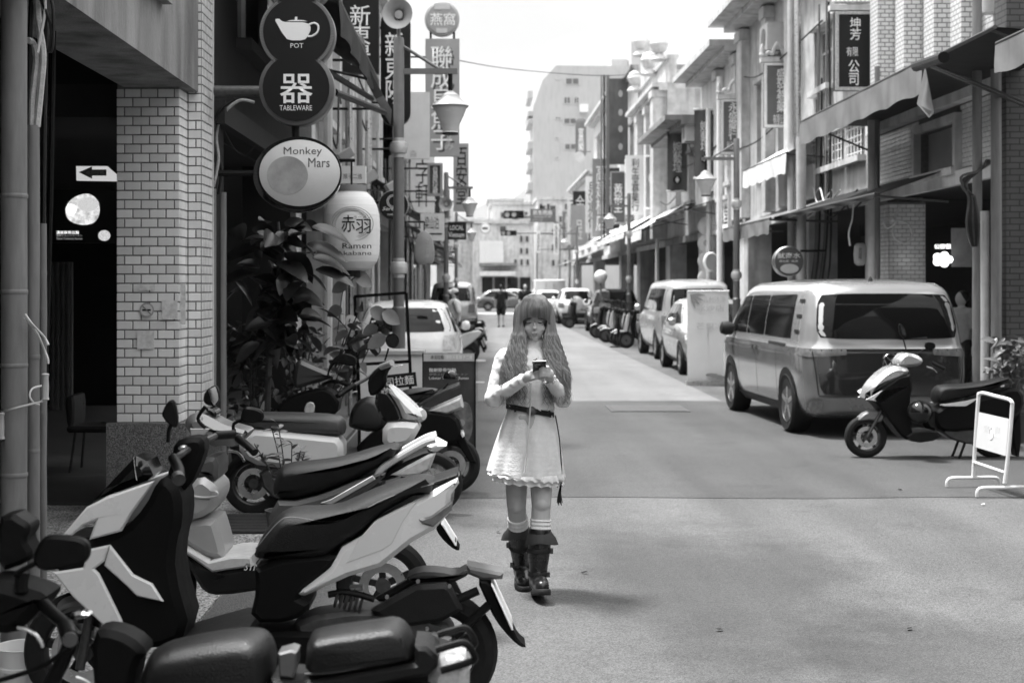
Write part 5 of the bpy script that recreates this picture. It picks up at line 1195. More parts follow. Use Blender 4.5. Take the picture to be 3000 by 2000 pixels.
# two-tone electric van
bz = vehicle('passenger_van', 'two-tone grey passenger van with a wide dark rear window parked by the awning', (4.60, 18.55, 0), R(92.8), cat='van')
c = Car([(.22, -2.1, 2.1, .86), (.3, -2.24, 2.26, .93), (.45, -2.29, 2.3, .965), (.75, -2.3, 2.31, .985), (.98, -2.28, 2.24, .985), (1.03, -2.27, 2.16, .975), (1.07, -2.25, 2.08, .955), (1.3, -2.21, 1.78, .925), (1.55, -2.13, 1.45, .875), (1.68, -2.06, 1.25, .835), (1.75, -1.98, 1.1, .79), (1.79, -1.86, .95, .72), (1.82, -1.6, .65, .55), (1.835, -1.1, .2, .3)], 11)
LOW = M('van_lower', .27, .2, .55, nv=.02, coat=1); UPP = M('van_upper', .45, .18, .5, nv=.03, coat=1)
c.shell(bz, 'lower_body', LOW, .22, 1.03); c.shell(bz, 'upper_body', UPP, 1.03, 1.835)
c.patch(bz, 'rear_window', GLASSD, ((-.84, 1.14), (.84, 1.14), (.77, 1.66), (-.77, 1.66)), 'B', rnd=.25, N=16)
c.patch(bz, 'tailgate', M('van_gate_dark_reflection', .05, .15, .5, nv=.04, coat=1), ((-.8, .5), (.8, .5), (.86, .98), (-.86, .98)), 'B', .008, N=14, rnd=.2)  # same paint as the body; the dark ground's reflection is put into this colour
c.patch(bz, 'bumper', M('van_bumper', .22, .25, .5, nv=.03, coat=1), ((-.9, .26), (.9, .26), (.92, .47), (-.92, .47)), 'B', .03, N=14)
c.patch(bz, 'light_bar', GLOSSB, ((-.9, 1.0), (.9, 1.0), (.9, 1.025), (-.9, 1.025)), 'B', .012, N=16, M_=2, rnd=0)
for sg in (-1, 1):
    f = 'L' if sg > 0 else 'R'
    c.patch(bz, 'tail_light', TAIL, ((sg * .5, .96), (sg * .955, .93), (sg * .955, 1.03), (sg * .5, 1.03)), 'B', .012, N=10, rnd=.1)
    c.patch(bz, 'tail_light', TAIL, ((-2.22, .93), (-1.9, .95), (-1.84, 1.03), (-2.22, 1.03)), f, .008, rnd=.1)
    c.patch(bz, 'reflector', TAIL, ((sg * .78, .3), (sg * .88, .3), (sg * .88, .44), (sg * .78, .44)), 'B', .04, N=3, M_=3)
    c.patch(bz, 'side_window', GLASSD, ((-1.55, 1.13), (-.32, 1.13), (-.32, 1.63), (-1.5, 1.65)), f, rnd=.06, N=10)
    c.patch(bz, 'side_window', GLASSD, ((-.27, 1.13), (.62, 1.13), (.6, 1.62), (-.27, 1.63)), f, rnd=.04)
    c.patch(bz, 'door_window', GLASSD, ((.68, 1.13), (1.55, 1.13), (1.2, 1.6), (.66, 1.62)), f, rnd=.04)
    c.patch(bz, 'body_crease', GLOSSB, ((-1.4, 1.035), (-.6, 1.04), (-.6, 1.065), (-1.4, 1.06)), f, .012, M_=2, rnd=0)
    for z in (1.2, 1.38, 1.56): c.patch(bz, 'pillar_fin', TRIM, ((-1.86, z), (-1.68, z), (-1.68, z + .035), (-1.86, z + .035)), f, .01, M_=2, rnd=0)
    for x in (-.1, .12):
        hd_ = c.patch(bz, 'door_handle', CHROME, ((x - .06, .93), (x + .06, .93), (x + .06, .98), (x - .06, .98)), f, .02, N=4, M_=2)
    for x in (.0, -1.0, .98): c.patch(bz, 'door_seam', INK, ((x - .004, .36), (x + .004, .36), (x + .004, 1.0), (x - .004, 1.0)), f, .004, N=2, M_=10, rnd=0)
    c.patch(bz, 'sill', TRIM, ((-1.0, .22), (1.05, .22), (1.05, .33), (-1.0, .33)), f, .006, rnd=0)
    for x in (-1.47, 1.48): c.arch(bz, x, sg, .42); c.wheel(bz, x, sg, .36, .24, STEEL, 5)
    m = MB(); m.lathe([(.02, -.1), (.08, -.08), (.1, 0), (.08, .08), (.02, .1)], (1.35, sg * 1.06, 1.16), axis=(0, sg, .15), n=14).build('mirror', TRIM, bz, world=False)
q = ell(0, .885, .085, .085, 24); MB().tube([(-2.315, p[0], p[1]) for p in q + q[:1]], .008, 6).build('emblem_ring', CHROME, bz, world=False)
em = MB()
for a, b in (((-.055, .945), (-.0, .89)), ((.055, .945), (0, .89)), ((-.075, .91), (-.035, .81)), ((.075, .91), (.035, .81)), ((-.035, .81), (0, .875)), ((.035, .81), (0, .875))): em.tube([(-2.316, a[0], a[1]), (-2.316, b[0], b[1])], .007, 5)
em.build('emblem_mark', CHROME, bz, world=False)
for sg in (-1, 1): c.patch(bz, 'tailgate_seam', INK, ((sg * .815, .5), (sg * .825, .5), (sg * .885, 1.0), (sg * .875, 1.0)), 'B', .014, N=2, M_=8, rnd=0)
c.patch(bz, 'tailgate_seam', INK, ((-.82, .485), (.82, .485), (.82, .495), (-.82, .495)), 'B', .034, N=16, M_=1, rnd=0)
MB().lathe([(.03, 0), (.02, .04), (.004, .06)], (-1.6, 0, 1.8), n=8).build('antenna', TRIM, bz, world=False)
MB().tube([(-2.22, .1, 1.12), (-2.24, -.45, 1.15)], .012, 6).build('rear_wiper', TRIM, bz, world=False)
def generic(name, label, loc, rz, kind, paint, plate=None, cat='car', group='cars parked along both kerbs', face='B'):
    t = vehicle(name, label, loc, rz, group, cat)
    if kind == 'wagon': P = [(.2, -2.0, 2.0, .72), (.3, -2.15, 2.15, .82), (.5, -2.2, 2.2, .87), (.75, -2.18, 2.18, .88), (.92, -2.12, 2.05, .86), (.97, -2.08, 1.0, .83), (1.2, -1.95, .55, .74), (1.38, -1.8, .2, .66), (1.46, -1.66, .0, .6), (1.5, -1.4, -.2, .48), (1.52, -1.0, -.5, .3)]; wx, wr = 1.3, .31; win = (1.0, 1.4); rw = (.74, .58)
    elif kind == 'suv': P = [(.25, -2.0, 2.0, .75), (.38, -2.12, 2.12, .86), (.6, -2.15, 2.18, .9), (.9, -2.12, 2.1, .9), (1.02, -2.06, 1.95, .88), (1.07, -2.02, 1.0, .84), (1.3, -1.92, .6, .76), (1.52, -1.8, .25, .68), (1.6, -1.66, .0, .6), (1.64, -1.3, -.3, .42)]; wx, wr = 1.3, .35; win = (1.1, 1.52); rw = (.78, .62)
    elif kind == 'van': P = [(.25, -2.3, 2.25, .8), (.36, -2.4, 2.4, .88), (.6, -2.44, 2.45, .92), (.95, -2.42, 2.38, .92), (1.05, -2.4, 2.1, .91), (1.1, -2.38, 1.75, .89), (1.5, -2.3, 1.2, .83), (1.75, -2.22, .95, .77), (1.83, -2.12, .8, .72), (1.88, -1.9, .5, .6), (1.91, -1.4, 0, .35)]; wx, wr = 1.45, .33; win = (1.14, 1.68); rw = (.8, .72)
    elif kind == 'sedan': P = [(.2, -2.0, 2.0, .72), (.3, -2.15, 2.15, .82), (.5, -2.2, 2.2, .86), (.72, -2.18, 2.16, .87), (.88, -2.1, 1.9, .85), (.93, -2.05, 1.05, .82), (1.2, -1.7, .55, .72), (1.4, -1.35, .1, .62), (1.47, -1.15, -.1, .52), (1.51, -.8, -.4, .3)]; wx, wr = 1.3, .31; win = (.97, 1.38); rw = (.72, .58)
    else: P = [(.3, -2.4, 2.3, .95), (.34, -2.5, 2.4, 1.0), (2.1, -2.5, 2.4, 1.0), (2.14, -2.45, 2.35, .95)]; wx, wr = 1.5, .36; win = (1.2, 1.7); rw = (.7, .7)
    c = Car(P, 6 if kind in ('van',) else (20 if kind == 'truck' else 5))
    c.shell(t, 'body', paint, P[0][0], P[-1][0], 56)
    w0, w1 = win
    if kind != 'truck':
        c.patch(t, 'rear_window', GLASSD, ((-rw[0], w0 + .03), (rw[0], w0 + .03), (rw[1], w1), (-rw[1], w1)), 'B', rnd=.2, N=12)
        c.patch(t, 'windscreen', GLASSD, ((-rw[0], w0 + .02), (rw[0], w0 + .02), (rw[1], w1), (-rw[1], w1)), 'F', rnd=.1, N=12)
    else:
        for y0, y1 in ((-.93, -.01), (.01, .93)): c.patch(t, 'cargo_door', paint, ((y0, .5), (y1, .5), (y1, 2.02), (y0, 2.02)), 'B', .03, N=3, rnd=.02)
        for y in (-.25, .25): MB().tube([(-2.55, y, .6), (-2.55, y, 1.9)], .02, 6).build('lock_bar', STEEL, t, world=False)
    for sg in (-1, 1):
        f = 'L' if sg > 0 else 'R'
        if kind != 'truck':
            rx0 = c.at(w0 + .02)[0]; fx0 = c.at(w0 + .02)[1]; rx1 = c.at(w1)[0]; fx1 = c.at(w1)[1]
            cut = [0, .36, .68, 1]
            for a, b in zip(cut, cut[1:]):
                L0, L1 = fx0 - rx0 - .5, fx1 - rx1 - .35
                c.patch(t, 'side_window', GLASSD, ((rx0 + .3 + L0 * a + .03, w0 + .02), (rx0 + .3 + L0 * b - .03, w0 + .02), (rx1 + .2 + L1 * b - .03, w1), (rx1 + .2 + L1 * a + .03, w1)), f, rnd=.05)
            for x in (.0, -.95): c.patch(t, 'door_handle', CHROME, ((x, w0 - .16), (x + .14, w0 - .16), (x + .14, w0 - .12), (x, w0 - .12)), f, .02, N=3, M_=2)
            MB().lathe([(.02, -.08), (.07, -.06), (.09, 0), (.07, .06), (.02, .08)], (c.at(w0)[1] - .35, sg * (c.at(w0)[2] + .1), w0 + .06), axis=(0, sg, 0), n=12).build('mirror', paint, t, world=False)
        z0, z1 = (.75, .98) if kind != 'van' else (.72, 1.05)
        if kind == 'truck': z0, z1 = .4, .5
        c.patch(t, 'tail_light', TAIL if kind != 'wagon' else LAMPC, ((sg * .58, z0), (sg * .84, z0), (sg * .84, z1), (sg * .6, z1)), 'B', .012, N=5, rnd=.15)
        if kind != 'truck': c.patch(t, 'headlight', LAMPC, ((sg * .45, .6), (sg * .8, .62), (sg * .8, .8), (sg * .42, .76)), 'F', .012, N=5, rnd=.25)
        for x in (-wx, wx):
            if kind != 'truck': c.arch(t, x, sg, wr * 1.17)
            c.wheel(t, x, sg, wr, .22)
    c.patch(t, 'bumper', TRIM if kind == 'suv' else paint, ((-.8, .3), (.8, .3), (.82, .52), (-.82, .52)), 'B', .035, N=10)
    c.patch(t, 'bumper', paint, ((-.8, .3), (.8, .3), (.82, .5), (-.82, .5)), 'F', .035, N=10)
    if kind != 'truck': c.patch(t, 'grille', TRIM, ((-.4, .52), (.4, .52), (.42, .68), (-.42, .68)), 'F', .02, N=6)
    if plate:
        pl_ = c.patch(t, 'number_plate', PLATE, ((-.17, .62), (.17, .62), (.17, .77), (-.17, .77)), face, .03, N=2, M_=2, rnd=0)
        xx = c.xend(0, .695, False) - .04
        if face == 'B': text(plate, INK, t, (xx + ORG[t.name].x, ORG[t.name].y, .695), .28, .09, (0, -1, 0))
    return t
N90 = R(90)
wg = generic('station_wagon', 'white station wagon parked behind the ramen board', (-1.13, 24.2, 0), R(90), 'wagon', CARW, None)
generic('cargo_van', 'pale silver old van parked in front of the far scooters, scooter side', (-.95, 56.4, 0), R(90), 'van', CARS, None, 'van')
generic('cargo_van', 'silver van with big tail lights parked behind the white banner stand', (5.12, 35.4, 0), R(90.5), 'van', CARS, None, 'van')
generic('hatchback_car', 'silver-grey car facing the other way beside the white banner stand', (4.83, 29.4, 0), R(-90), 'sedan', CARG, None)
generic('black_suv', 'glossy black sport-utility car with a pale number plate behind the parked motorcycles', (5.06, 53.7, 0), R(90), 'suv', CARK, 'BMU-1210')
ws = generic('white_suv', 'white sport-utility car with a round spare wheel cover', (4.5, 66.5, 0), R(90), 'suv', CARW, None)
MB().lathe([(.02, -.12), (.27, -.11), (.32, -.08), (.33, 0), (.33, .1)], (-2.2, .05, .95), axis=(1, 0, 0), n=28).build('spare_wheel_cover', CARW, ws, world=False)
generic('far_sedan', 'dark sedan crossing the far end of the street', (2.0, 98.5, 0), R(0), 'sedan', CARD, None)
generic('far_sedan', 'white car waiting past the crossing sedan', (3.2, 104, 0), R(0), 'sedan', CARW, None)
generic('box_truck', 'white box truck with plain rear doors near the crossing', (4.6, 93.5, 0), R(90), 'truck', CARW, None, 'truck')
generic('white_hatchback', 'white hatchback half hidden between the box truck and the white sport-utility car', (3.9, 80, 0), R(90), 'wagon', CARW, None)
# white banner stand
bs = thing('banner_stand', 'tall white roll-up banner stand with faint print and a palm leaf motif', 'banner stand', W(2075, 1130, 25))
a, b = W(2014, 1128, 25.0), W(2136, 853, 25.0); mb = MB(); rows = []
for j in range(11): rows.append([Vector((a.x + (b.x - a.x) * i / 8 + .02 * (j / 10 - .5) * -1, 25.0 + .012 * math.sin(i * 1.1 + j * .6) + .05 * (1 - j / 10), .07 + (b.z - .07) * j / 10)) for i in range(9)])
v = [p for r in rows for p in r]; f = [(j * 9 + i, j * 9 + i + 1, j * 9 + i + 10, j * 9 + i + 9) for j in range(10) for i in range(8)]
mb.add(v + [p + EY * .004 for p in v], f + [tuple(q + 99 for q in reversed(g)) for g in f]); mb.build('sheet', translucent('banner_white', .9, .15), bs, 60)
MB().box(a.x - .02, b.x + .02, 24.92, 25.12, .0, .075).build('base', STEEL, bs, 0); MB().tube([(a.x, 24.99, b.z), (b.x, 24.99, b.z)], .015, 6).build('top_rail', WHITE, bs); MB().tube([((a.x + b.x) / 2, 25.06, .05), ((a.x + b.x) / 2, 25.03, b.z)], .012, 6).build('pole', STEEL, bs)
FNT = M('faint_print', .6, .6, nv=0)
tx('吉利沐涼', FNT, bs, 2060, 2125, 868, 885, 24.97); tx('冰沙店', FNT, bs, 2040, 2122, 892, 912, 24.97); tx('芒果冰', FNT, bs, 2040, 2120, 945, 965, 24.97)
for k in range(7):
    a0 = R(-70 + 22 * k); p = W(2022, 862, 24.955); q = p + Vector((math.cos(a0) * .28, 0, math.sin(a0) * .28)); 
    MB().prism([(p.x, p.z), ((p.x + q.x) / 2 - math.sin(a0) * .025, (p.z + q.z) / 2 + math.cos(a0) * .025), (q.x, q.z), ((p.x + q.x) / 2 + math.sin(a0) * .025, (p.z + q.z) / 2 - math.cos(a0) * .025)], XZ, 24.965, 24.96).build('palm_print', M('palm_grey', .3), bs, 0) if q.x > W(2014, 0, 25).x + .02 and q.z < b.z else None
for k in range(3):
    p = W(2085 + 14 * k, 1098 + 4 * k, 24.97); MB().prism(ell(p.x, p.z, .11, .03, 12), XZ, 24.978 - .002 * k, 24.972 - .002 * k).build('leaf_print', M('palm_grey', .3), bs, 0)
cp = thing('sign_base', 'dark weighted post stand among the parked motorcycles', 'bollard', W(1812, 1018, 40.5)); q = W(1812, 1018, 40.5)
MB().lathe([(.25, 0), (.24, .03), (.04, .05)], (q.x, 40.5, 0), n=18).build('base', BLACK, cp); MB().tube([(q.x, 40.5, .03), (q.x, 40.5, .85)], .045, 8).build('post', BLACK, cp)
# barrier: white tube frame with a no-parking plate
br = thing('parking_barrier', 'white tube-frame barrier with a no-parking plate on two bent feet', 'barrier', gnd(2850, 1440))
BW = M('barrier_white', .72, .35, nv=.08, dirt=.15); fr_ = .016
DA, DB = 12.35, 11.75
TA = lambda x, y, t: W(x, y, DA + (DB - DA) * t)
xa, xb = 2853, 2948
tub = spline([TA(2851, 1395, 0), TA(2855, 1330, 0), TA(2866, 1170, 0), TA(2869, 1156, .02), TA(2880, 1151, .1), TA(2920, 1161, .5), TA(2955, 1170, .9), TA(2964, 1178, 1), TA(2965, 1195, 1), TA(2955, 1320, 1), TA(2943, 1415, 1)], 4)
MB().tube(tub, fr_, 10).build('frame', BW, br); MB().tube([TA(2853, 1353, 0), TA(2944, 1384, 1)], fr_ * .85, 8).build('cross_tube', BW, br)
pv = [TA(2868, 1207, .02), TA(2957, 1227, .98), TA(2947, 1335, .98), TA(2859, 1309, .02)]; nrm = (pv[1] - pv[0]).cross(pv[3] - pv[0]).normalized()
mb = MB(); mb.add([p + nrm * s for s in (-.004, .004) for p in pv], [(0, 1, 2, 3), (7, 6, 5, 4), (0, 4, 5, 1), (1, 5, 6, 2), (2, 6, 7, 3), (3, 7, 4, 0)]); mb.build('plate', M('barrier_plate', .62, .5, nv=.05), br, 0)
rt = (pv[1] - pv[0]).normalized(); up = (pv[0] - pv[3]).normalized(); fn_ = rt.cross(up).normalized(); mid = (pv[0] + pv[1] + pv[2] + pv[3]) / 4
text('請勿', SGW, br, mid - rt * .1 + up * .035 + fn_ * .006, .1, .07, rt, up); text('停車', SGW, br, mid + rt * .1 + up * .045 + fn_ * .006, .09, .06, rt, up); text('謝謝合作', SGW, br, mid + rt * .1 - up * .02 + fn_ * .006, .1, .022, rt, up)
e = ell(0, 0, .04, .05, 24); MB().tube([mid + rt * p[0] + up * p[1] + fn_ * .006 for p in e + e[:1]] + [mid + rt * -.02 + up * .04 + fn_ * .006, mid + rt * .02 - up * .04 + fn_ * .006], .0035, 5).build('ban_ring', SGW, br)
for ctr, t in ((TA(2851, 1395, 0), 0), (TA(2943, 1430, 1), 1)):
    g = Vector((ctr.x, ctr.y, 0)); zb_ = .085; dirv = Vector((1, .12, 0)).normalized()
    MB().tube(spline([g - dirv * .24 + EZ * .015, g - dirv * .235 + EZ * .06, g - dirv * .19 + EZ * zb_, g + EZ * zb_, g + dirv * .19 + EZ * zb_, g + dirv * .235 + EZ * .06, g + dirv * .24 + EZ * .015], 4), fr_ * .9, 8).build('foot', BW, br)
    MB().tube([g + EZ * zb_, ctr], fr_, 8).build('post', BW, br)
# ---------------------------------------------------------------- scooters (outlines read off the photo, then given their own depth, width and rounding)
cC = lambda p: [(x / 2.24, 1300 + y / 2.24) for x, y in p]
cF = lambda p: [(700 + x / 2.24, 1300 + y / 2.24) for x, y in p]
cE = lambda p: [(700 + x / 2.24, 650 + y / 2.24) for x, y in p]
cK1 = lambda p: [(480 + x / 3.484, 1130 + y / 3.484) for x, y in p]
cK2 = lambda p: [(900 + x / 2.413, 950 + y / 2.413) for x, y in p]
cM = lambda p: [(2100 + x / 1.96, 650 + y / 1.96) for x, y in p]
class Bike:
    def __init__(s, t, D): s.t = t; s.D = D
    def xz(s, pts): return [(W(x, y, s.D).x, W(x, y, s.D).z) for x, y in pts]
    def part(s, name, mat, pts, w, b=.012, sm=1, yc=0, puff=0, ang=40, parent=None):
        "solid of half width w about the bike's mid-plane (yc shifts it)"
        pl = s.xz(pts)
        if sm: pl = chaikin(pl, sm)
        c = s.D + yc
        if puff:
            rings = [(c + w * math.sin(R(a)), puff * (1 - math.cos(R(a)))) for a in (-90, -72, -52, -30, 0, 30, 52, 72, 90)]
            return MB().prism(pl, XZ, 0, 0, rings=rings).build(name, mat, parent or s.t, 60)
        return MB().prism(pl, XZ, c - w, c + w, b).build(name, mat, parent or s.t, ang)
    def pair(s, name, mat, pts, off, th=.014, b=.006, sm=1, ang=40):
        o = s.part(name, mat, pts, th, b, sm, -off, ang=ang)
        c = o.copy(); COL.objects.link(c); c.location = o.location + Vector((0, 2 * off, 0)); return o
    def tube(s, name, mat, pts, r, y0=0, y1=None, n=8, k=4):
        y1 = y0 if y1 is None else y1; L = len(pts)
        q = [W(x, y, s.D) + EY * (y0 + (y1 - y0) * i / (L - 1)) for i, (x, y) in enumerate(pts)]
        return MB().tube(spline(q, k), r, n).build(name, mat, s.t)
    def wheel(s, px_, py_, r, w=.055, yc=0, rim=None, disc=True, spokes=5, z=None):
        c = W(px_, py_, s.D); c.y = s.D + yc; c.z = z if z is not None else max(c.z, r)
        if z is None: c.z = r
        pr = [(r * .68, -w * .8), (r * .8, -w), (r * .93, -w * .85), (r * .99, -w * .35), (r, 0), (r * .99, w * .35), (r * .93, w * .85), (r * .8, w), (r * .68, w * .8)]
        wl = MB().lathe(pr, c, (0, 1, 0), 40, caps=False).build('wheel', RUBBER, s.t)
        rm = rim or M('rim_grey', .05, .35, .5, nv=.1)
        mb = MB(); mb.lathe([(r * .7, -w * .78), (r * .64, -w * .6), (r * .62, 0), (r * .64, w * .6), (r * .7, w * .78)], c, (0, 1, 0), 40, caps=False); mb.build('rim', rm, wl)
        for k in range(spokes):
            a = 2 * math.pi * k / spokes + .4; d = Vector((math.cos(a), 0, math.sin(a))); e = Vector((-math.sin(a), 0, math.cos(a)))
            MB().obox(c + d * r * .36, d, e, EY, r * .28, r * .07, w * .3, .004).build('spoke', rm, wl)
        MB().lathe([(r * .16, -w * .7), (r * .16, w * .7)], c, (0, 1, 0), 16).build('hub', DKSTEEL, wl)
        if disc:
            for q in (-1,):
                MB().lathe([(r * .5, 0), (r * .5, .004), (r * .3, .004), (r * .3, 0)], c + EY * q * w * .95, (0, 1, 0), 28, caps=False).build('brake_disc', STEEL, wl)
        return wl
def bike(label, D, px_, group='scooters parked at the kerb', name='scooter', cat='scooter'):
    return Bike(thing(name, label, cat, (W(px_, 0, D).x, D, 0), group), D)
MATB = M('matte_black_panel', .004, .55, nv=.15, ns=20, spec=.12); GREYP = M('scooter_grey', .2, .35, .3, nv=.06, coat=.4); SILP = M('scooter_silver', .42, .35, .3, nv=.1, ns=6); WPAN = M('scooter_white', .72, .28, nv=.03, coat=.3); SMOKE = M('smoked_screen', .006, .07, nv=0, spec=.5); DPL = M('dark_plastic', .008, .5, nv=.2, ns=40, bump=.2, bs=200)
SEATG = M('seat_grey_sheen', .05, .38, nv=.15, ns=30, bump=.2, bs=220, spec=.5); VIN2 = M('seat_worn', .012, .42, nv=.2, ns=30, bump=.25, bs=240, spec=.4); PLT = M('plate_white', .7, .4, nv=.06)
# ---- white-panelled scooter
b = bike('white-panelled sport scooter with a black stitched seat, front wheel by the bucket', 5.85, 800)
b.wheel(250, 1943, .25, .055, rim=M('rim_black', .015, .4)); b.wheel(1281, 1905, .25, .068, rim=M('rim_black', .015), disc=False)
b.part('front_body', MATB, cC([(470, 570), (660, 582), (860, 530), (1000, 380), (1080, 210), (1150, 185), (1235, 290), (1240, 480), (1200, 600), (1185, 800), (1300, 1210), (1050, 1300), (900, 1260), (600, 1000), (430, 790), (430, 700)]), .15, .03)
b.part('windscreen', SMOKE, cC([(640, 362), (780, 215), (928, 60), (1000, 95), (1040, 185), (1000, 222), (760, 312)]), .12, .03, 0)
b.tube('screen_edge', CHROME, cC([(925, 62), (935, 150), (945, 210)]), .003, -.125)
b.pair('fairing', WPAN, cC([(488, 552), (560, 465), (640, 372), (760, 312), (1000, 228), (1078, 204), (930, 410), (862, 528), (770, 552), (655, 582), (702, 455), (620, 490), (540, 560)]), .155, .012, .008, 0)
b.pair('front_panel', WPAN, cC([(430, 787), (620, 757), (658, 640), (788, 612), (757, 715), (692, 765), (722, 795), (862, 1080), (890, 1160), (876, 1202), (820, 1187), (560, 947)]), .165, .012, .007, 0)
b.pair('front_panel', M('scooter_white_b', .66, .28, nv=.03, coat=.3), cC([(792, 612), (940, 800), (1062, 860), (1132, 972), (965, 937), (900, 872), (757, 742)]), .167, .012, .006, 0)
b.part('front_fender', M('fender_grey', .16, .5, nv=.1), cC([(390, 1040), (440, 990), (560, 965), (650, 1000), (600, 1060), (470, 1080), (410, 1120)]), .07, .02)
b.pair('fork_cover', M('fork_cover', .3, .5, nv=.06), cC([(440, 1145), (548, 1172), (545, 1250), (470, 1402), (415, 1362)]), .085, .012, .004, 0)
for sg in (-.08, .08): b.tube('fork', DKSTEEL, cC([(640, 1000), (560, 1440)]), .02, sg)
b.part('floorboard', DPL, cC([(1045, 1300), (1300, 1212), (1680, 1110), (1710, 1180), (1640, 1290), (1100, 1345)]), .19, .012)
b.part('underbody', MATB, cC([(1080, 1330), (1640, 1270), (1700, 1500), (1500, 1640), (1200, 1600)]), .13, .02)
b.part('under_seat', MATB, cF([(130, 735), (700, 665), (620, 775), (400, 945), (520, 1010), (380, 1120), (100, 1120), (150, 900)]), .15, .02)
b.part('under_mass', MATB, cF([(-250, 1240), (400, 1170), (1150, 1250), (1150, 1480), (-200, 1600)]), .12, .02)  # added black filler mass, keeps the gap under the engine dark
seat = b.part('seat', VINYL, cF([(108, 695), (150, 605), (240, 480), (300, 430), (370, 410), (520, 408), (640, 398), (720, 368), (900, 285), (1100, 215), (1215, 195), (1290, 215), (1322, 240), (1150, 330), (920, 460), (840, 560), (700, 640), (600, 740), (170, 742), (120, 725)]), .16, puff=.05)
b.tube('stitching', M('thread', .12, .7), cF([(150, 640), (290, 475), (380, 440), (560, 465), (690, 460), (800, 415), (960, 330), (1130, 270), (1290, 225)]), .0022, -.158, n=5)
b.pair('tail_panel', WPAN, cF([(400, 940), (620, 772), (698, 635), (828, 562), (915, 465), (1180, 330), (1300, 262), (1440, 193), (1446, 228), (1395, 300), (1388, 412), (1290, 522), (1150, 600), (950, 760), (740, 822), (460, 946)]), .125, .03, .02, 0)
b.pair('tail_crease', M('scooter_white_b', .66), cF([(722, 735), (800, 590), (905, 470), (1180, 335), (1090, 470), (1020, 610), (960, 650)]), .152, .006, .004, 0)
b.part('tail_light', TAIL, cF([(1190, 452), (1270, 430), (1412, 328), (1402, 392), (1282, 502), (1212, 482)]), .165, .008, 0)
b.part('grab_rail', DPL, cF([(1240, 235), (1440, 165), (1442, 192), (1320, 248)]), .12, .01, 0)
b.part('inner_tail', MATB, cF([(700, 640), (920, 470), (1380, 300), (1300, 480), (960, 740), (600, 800)]), .1, .01)
b.pair('airbox', DPL, cF([(880, 1042), (1170, 880), (1362, 870), (1402, 902), (1472, 1040), (1340, 1112), (1100, 1152), (1000, 1132)]), .11, .035, .018, 0)
for x, y in ((972, 1000), (1175, 898), (1382, 930), (1235, 1208)): o = MB(); q = W(700 + x / 2.24, 1300 + y / 2.24, 5.7); o.lathe([(.008, 0), (.008, .012)], q, (0, -1, 0), 10); o.build('screw', STEEL, b.t)
b.part('engine', DKSTEEL, cF([(380, 1110), (880, 1040), (1340, 1110), (1430, 1230), (1400, 1330), (1150, 1260), (520, 1300), (400, 1220)]), .1, .02)
b.part('gear_cover', M('alloy_dull', .22, .45, .4, nv=.15), cF([(1150, 1240), (1280, 1185), (1400, 1225), (1390, 1300), (1240, 1330)]), .125, .012, 0)
b.part('hugger', M('hugger_black', .03, .4, nv=.2), cF([(1085, 865), (1180, 815), (1320, 818), (1425, 842), (1500, 800), (1520, 830), (1400, 890), (1360, 868), (1170, 880)]), .08, .012)
b.part('tail_arm', M('arm_grey', .1, .45, nv=.15), cF([(1498, 778), (1735, 826), (1727, 866), (1600, 872), (1500, 832)]), .07, .012, 0)
b.part('mudguard', MATB, cF([(1560, 870), (1650, 882), (1722, 1060), (1792, 1175), (1832, 1262), (1888, 1303), (1850, 1307), (1780, 1250), (1680, 1130), (1620, 1000)]), .075, .008)
b.part('number_plate', PLT, cF([(1655, 885), (1668, 898), (1795, 1172), (1782, 1170)]), .13, .002, 0)
for p in ([(1420, 1225), (1640, 1020)], [(1290, 1050), (1570, 930)]): b.tube('strut', BLACK, cF(p), .018, -.09)
b.part('reservoir', STEEL, cF([(735, 908), (822, 905), (826, 930), (742, 936)]), .03, .006, 0, -.06); b.tube('hose', BLACK, cF([(600, 960), (700, 945), (800, 960), (900, 990)]), .014, -.08)
for k in range(6): q = W(700 + (640 + 32 * k) / 2.24, 1300 + (1015 + 8 * k) / 2.24, 5.78); MB().lathe([(.032, -.006), (.038, 0), (.032, .006)], q, (1, 0, -.25), 14).build('shock_coil', DKSTEEL, b.t)
b.part('handlebar_cover', MATB, cK1([(130, 560), (300, 500), (440, 520), (440, 690), (280, 1040), (150, 1050), (60, 900), (110, 760)]), .07, .02)
b.tube('grip', BLACK, cK1([(230, 660), (330, 750), (372, 792)]), .021, -.25, -.42, 12); b.tube('grip', BLACK, cK1([(420, 565), (580, 572)]), .019, .22, .3, 12)
b.tube('handlebar', DKSTEEL, cK1([(240, 670), (300, 620), (430, 566)]), .014, -.25, .22); b.tube('grip_end', DKSTEEL, cK1([(360, 782), (392, 808)]), .025, -.42, -.45, 12)
b.tube('mirror_stem', BLACK, cK1([(150, 520), (160, 400), (190, 340)]), .008, -.2); b.part('mirror', BLACK, cK1([(92, 240), (140, 130), (210, 85), (240, 190), (255, 300), (240, 390), (150, 330), (110, 280)]), .018, .008, 2, -.2)
b.tube('mirror_stem', BLACK, cK1([(330, 480), (250, 380), (330, 250)]), .008, .2); m = b.part('mirror', BLACK, cK1([(310, 190), (330, 90), (430, 18), (470, 60), (490, 170), (440, 250), (350, 235)]), .02, .008, 1, .2)
b.part('mirror_glass', CHROME, cK1([(365, 70), (445, 35), (475, 120), (478, 180), (435, 240), (395, 180)]), .002, .0005, 0, .176)
b.part('brake_lever', STEEL, cK1([(250, 560), (330, 545), (335, 580), (270, 600)]), .02, .006, 1, -.2)
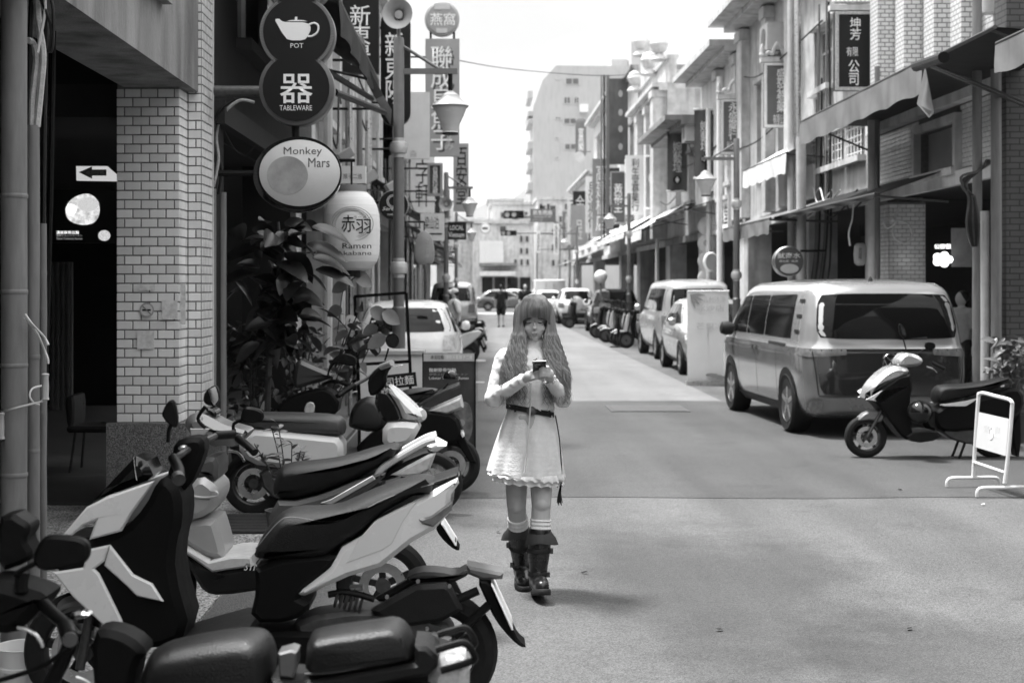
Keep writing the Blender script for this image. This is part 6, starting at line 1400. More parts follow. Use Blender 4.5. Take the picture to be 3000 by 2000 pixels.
# ---- silver scooter with lettering
b = bike('silver step-through scooter with a pale footboard and brand lettering on its flank', 7.2, 850)
b.wheel(440, 1705, .235, .05); b.wheel(1123, 1699, .24, .055)
b.part('headset', GREYP, cK1([(250, 375), (290, 285), (380, 250), (480, 280), (640, 372), (780, 410), (892, 440), (880, 495), (760, 602), (640, 582), (540, 602), (440, 525), (320, 485)]), .14, .04)
b.part('headset_insert', SILP, cK1([(325, 405), (530, 405), (430, 520), (335, 482)]), .147, .004, 0)
tx('SYM', SGW, b.t, 579, 596, 1218, 1232, 7.048, bold=.01, shear=.3)
b.part('instrument', SMOKE, cK1([(440, 225), (490, 205), (560, 250), (570, 300), (520, 295)]), .08, .01)
b.part('legshield_upper', M('scooter_grey_dark', .09, .4, .2, nv=.08), cK1([(270, 830), (490, 690), (612, 700), (600, 960), (480, 855), (280, 1020)]), .16, .02)
b.part('legshield', SILP, cK1([(245, 1025), (440, 858), (600, 972), (622, 1050), (602, 1140), (522, 1265), (262, 1332), (250, 1200)]), .19, .03)
b.part('legshield_lower', SILP, cC([(1225, 490), (1440, 448), (1470, 520), (1520, 712), (1420, 722), (1215, 602)]), .16, .03)
b.tube('pocket_rim', M('rim_pale', .5, .3, .4), cK1([(310, 1050), (450, 1078), (560, 1076), (622, 1060), (605, 1022), (560, 1020)]), .006, -.195)
b.part('footboard', M('floor_pale', .55, .5, nv=.15, ns=20), cC([(1215, 602), (1420, 722), (1560, 690), (1690, 690), (1700, 752), (1440, 790), (1230, 645)]), .2, .01, 0)
b.part('side_skirt', M('skirt_black', .01, .3, nv=.1, coat=.3), cC([(1215, 612), (1430, 792), (1690, 755), (1790, 760), (1800, 900), (1480, 947), (1380, 922), (1320, 825)]), .19, .02)
tx('SYM', SGW, b.t, 715, 763, 1649, 1670, 7.0, bold=.02, shear=.3)
b.part('seat', VINYL, [(798, 1432), (818, 1368), (850, 1352), (932, 1346), (1010, 1335), (1100, 1306), (1160, 1293), (1188, 1311), (1118, 1366), (1020, 1412), (900, 1457), (812, 1458)], .15, puff=.05, sm=2)
b.part('side_body', M('scooter_grey_dark', .09), [(800, 1452), (900, 1457), (1100, 1378), (1148, 1372), (1085, 1425), (960, 1500), (900, 1640), (800, 1640)], .16, .02)
b.pair('side_strip', SILP, cK2([(120, 1225), (190, 1200), (480, 1035), (500, 1062), (200, 1235)]), .165, .008, .003, 0)
b.tube('grab_rail', M('rail_pale', .55, .3, .2), cK2([(490, 1080), (530, 1010), (590, 960), (720, 880), (840, 815), (910, 795)]), .018, -.12); b.tube('grab_rail', M('rail_pale', .55), cK2([(490, 1080), (530, 1010), (590, 960), (720, 880), (840, 815), (910, 795)]), .018, .12)
b.part('tail_cap', WPAN, cK2([(845, 842), (920, 808), (988, 845), (922, 882), (872, 888)]), .11, .02, 0)
b.part('tail_light', LENS, cK2([(600, 1042), (870, 897), (916, 890), (872, 1010), (800, 1046), (720, 1056)]), .13, .015, 0)
b.part('tail_body', MATB, cK2([(500, 1090), (640, 960), (880, 860), (900, 900), (760, 1010), (600, 1080)]), .1, .01)
b.part('mudguard', MATB, cF([(1290, 530), (1330, 500), (1452, 668), (1440, 686), (1390, 660), (1320, 590)]), .07, .006)
b.part('number_plate', PLT, cF([(1330, 500), (1345, 505), (1430, 640), (1420, 640)]), .12, .002, 0)
b.tube('grip', BLACK, cK1([(860, 470), (960, 520), (1060, 580)]), .019, -.3, -.42, 12); b.tube('brake_lever', STEEL, cK1([(760, 590), (850, 600), (900, 630), (940, 680)]), .007, -.3, -.36)
b.part('mirror', BLACK, cK1([(870, 260), (900, 180), (960, 165), (1080, 200), (1105, 260), (1080, 320), (980, 330), (880, 310)]), .02, .01, 2, -.25); b.tube('mirror_stem', BLACK, cK1([(800, 420), (800, 340), (880, 300)]), .008, -.25)
b.part('switch', BLACK, cK1([(770, 400), (830, 380), (835, 430), (780, 440)]), .03, .006, 0, -.3)
# ---- white shield scooter facing the road
b = bike('white-shielded scooter facing the road, with a grey seat and a round mirror', 10.9, 1000)
b.wheel(745, 1430, .24, .05); b.wheel(1264, 1420, .24, .05)
b.part('seat', SEATG, [(688, 1222), (700, 1210), (740, 1204), (860, 1206), (985, 1211), (1012, 1226), (1016, 1262), (1000, 1277), (850, 1270), (700, 1243)], .15, puff=.05, sm=1)
b.part('body', M('scooter_pale', .6, .3, nv=.06, coat=.3), [(700, 1300), (735, 1252), (815, 1257), (950, 1270), (1010, 1277), (1012, 1350), (900, 1372), (820, 1362), (740, 1352)], .17, .04)
b.part('rear_fender', MATB, cK1([(640, 880), (720, 770), (840, 710), (850, 765), (730, 850), (690, 940)]), .06, .01)
b.part('engine', DKSTEEL, [(760, 1360), (900, 1370), (1010, 1350), (1080, 1420), (1060, 1480), (860, 1470), (780, 1440)], .12, .02)
b.part('floorboard', DPL, [(1000, 1400), (1120, 1390), (1130, 1440), (1000, 1450)], .18, .01)
b.part('inner_shield', GLOSSB, cK2([(470, 500), (560, 440), (650, 560), (690, 680), (540, 690)]), .15, .02)
b.part('front_shield', WPAN, cK2([(572, 425), (605, 432), (700, 505), (800, 600), (824, 660), (680, 668), (642, 580), (565, 470)]), .15, .045)
b.part('lower_shield', M('scooter_pale', .6), cK2([(543, 682), (680, 672), (822, 690), (742, 830), (660, 850), (540, 855)]), .18, .04)
b.part('front_fork', DKSTEEL, [(1180, 1290), (1220, 1280), (1280, 1420), (1250, 1430)], .07, .01)
c = W(900 + 790 / 2.413, 950 + 640 / 2.413, 10.86); MB().lathe([(.002, .05), (.04, .045), (.055, .02), (.058, 0)], c, axis=(.75, -.6, .1), n=20).build('headlight', LENS, b.t)
b.part('handlebar_cover', MATB, cK2([(440, 495), (430, 380), (500, 300), (600, 262), (612, 290), (562, 345), (562, 430), (485, 500)]), .08, .02)
b.tube('grip', BLACK, cK2([(240, 490), (290, 455), (345, 420)]), .02, -.2, -.12, 10); b.tube('handlebar', DKSTEEL, cK2([(345, 420), (440, 370), (520, 300), (600, 268)]), .015, -.12, .2); b.tube('grip', M('grip_pale', .35), cK2([(530, 295), (610, 262)]), .024, -.1, -.2, 12)
b.tube('mirror_stem', BLACK, cK2([(555, 250), (570, 205), (580, 165)]), .007, -.1); c = W(900 + 603 / 2.413, 950 + 115 / 2.413, 10.8); MB().lathe([(.03, .02), (.053, .008), (.055, -.004), (.05, -.006), (.002, -.006)], c, (.3, 1, 0), 24).build('mirror', BLACK, b.t); MB().lathe([(.047, 0), (.002, .001)], c - Vector((.3, 1, 0)).normalized() * .008, (.3, 1, 0), 24).build('mirror_glass', M('mirror_dim', .25, .1, .9, nv=0), b.t)
b.tube('brake_lever', STEEL, cK2([(600, 300), (660, 285), (682, 283)]), .006, -.12); b.tube('brake_lever', STEEL, cK2([(310, 510), (330, 470), (370, 460)]), .006, -.2)
# ---- dark scooter behind it
b = bike('dark scooter with clear tail lamps and a rack, rear wheel beside the ramen board', 12.0, 1120)
b.wheel(1322, 1360, .245, .055); b.wheel(885, 1360, .245, .05)
b.part('seat', VIN2, cK2([(650, 470), (760, 448), (860, 443), (945, 460), (850, 505), (770, 565), (690, 545)]), .14, puff=.04)
b.part('front_seat', VIN2, cK2([(290, 690), (320, 575), (400, 510), (490, 508), (560, 620), (560, 720), (470, 765), (305, 730)]), .16, puff=.05)
b.part('side_body', MATB, cK2([(320, 890), (480, 740), (780, 590), (900, 600), (1060, 622), (1112, 780), (1000, 850), (830, 780), (500, 960)]), .15, .03)
b.pair('tail_light', LENS, cK2([(860, 602), (1000, 540), (1090, 500), (1108, 580), (990, 627)]), .1, .05, .02, 0)
for y in (-.1, .1): b.tube('rack', DKSTEEL, cK2([(770, 585), (860, 520), (960, 470), (1078, 425)]), .016, y)
b.part('mudguard', MATB, cK2([(1050, 640), (1110, 790), (1198, 970), (1150, 967), (1060, 830), (1020, 720)]), .07, .008, 0); b.part('number_plate', PLT, cK2([(1040, 655), (1052, 650), (1112, 780), (1098, 790)]), .13, .003, 0)
b.part('indicator', GLOSSB, cK2([(955, 390), (965, 345), (1000, 318), (1045, 330), (1075, 370), (1070, 402)]), .06, puff=.03, sm=1); b.tube('indicator_stem', BLACK, cK2([(960, 460), (1000, 410)]), .008, -.08)
b.part('front_fairing', M('fairing_dark', .05, .25, .2, nv=.1, coat=.5), cE([(395, 890), (470, 925), (560, 962), (650, 1000), (560, 1040), (470, 1062), (370, 1092), (375, 980)]), .16, .03)
b.part('front_shield', MATB, cE([(240, 1240), (330, 1140), (480, 1100), (600, 1080), (690, 1200), (560, 1330), (400, 1300)]), .15, .02); b.part('front_lamp', LENS, cE([(440, 1215), (470, 1165), (515, 1180), (505, 1250), (450, 1260)]), .16, .01)
b.tube('handlebar', BLACK, cE([(560, 1060), (640, 1035), (740, 1060)]), .016, -.1, -.25); b.tube('grip', BLACK, cE([(660, 1130), (720, 1085), (760, 1065)]), .02, -.25, -.3, 10)
b.part('mirror', BLACK, cE([(600, 950), (640, 880), (700, 850), (770, 870), (790, 900), (770, 940), (700, 925), (650, 910), (620, 955)]), .02, .008, 1, -.2); b.tube('mirror_stem', BLACK, cE([(600, 1000), (610, 960), (640, 920)]), .008, -.2)
# ---- black scooter at the right kerb
b = bike('black scooter with a silver nose parked behind the white barrier', 14.5, 2720)
b.wheel(2536, 1276, .215, .05); b.wheel(2907, 1310, .22, .05)
b.part('headset', M('nose_silver', .5, .25, .5, nv=.05, coat=.8), cM([(1020, 795), (1060, 745), (1130, 758), (1172, 790), (1150, 822), (1080, 832), (1020, 822)]), .12, .03)
b.part('nose', M('nose_silver', .5), cM([(828, 1012), (860, 930), (950, 842), (1020, 818), (1092, 838), (1062, 892), (950, 932), (850, 992)]), .15, .045)
b.pair('stripe', WPAN, cM([(832, 1012), (920, 962), (1080, 935), (990, 982), (920, 1032), (880, 1020)]), .15, .01, .004, 0)
b.part('legshield', MATB, cM([(850, 1002), (1080, 842), (1102, 940), (1082, 1010), (1092, 1150), (1102, 1232), (1050, 1242), (960, 1122), (900, 1042)]), .16, .02)
b.part('front_fender', GREYP, cM([(798, 1132), (850, 1085), (920, 1078), (962, 1110), (932, 1152), (880, 1132), (820, 1142)]), .06, .015)
for y in (-.07, .07): b.tube('fork', DKSTEEL, cM([(945, 1060), (880, 1180), (855, 1228)]), .016, y)
b.part('floorboard', DPL, cM([(1050, 1205), (1240, 1182), (1252, 1240), (1100, 1262)]), .17, .01)
b.part('seat', VINYL, cM([(1233, 1005), (1250, 950), (1290, 930), (1400, 930), (1560, 905), (1660, 888), (1695, 900), (1560, 972), (1400, 1012), (1250, 1046)]), .15, puff=.05)
b.pair('side_stripe', WPAN, cM([(1250, 1042), (1400, 1020), (1480, 1000), (1400, 1050), (1280, 1050)]), .155, .006, .002, 0)
b.part('side_body', MATB, cM([(1230, 1050), (1500, 1012), (1690, 930), (1745, 1010), (1705, 1122), (1500, 1182), (1300, 1202), (1230, 1172)]), .15, .03); b.part('engine', DKSTEEL, cM([(1240, 1180), (1500, 1160), (1600, 1230), (1560, 1280), (1350, 1260)]), .12, .02)
b.part('mudguard', MATB, cM([(1680, 1180), (1730, 1080), (1735, 1250), (1722, 1342), (1705, 1340)]), .07, .008, 0)
c = W(2100 + 1165 / 1.96, 650 + 1090 / 1.96, 14.2); tag(MB().lathe([(.01, -.11)] + [(.125 * math.cos(R(a)), .115 * math.sin(R(a))) for a in range(-80, 90, 16)] + [(.01, .115)], c, n=24).build('helmet', GLOSSB), 'glossy black helmet hanging on the black scooter by the barrier', 'helmet')
b.part('mirror', BLACK, cM([(1008, 590), (1020, 578), (1045, 610), (1055, 650), (1035, 662), (1015, 640)]), .015, .005, 1, -.2); b.part('mirror_glass', CHROME, cM([(1018, 590), (1040, 612), (1048, 648), (1030, 640)]), .002, .0004, 0, -.218); b.tube('mirror_stem', BLACK, cM([(1035, 660), (1055, 735)]), .007, -.2)
b.part('mirror', BLACK, cM([(1225, 715), (1240, 690), (1290, 700), (1290, 735), (1240, 740)]), .015, .005, 1, .2); b.tube('mirror_stem', BLACK, cM([(1225, 735), (1180, 770), (1165, 790)]), .007, .2)
b.tube('grip', BLACK, cM([(1190, 800), (1255, 835)]), .018, -.25, -.3, 10); b.tube('brake_lever', CHROME, cM([(1160, 822), (1200, 835), (1218, 855)]), .008, -.25)
for y in (-.1, .1): b.tube('stand', BLACK, cM([(1420, 1220), (1380, 1330), (1360, 1365)]), .014, y)
# ---- black cub motorcycle nearest the kerb end
b = bike('low black motorcycle with two separate leather seats and a chrome tail lamp', 4.25, 700, name='motorcycle', cat='motorcycle')
b.wheel(1190, 2270, .27, .045, spokes=9); b.wheel(-40, 2270, .27, .045, spokes=9)
LEA = M('cub_leather', .008, .36, nv=.25, ns=30, bump=.2, bs=180, spec=.32)
b.part('front_seat', LEA, [(405, 2040), (430, 1925), (470, 1884), (600, 1857), (700, 1843), (765, 1844), (795, 1870), (810, 1908), (811, 1965), (795, 2040)], .13, puff=.055, sm=2)
b.part('rear_seat', LEA, [(895, 1968), (903, 1856), (950, 1840), (1100, 1819), (1160, 1810), (1196, 1832), (1219, 1880), (1221, 1914), (1190, 1928), (1010, 1960)], .11, puff=.03, sm=1)
b.tube('seat_piping', M('piping', .05, .5), [(905, 1945), (1010, 1937), (1150, 1900), (1185, 1870), (1180, 1840)], .003, -.105, n=5)
b.part('rack_plate', DPL, cF([(240, 1480), (450, 1500), (1160, 1382), (1162, 1272), (1240, 1275), (1312, 1340), (1312, 1402), (1250, 1462), (700, 1568), (200, 1590)]), .1, .012, 0)
b.part('tool_box', M('box_steel', .16, .35, .7, nv=.2), cF([(285, 1320), (370, 1297), (407, 1312), (405, 1402), (382, 1482), (290, 1472)]), .045, .006, 0, -.05)
for y in (-.09, .09): b.tube('tail_rack', BLACK, cF([(1300, 1300), (1400, 1270), (1490, 1257), (1548, 1348), (1500, 1382), (1330, 1432)]), .011, y, y, 8, 5)
b.part('tail_light', M('chrome_lens', .6, .12, .5, nv=.35, ns=30), cF([(1250, 1440), (1330, 1352), (1480, 1352), (1517, 1420), (1512, 1590), (1240, 1590)]), .085, .03, 1)
b.part('side_cover', MATB, [(400, 2030), (800, 2030), (1250, 1960), (1300, 2040), (1250, 2230), (700, 2320), (420, 2250)], .1, .03)
b.part('leg_shield', MATB, cC([(640, 1200), (740, 1180), (890, 1230), (1000, 1330), (930, 1400), (900, 1590), (880, 1900), (700, 1950), (640, 1500)]), .07, .02)
b.part('head_cowl', MATB, cC([(-60, 860), (80, 860), (200, 900), (355, 950), (352, 1005), (240, 1130), (150, 1205), (-60, 1190)]), .1, .03); b.tube('handlebar', BLACK, cC([(300, 1005), (400, 1040), (520, 1090), (600, 1108)]), .02, -.05, -.22, 12)
b.tube('grip', BLACK, cC([(560, 1095), (650, 1115)]), .025, -.2, -.3, 14); b.tube('bar_end', M('ring_grey', .16, .3, .7), cC([(648, 1113), (655, 1116)]), .021, -.3, -.31, 14)
b.part('cylinder_cap', CHROME, cC([(540, 1065), (570, 1025), (640, 1008), (690, 1030), (690, 1045), (600, 1070)]), .025, .008, 1, -.15); b.tube('brake_lever', STEEL, cC([(185, 1150), (240, 1160), (300, 1195), (335, 1240), (350, 1275)]), .006, -.1)
b.part('mirror', BLACK, cC([(288, 700), (338, 592), (380, 555), (480, 558), (600, 572), (650, 612), (655, 680), (618, 742), (500, 765), (380, 787), (312, 762)]), .02, .01, 1, -.1); b.tube('mirror_stem', BLACK, cC([(165, 815), (230, 775), (310, 735)]), .008, -.1); b.tube('mirror_stem', BLACK, cC([(200, 930), (195, 870), (210, 800)]), .02, -.08)
b.part('switch_gear', BLACK, cC([(-60, 500), (60, 470), (90, 500), (160, 540), (165, 590), (130, 650), (190, 740), (150, 800), (-60, 870)]), .06, .015, 1, .1); b.tube('fork', BLACK, cC([(540, 1180), (400, 1500), (0, 2150)]), .022, -.08)
b.tube('cable', BLACK, cC([(30, 1500), (200, 1450), (340, 1400), (480, 1310), (560, 1260)]), .007, -.1); b.tube('cable', STEEL, cC([(560, 1470), (640, 1500), (690, 1560), (720, 1640)]), .005, -.1)
# ---------------------------------------------------------------- smaller parked scooters, one model with parts, then copies
def small_scooter(label, loc, rz, paint, group):
    t = thing('scooter', label, 'scooter', (0, 0, 0), group); G = lambda u, v, d: Vector((u, d, v))
    def pr(n, m, pts, w, ch=.02, k=1): MB().prism(chaikin(pts, k), G, -w, w, ch).build(n, m, t, 40, world=False)
    for x in (-.62, .62):
        wl = MB().lathe([(.14, -.045), (.19, -.05), (.225, -.02), (.23, 0), (.225, .02), (.19, .05), (.14, .045)], (x, 0, .23), (0, 1, 0), 20, caps=False).build('wheel', RUBBER, t, world=False)
        MB().lathe([(.15, -.03), (.04, -.04), (.04, .04), (.15, .03)], (x, 0, .23), (0, 1, 0), 16, caps=False).build('rim', M('rim_dull', .09, .4, .4), wl, world=False)
    pr('body', paint, [(-.95, .72), (-.85, .8), (-.2, .62), (-.1, .35), (-.3, .28), (-.6, .42)], .14); pr('seat', VINYL, [(-.75, .8), (-.7, .86), (-.35, .8), (0, .8), (.05, .72), (-.2, .66), (-.7, .74)], .13)
    pr('floorboard', BLACK, [(-.3, .26), (.3, .26), (.35, .33), (-.25, .34)], .16, .01, 0); pr('legshield', paint, [(.28, .28), (.42, .3), (.5, .6), (.42, .98), (.34, .98), (.38, .6)], .17)
    pr('headset', BLACK, [(.3, .95), (.5, .9), (.48, 1.05), (.34, 1.08)], .12); pr('front_fender', paint, [(.45, .42), (.62, .5), (.82, .4), (.8, .36), (.62, .44)], .06, .01)
    pr('tail_light', TAIL, [(-.98, .68), (-.92, .76), (-.88, .66)], .1, .01, 0); pr('number_plate', PLT, [(-.99, .42), (-.97, .42), (-.92, .56), (-.94, .56)], .12, .003, 0); pr('mudguard', BLACK, [(-1.02, .3), (-.98, .3), (-.86, .6), (-.92, .62)], .05, .004, 0)
    MB().tube([(.38, -.33, 1.02), (.42, 0, 1.0), (.38, .33, 1.02)], .018, 6).build('handlebar', BLACK, t, world=False)
    for s_ in (-1, 1):
        MB().tube([(.4, .24 * s_, 1.03), (.42, .3 * s_, 1.2)], .007, 5).build('mirror_stem', BLACK, t, world=False); MB().lathe([(.01, -.015), (.055, -.01), (.055, .01), (.01, .015)], (.42, .32 * s_, 1.25), (1, 0, 0), 12).build('mirror', BLACK, t, world=False)
    MB().tube([(.5, 0, .9), (.62, 0, .23)], .03, 6).build('fork', DKSTEEL, t, world=False); t.location = loc; t.rotation_euler = (0, 0, rz); return t
random.seed(5)
sa = small_scooter('dark scooter in the tight row between the silver van and the black car', (4.75, 39.6, 0), R(165), MATB, 'far parked scooters')
sbk = small_scooter('pale scooter in the tight row between the silver van and the black car', (4.7, 40.6, 0), R(170), M('scooter_pale', .6), 'far parked scooters')
for i in range(10): copy_tree(sa if i % 3 else sbk, (4.65 + random.uniform(-.12, .12), 41.4 + i * .72, 0), R(165 + random.uniform(-12, 12)))
for i, y in enumerate((58.6, 59.6, 60.6)): copy_tree(sa, (4.4, y, 0), R(170 + 5 * i), 'dark scooter parked behind the black car')
for i, (x, y, r) in enumerate(((-.85, 31.0, 8), (-.8, 32.0, 14), (-.8, 33.0, 5), (-.75, 37.5, 12), (-.8, 38.5, 6), (-.75, 40.0, 10))):
    copy_tree(sa if i % 2 else sbk, (x, y, 0), R(180 + r), 'scooter with its tail to the road between the white wagon and the old van')
for o in list(COL.objects):
    if o.name.startswith('scooter') and o.parent is None and 'label' in o and o['label'].startswith('scooter with its tail'): o['label'] = ('pale ' if any(c.data and 'pale' in c.data.materials[0].name for c in o.children if c.type == 'MESH') else 'dark ') + o['label']
# ---------------------------------------------------------------- boards, crates, plants
af = thing('menu_board', 'standing ramen menu board with a dark face and a pale header', 'sign board', W(1316, 1350, 14.0))
panel(af, 'board', 1240, 1391, 1034, 1352, 14.0, M('board_dark', .05, .35, nv=.5, ns=3), .03); panel(af, 'header', 1241, 1390, 1036, 1058, 13.99, M('board_head', .5, .4, nv=.1), .009)
panel(af, 'rim', 1390, 1394, 1034, 1352, 13.98, BLACK, .06); panel(af, 'rim', 1237, 1240, 1034, 1352, 13.98, BLACK, .06)
tx('赤羽拉麵', INK, af, 1262, 1300, 1040, 1052, 13.985); tx('請往火星猴子二進', SGW, af, 1305, 1384, 1040, 1052, 13.985)
tx('龍蝦豚骨拉麵', SGW, af, 1257, 1336, 1078, 1089, 13.985, bold=.006); tx('伊勢エビ豚骨ラーメン', M('print_mid', .3), af, 1257, 1370, 1092, 1100, 13.985); tx('Lobster Tonkotsu Ramen', SGW, af, 1257, 1373, 1103, 1111, 13.985)
c = W(1350, 1240, 13.985); MB().prism(chaikin([(c.x - .14, c.z - .2), (c.x - .05, c.z + .2), (c.x + .1, c.z + .22), (c.x + .13, c.z - .1), (c.x, c.z - .26)], 2), XZ, 13.999, 13.99).build('food_print', M('food_print', .14, .4, nv=.7, ns=9), af, 0)
c = W(1352, 1238, 13.985); MB().prism(ell(c.x, c.z, .035, .035), XZ, 13.989, 13.984).build('seal', M('print_mid', .3), af, 0)
MB().box(W(1240, 0, 14.2).x, W(1391, 0, 14.2).x, 14.3, 14.32, .0, .9).build('rear_leaf', BLACK, af, 0)
fs2 = thing('frame_stand', 'black empty metal frame stand with a hanging noodle sign', 'stand', W(1120, 1230, 13.2))
q = lambda x, y, d=13.2: W(700 + x / 2.24, 650 + y / 2.24, d)
for a, b in (((755, 490), (1098, 465)), ((1098, 465), (1125, 985)), ((760, 490), (790, 1170)), ((790, 935), (1120, 915))): MB().obox((q(*a) + q(*b)) / 2, (q(*b) - q(*a)).normalized(), Vector((0, 1, 0)), (q(*b) - q(*a)).normalized().cross(EY), (q(*b) - q(*a)).length / 2, .014, .014).build('bar', MATB, fs2, 0)
for a in ((1125, 985), (790, 1170)): p = q(*a); MB().box(p.x - .014, p.x + .014, 13.186, 13.214, 0, p.z).build('leg', MATB, fs2, 0)
for x in (800, 1120): p = q(x, 1200); MB().box(p.x - .015, p.x + .015, 13.0, 13.4, 0, .02).build('foot', MATB, fs2, 0)
hs = thing('hanging_sign', 'tilted black sign with white brush characters on the frame stand', 'sign', q(1060, 1085))
cc = q(1055, 1042, 13.15); rt_ = Vector((1, 0, .11)).normalized(); MB().obox(cc, rt_, rt_.cross(-EY) * -1 if False else Vector((-.11, 0, 1)).normalized(), -EY, .155, .065, .008).build('board', INK, hs, 0)
text('司拉麵', SGW, hs, cc - EY * .01, .26, .085, rt_, Vector((-.11, 0, 1)), bold=.005)
wc = thing('white_cabinet', 'white low cabinet with a lid behind the frame stand', 'cabinet', W(1148, 1260, 15)); a, b = W(1052, 1100, 15), W(1238, 1030, 15)
MB().box(a.x, b.x, 15, 15.5, .015, b.z - .03).build('box', WHITE, wc, 0); MB().box(a.x - .02, b.x + .02, 14.97, 15.53, b.z - .03, b.z + .01).build('lid', M('lid_grey', .45, .4), wc, 0)
for i, (x0, x1, y0, y1, d) in enumerate(((652, 684, 1185, 1236, 13.0), (709, 728, 1155, 1206, 13.8), (759, 785, 1142, 1190, 14.2))):
    ct = thing('chair', ['pale round-backed chair closest to the tiled pillar', 'slim round-backed chair seen edge-on behind the first pale chair', 'pale round-backed chair beside the leafy plants'][i], 'chair', W((x0 + x1) / 2, 1400, d), 'pale chairs in the arcade'); a, b = W(x0, y1, d), W(x1, y0, d); wm = M('chair_pale', .4, .5, nv=.1); w = b.x - a.x; m_ = (a.x + b.x) / 2
    MB().prism(chaikin([(a.x, a.z - .1), (a.x, b.z - .05), (a.x + w * .3, b.z), (b.x - w * .3, b.z), (b.x, b.z - .05), (b.x, a.z - .1)], 1), XZ, d, d + .02, .004).build('backrest', wm, ct, 50)
    MB().box(m_ - .19, m_ + .19, d - .38, d + .02, .42, .45).build('seat', wm, ct, 0)
    for dx in (-.16, .16):
        for dy in (-.34, 0): MB().tube([(m_ + dx, d + dy, .42), (m_ + dx * 1.1, d + dy, .02)], .014, 6).build('leg', STEEL, ct)
    MB().tube([(m_, d + .01, .43), (m_, d + .01, a.z - .08)], .014, 6).build('post', STEEL, ct)
def leaf_mesh(L, wd, mat, fold=.25, droop=.3, tip=.5, key=''):
    v = []; f = []; n = 7
    for i in range(n + 1):
        t = i / n; w = wd * math.sin(math.pi * min(1, t ** .8 * .97 + .03)) ** (.75) * (1 if t < .98 else .2); x = L * t; z = -droop * L * t * t
        v += [(x, -w, z + fold * w), (x, -w * .5, z + fold * w * .35), (x, 0, z), (x, w * .5, z + fold * w * .35), (x, w, z + fold * w)]
    for i in range(n):
        for k in range(4): a = i * 5 + k; f.append((a, a + 1, a + 6, a + 5))
    me = bpy.data.meshes.new('leaf'); me.from_pydata(v, [], f); me.materials.append(mat); me.polygons.foreach_set('use_smooth', [True] * len(f)); return me
def put_leaf(parent, me, p, yaw, pitch, roll, s=1.0):
    o = bpy.data.objects.new('leaf', me); COL.objects.link(o); o.parent = parent; o.location = Vector(p) - ORG[parent.name]
    o.rotation_euler = (roll, pitch, yaw); o.scale = (s, s, s); return o
FIGL = M('fig_leaf', .014, .32, nv=.3, ns=6, spec=.5, rand=.3); VINEL = M('vine_leaf', .13, .4, nv=.25, ns=8, spec=.5, rand=.35); SHRL = M('shrub_leaf', .05, .45, nv=.3, ns=8, rand=.4); STEM = M('stem', .05, .7, nv=.3, ns=10)
random.seed(11)
def pot(t, x, y, r, h, mat): MB().lathe([(r * .75, 0), (r, h * .95), (r * 1.06, h), (r * .9, h), (r * .85, h * .9), (.01, h * .9)], (x, y, .02), n=20).build('pot', mat, t)
fg = thing('fig_plant', 'tall potted plant with big dark leathery leaves under the oval sign', 'plant', W(790, 1250, 12.2)); x0 = W(780, 0, 12.2).x
pot(fg, x0, 12.2, .2, .35, M('pot_dark', .06, .6))
tr_ = [Vector((x0, 12.2, .3)), Vector((x0 + .03, 12.2, 1.2)), W(810, 860, 12.2), W(820, 740, 12.2), W(815, 650, 12.2)]
MB().tube(spline(tr_, 5), [.03 - .0009 * i for i in range(21)], 8).build('trunk', STEM, fg)
figm = [leaf_mesh(.26, .09, FIGL, .3, .25), leaf_mesh(.3, .08, FIGL, .15, .4), leaf_mesh(.2, .075, FIGL, .4, .2)]
sp_ = spline(tr_, 5)
for i in range(120):
    a = W(random.gauss(815, 52), random.uniform(650, 1010), 12.2 + random.uniform(-.35, .35)); yw = random.uniform(0, 6.28)
    put_leaf(fg, figm[i % 3], a, yw, random.uniform(-.5, .7), random.uniform(-.9, .9), random.uniform(.55, 1.25))
for x, y, yw in ((945, 665, .1), (930, 715, -.1), (945, 755, .2), (955, 790, 0), (720, 725, 3.1), (700, 800, 3.3), (870, 850, -.4)):
    put_leaf(fg, figm[1], W(x - 30 if yw < 2 else x + 40, y, 12.0), yw, .1, .5, 1.15)
for k in range(9): MB().tube([sp_[8 + k], sp_[8 + k] + Vector((random.uniform(-.3, .3), random.uniform(-.3, .2), random.uniform(-.05, .2)))], .008, 5).build('branch', STEM, fg)
vn = thing('vine_plant', 'sprawling pale-leaved potted plant in front of the white wagon', 'plant', W(960, 1230, 12.9)); xv = W(930, 0, 12.9).x
pot(vn, xv, 12.9, .22, .4, M('pot_dark', .06)); vinm = [leaf_mesh(.15, .055, VINEL, .15, .2), leaf_mesh(.12, .05, VINEL, .3, .35)]
for k in range(11):
    e = W(random.uniform(880, 1150), random.uniform(880, 1060), 12.9 + random.uniform(-.3, .2)); st_ = Vector((xv + random.uniform(-.1, .1), 12.9, .38)); md = (st_ + e) / 2 + Vector((random.uniform(-.1, .1), random.uniform(-.1, .1), .1))
    pth = spline([st_, md, e], 6); MB().tube(pth, .006, 5).build('stem', STEM, vn)
    for j in range(4, 13):
        put_leaf(vn, vinm[(j + k) % 2], pth[j] + Vector((random.uniform(-.07, .07), random.uniform(-.12, .08), random.uniform(-.06, .1))), random.uniform(0, 6.28), random.uniform(-.4, .8), random.uniform(-1, 1), random.uniform(.75, 1.2))
for x, y, yw, s in ((1085, 905, 0, 1.2), (1120, 915, .2, 1.3), (1105, 955, 3, 1), (1130, 985, 3.3, 1.3), (1000, 900, 2.8, 1), (1040, 805, .3, 1.3), (1015, 830, 3, 1)): put_leaf(vn, vinm[0], W(x, y, 12.6), yw, .5, 1.2, s)
MB().tube(spline([W(985, 1010, 12.8), W(1000, 880, 12.8), W(1010, 840, 12.8), W(1040, 812, 12.75)], 5), .005, 5).build('stem', STEM, vn)
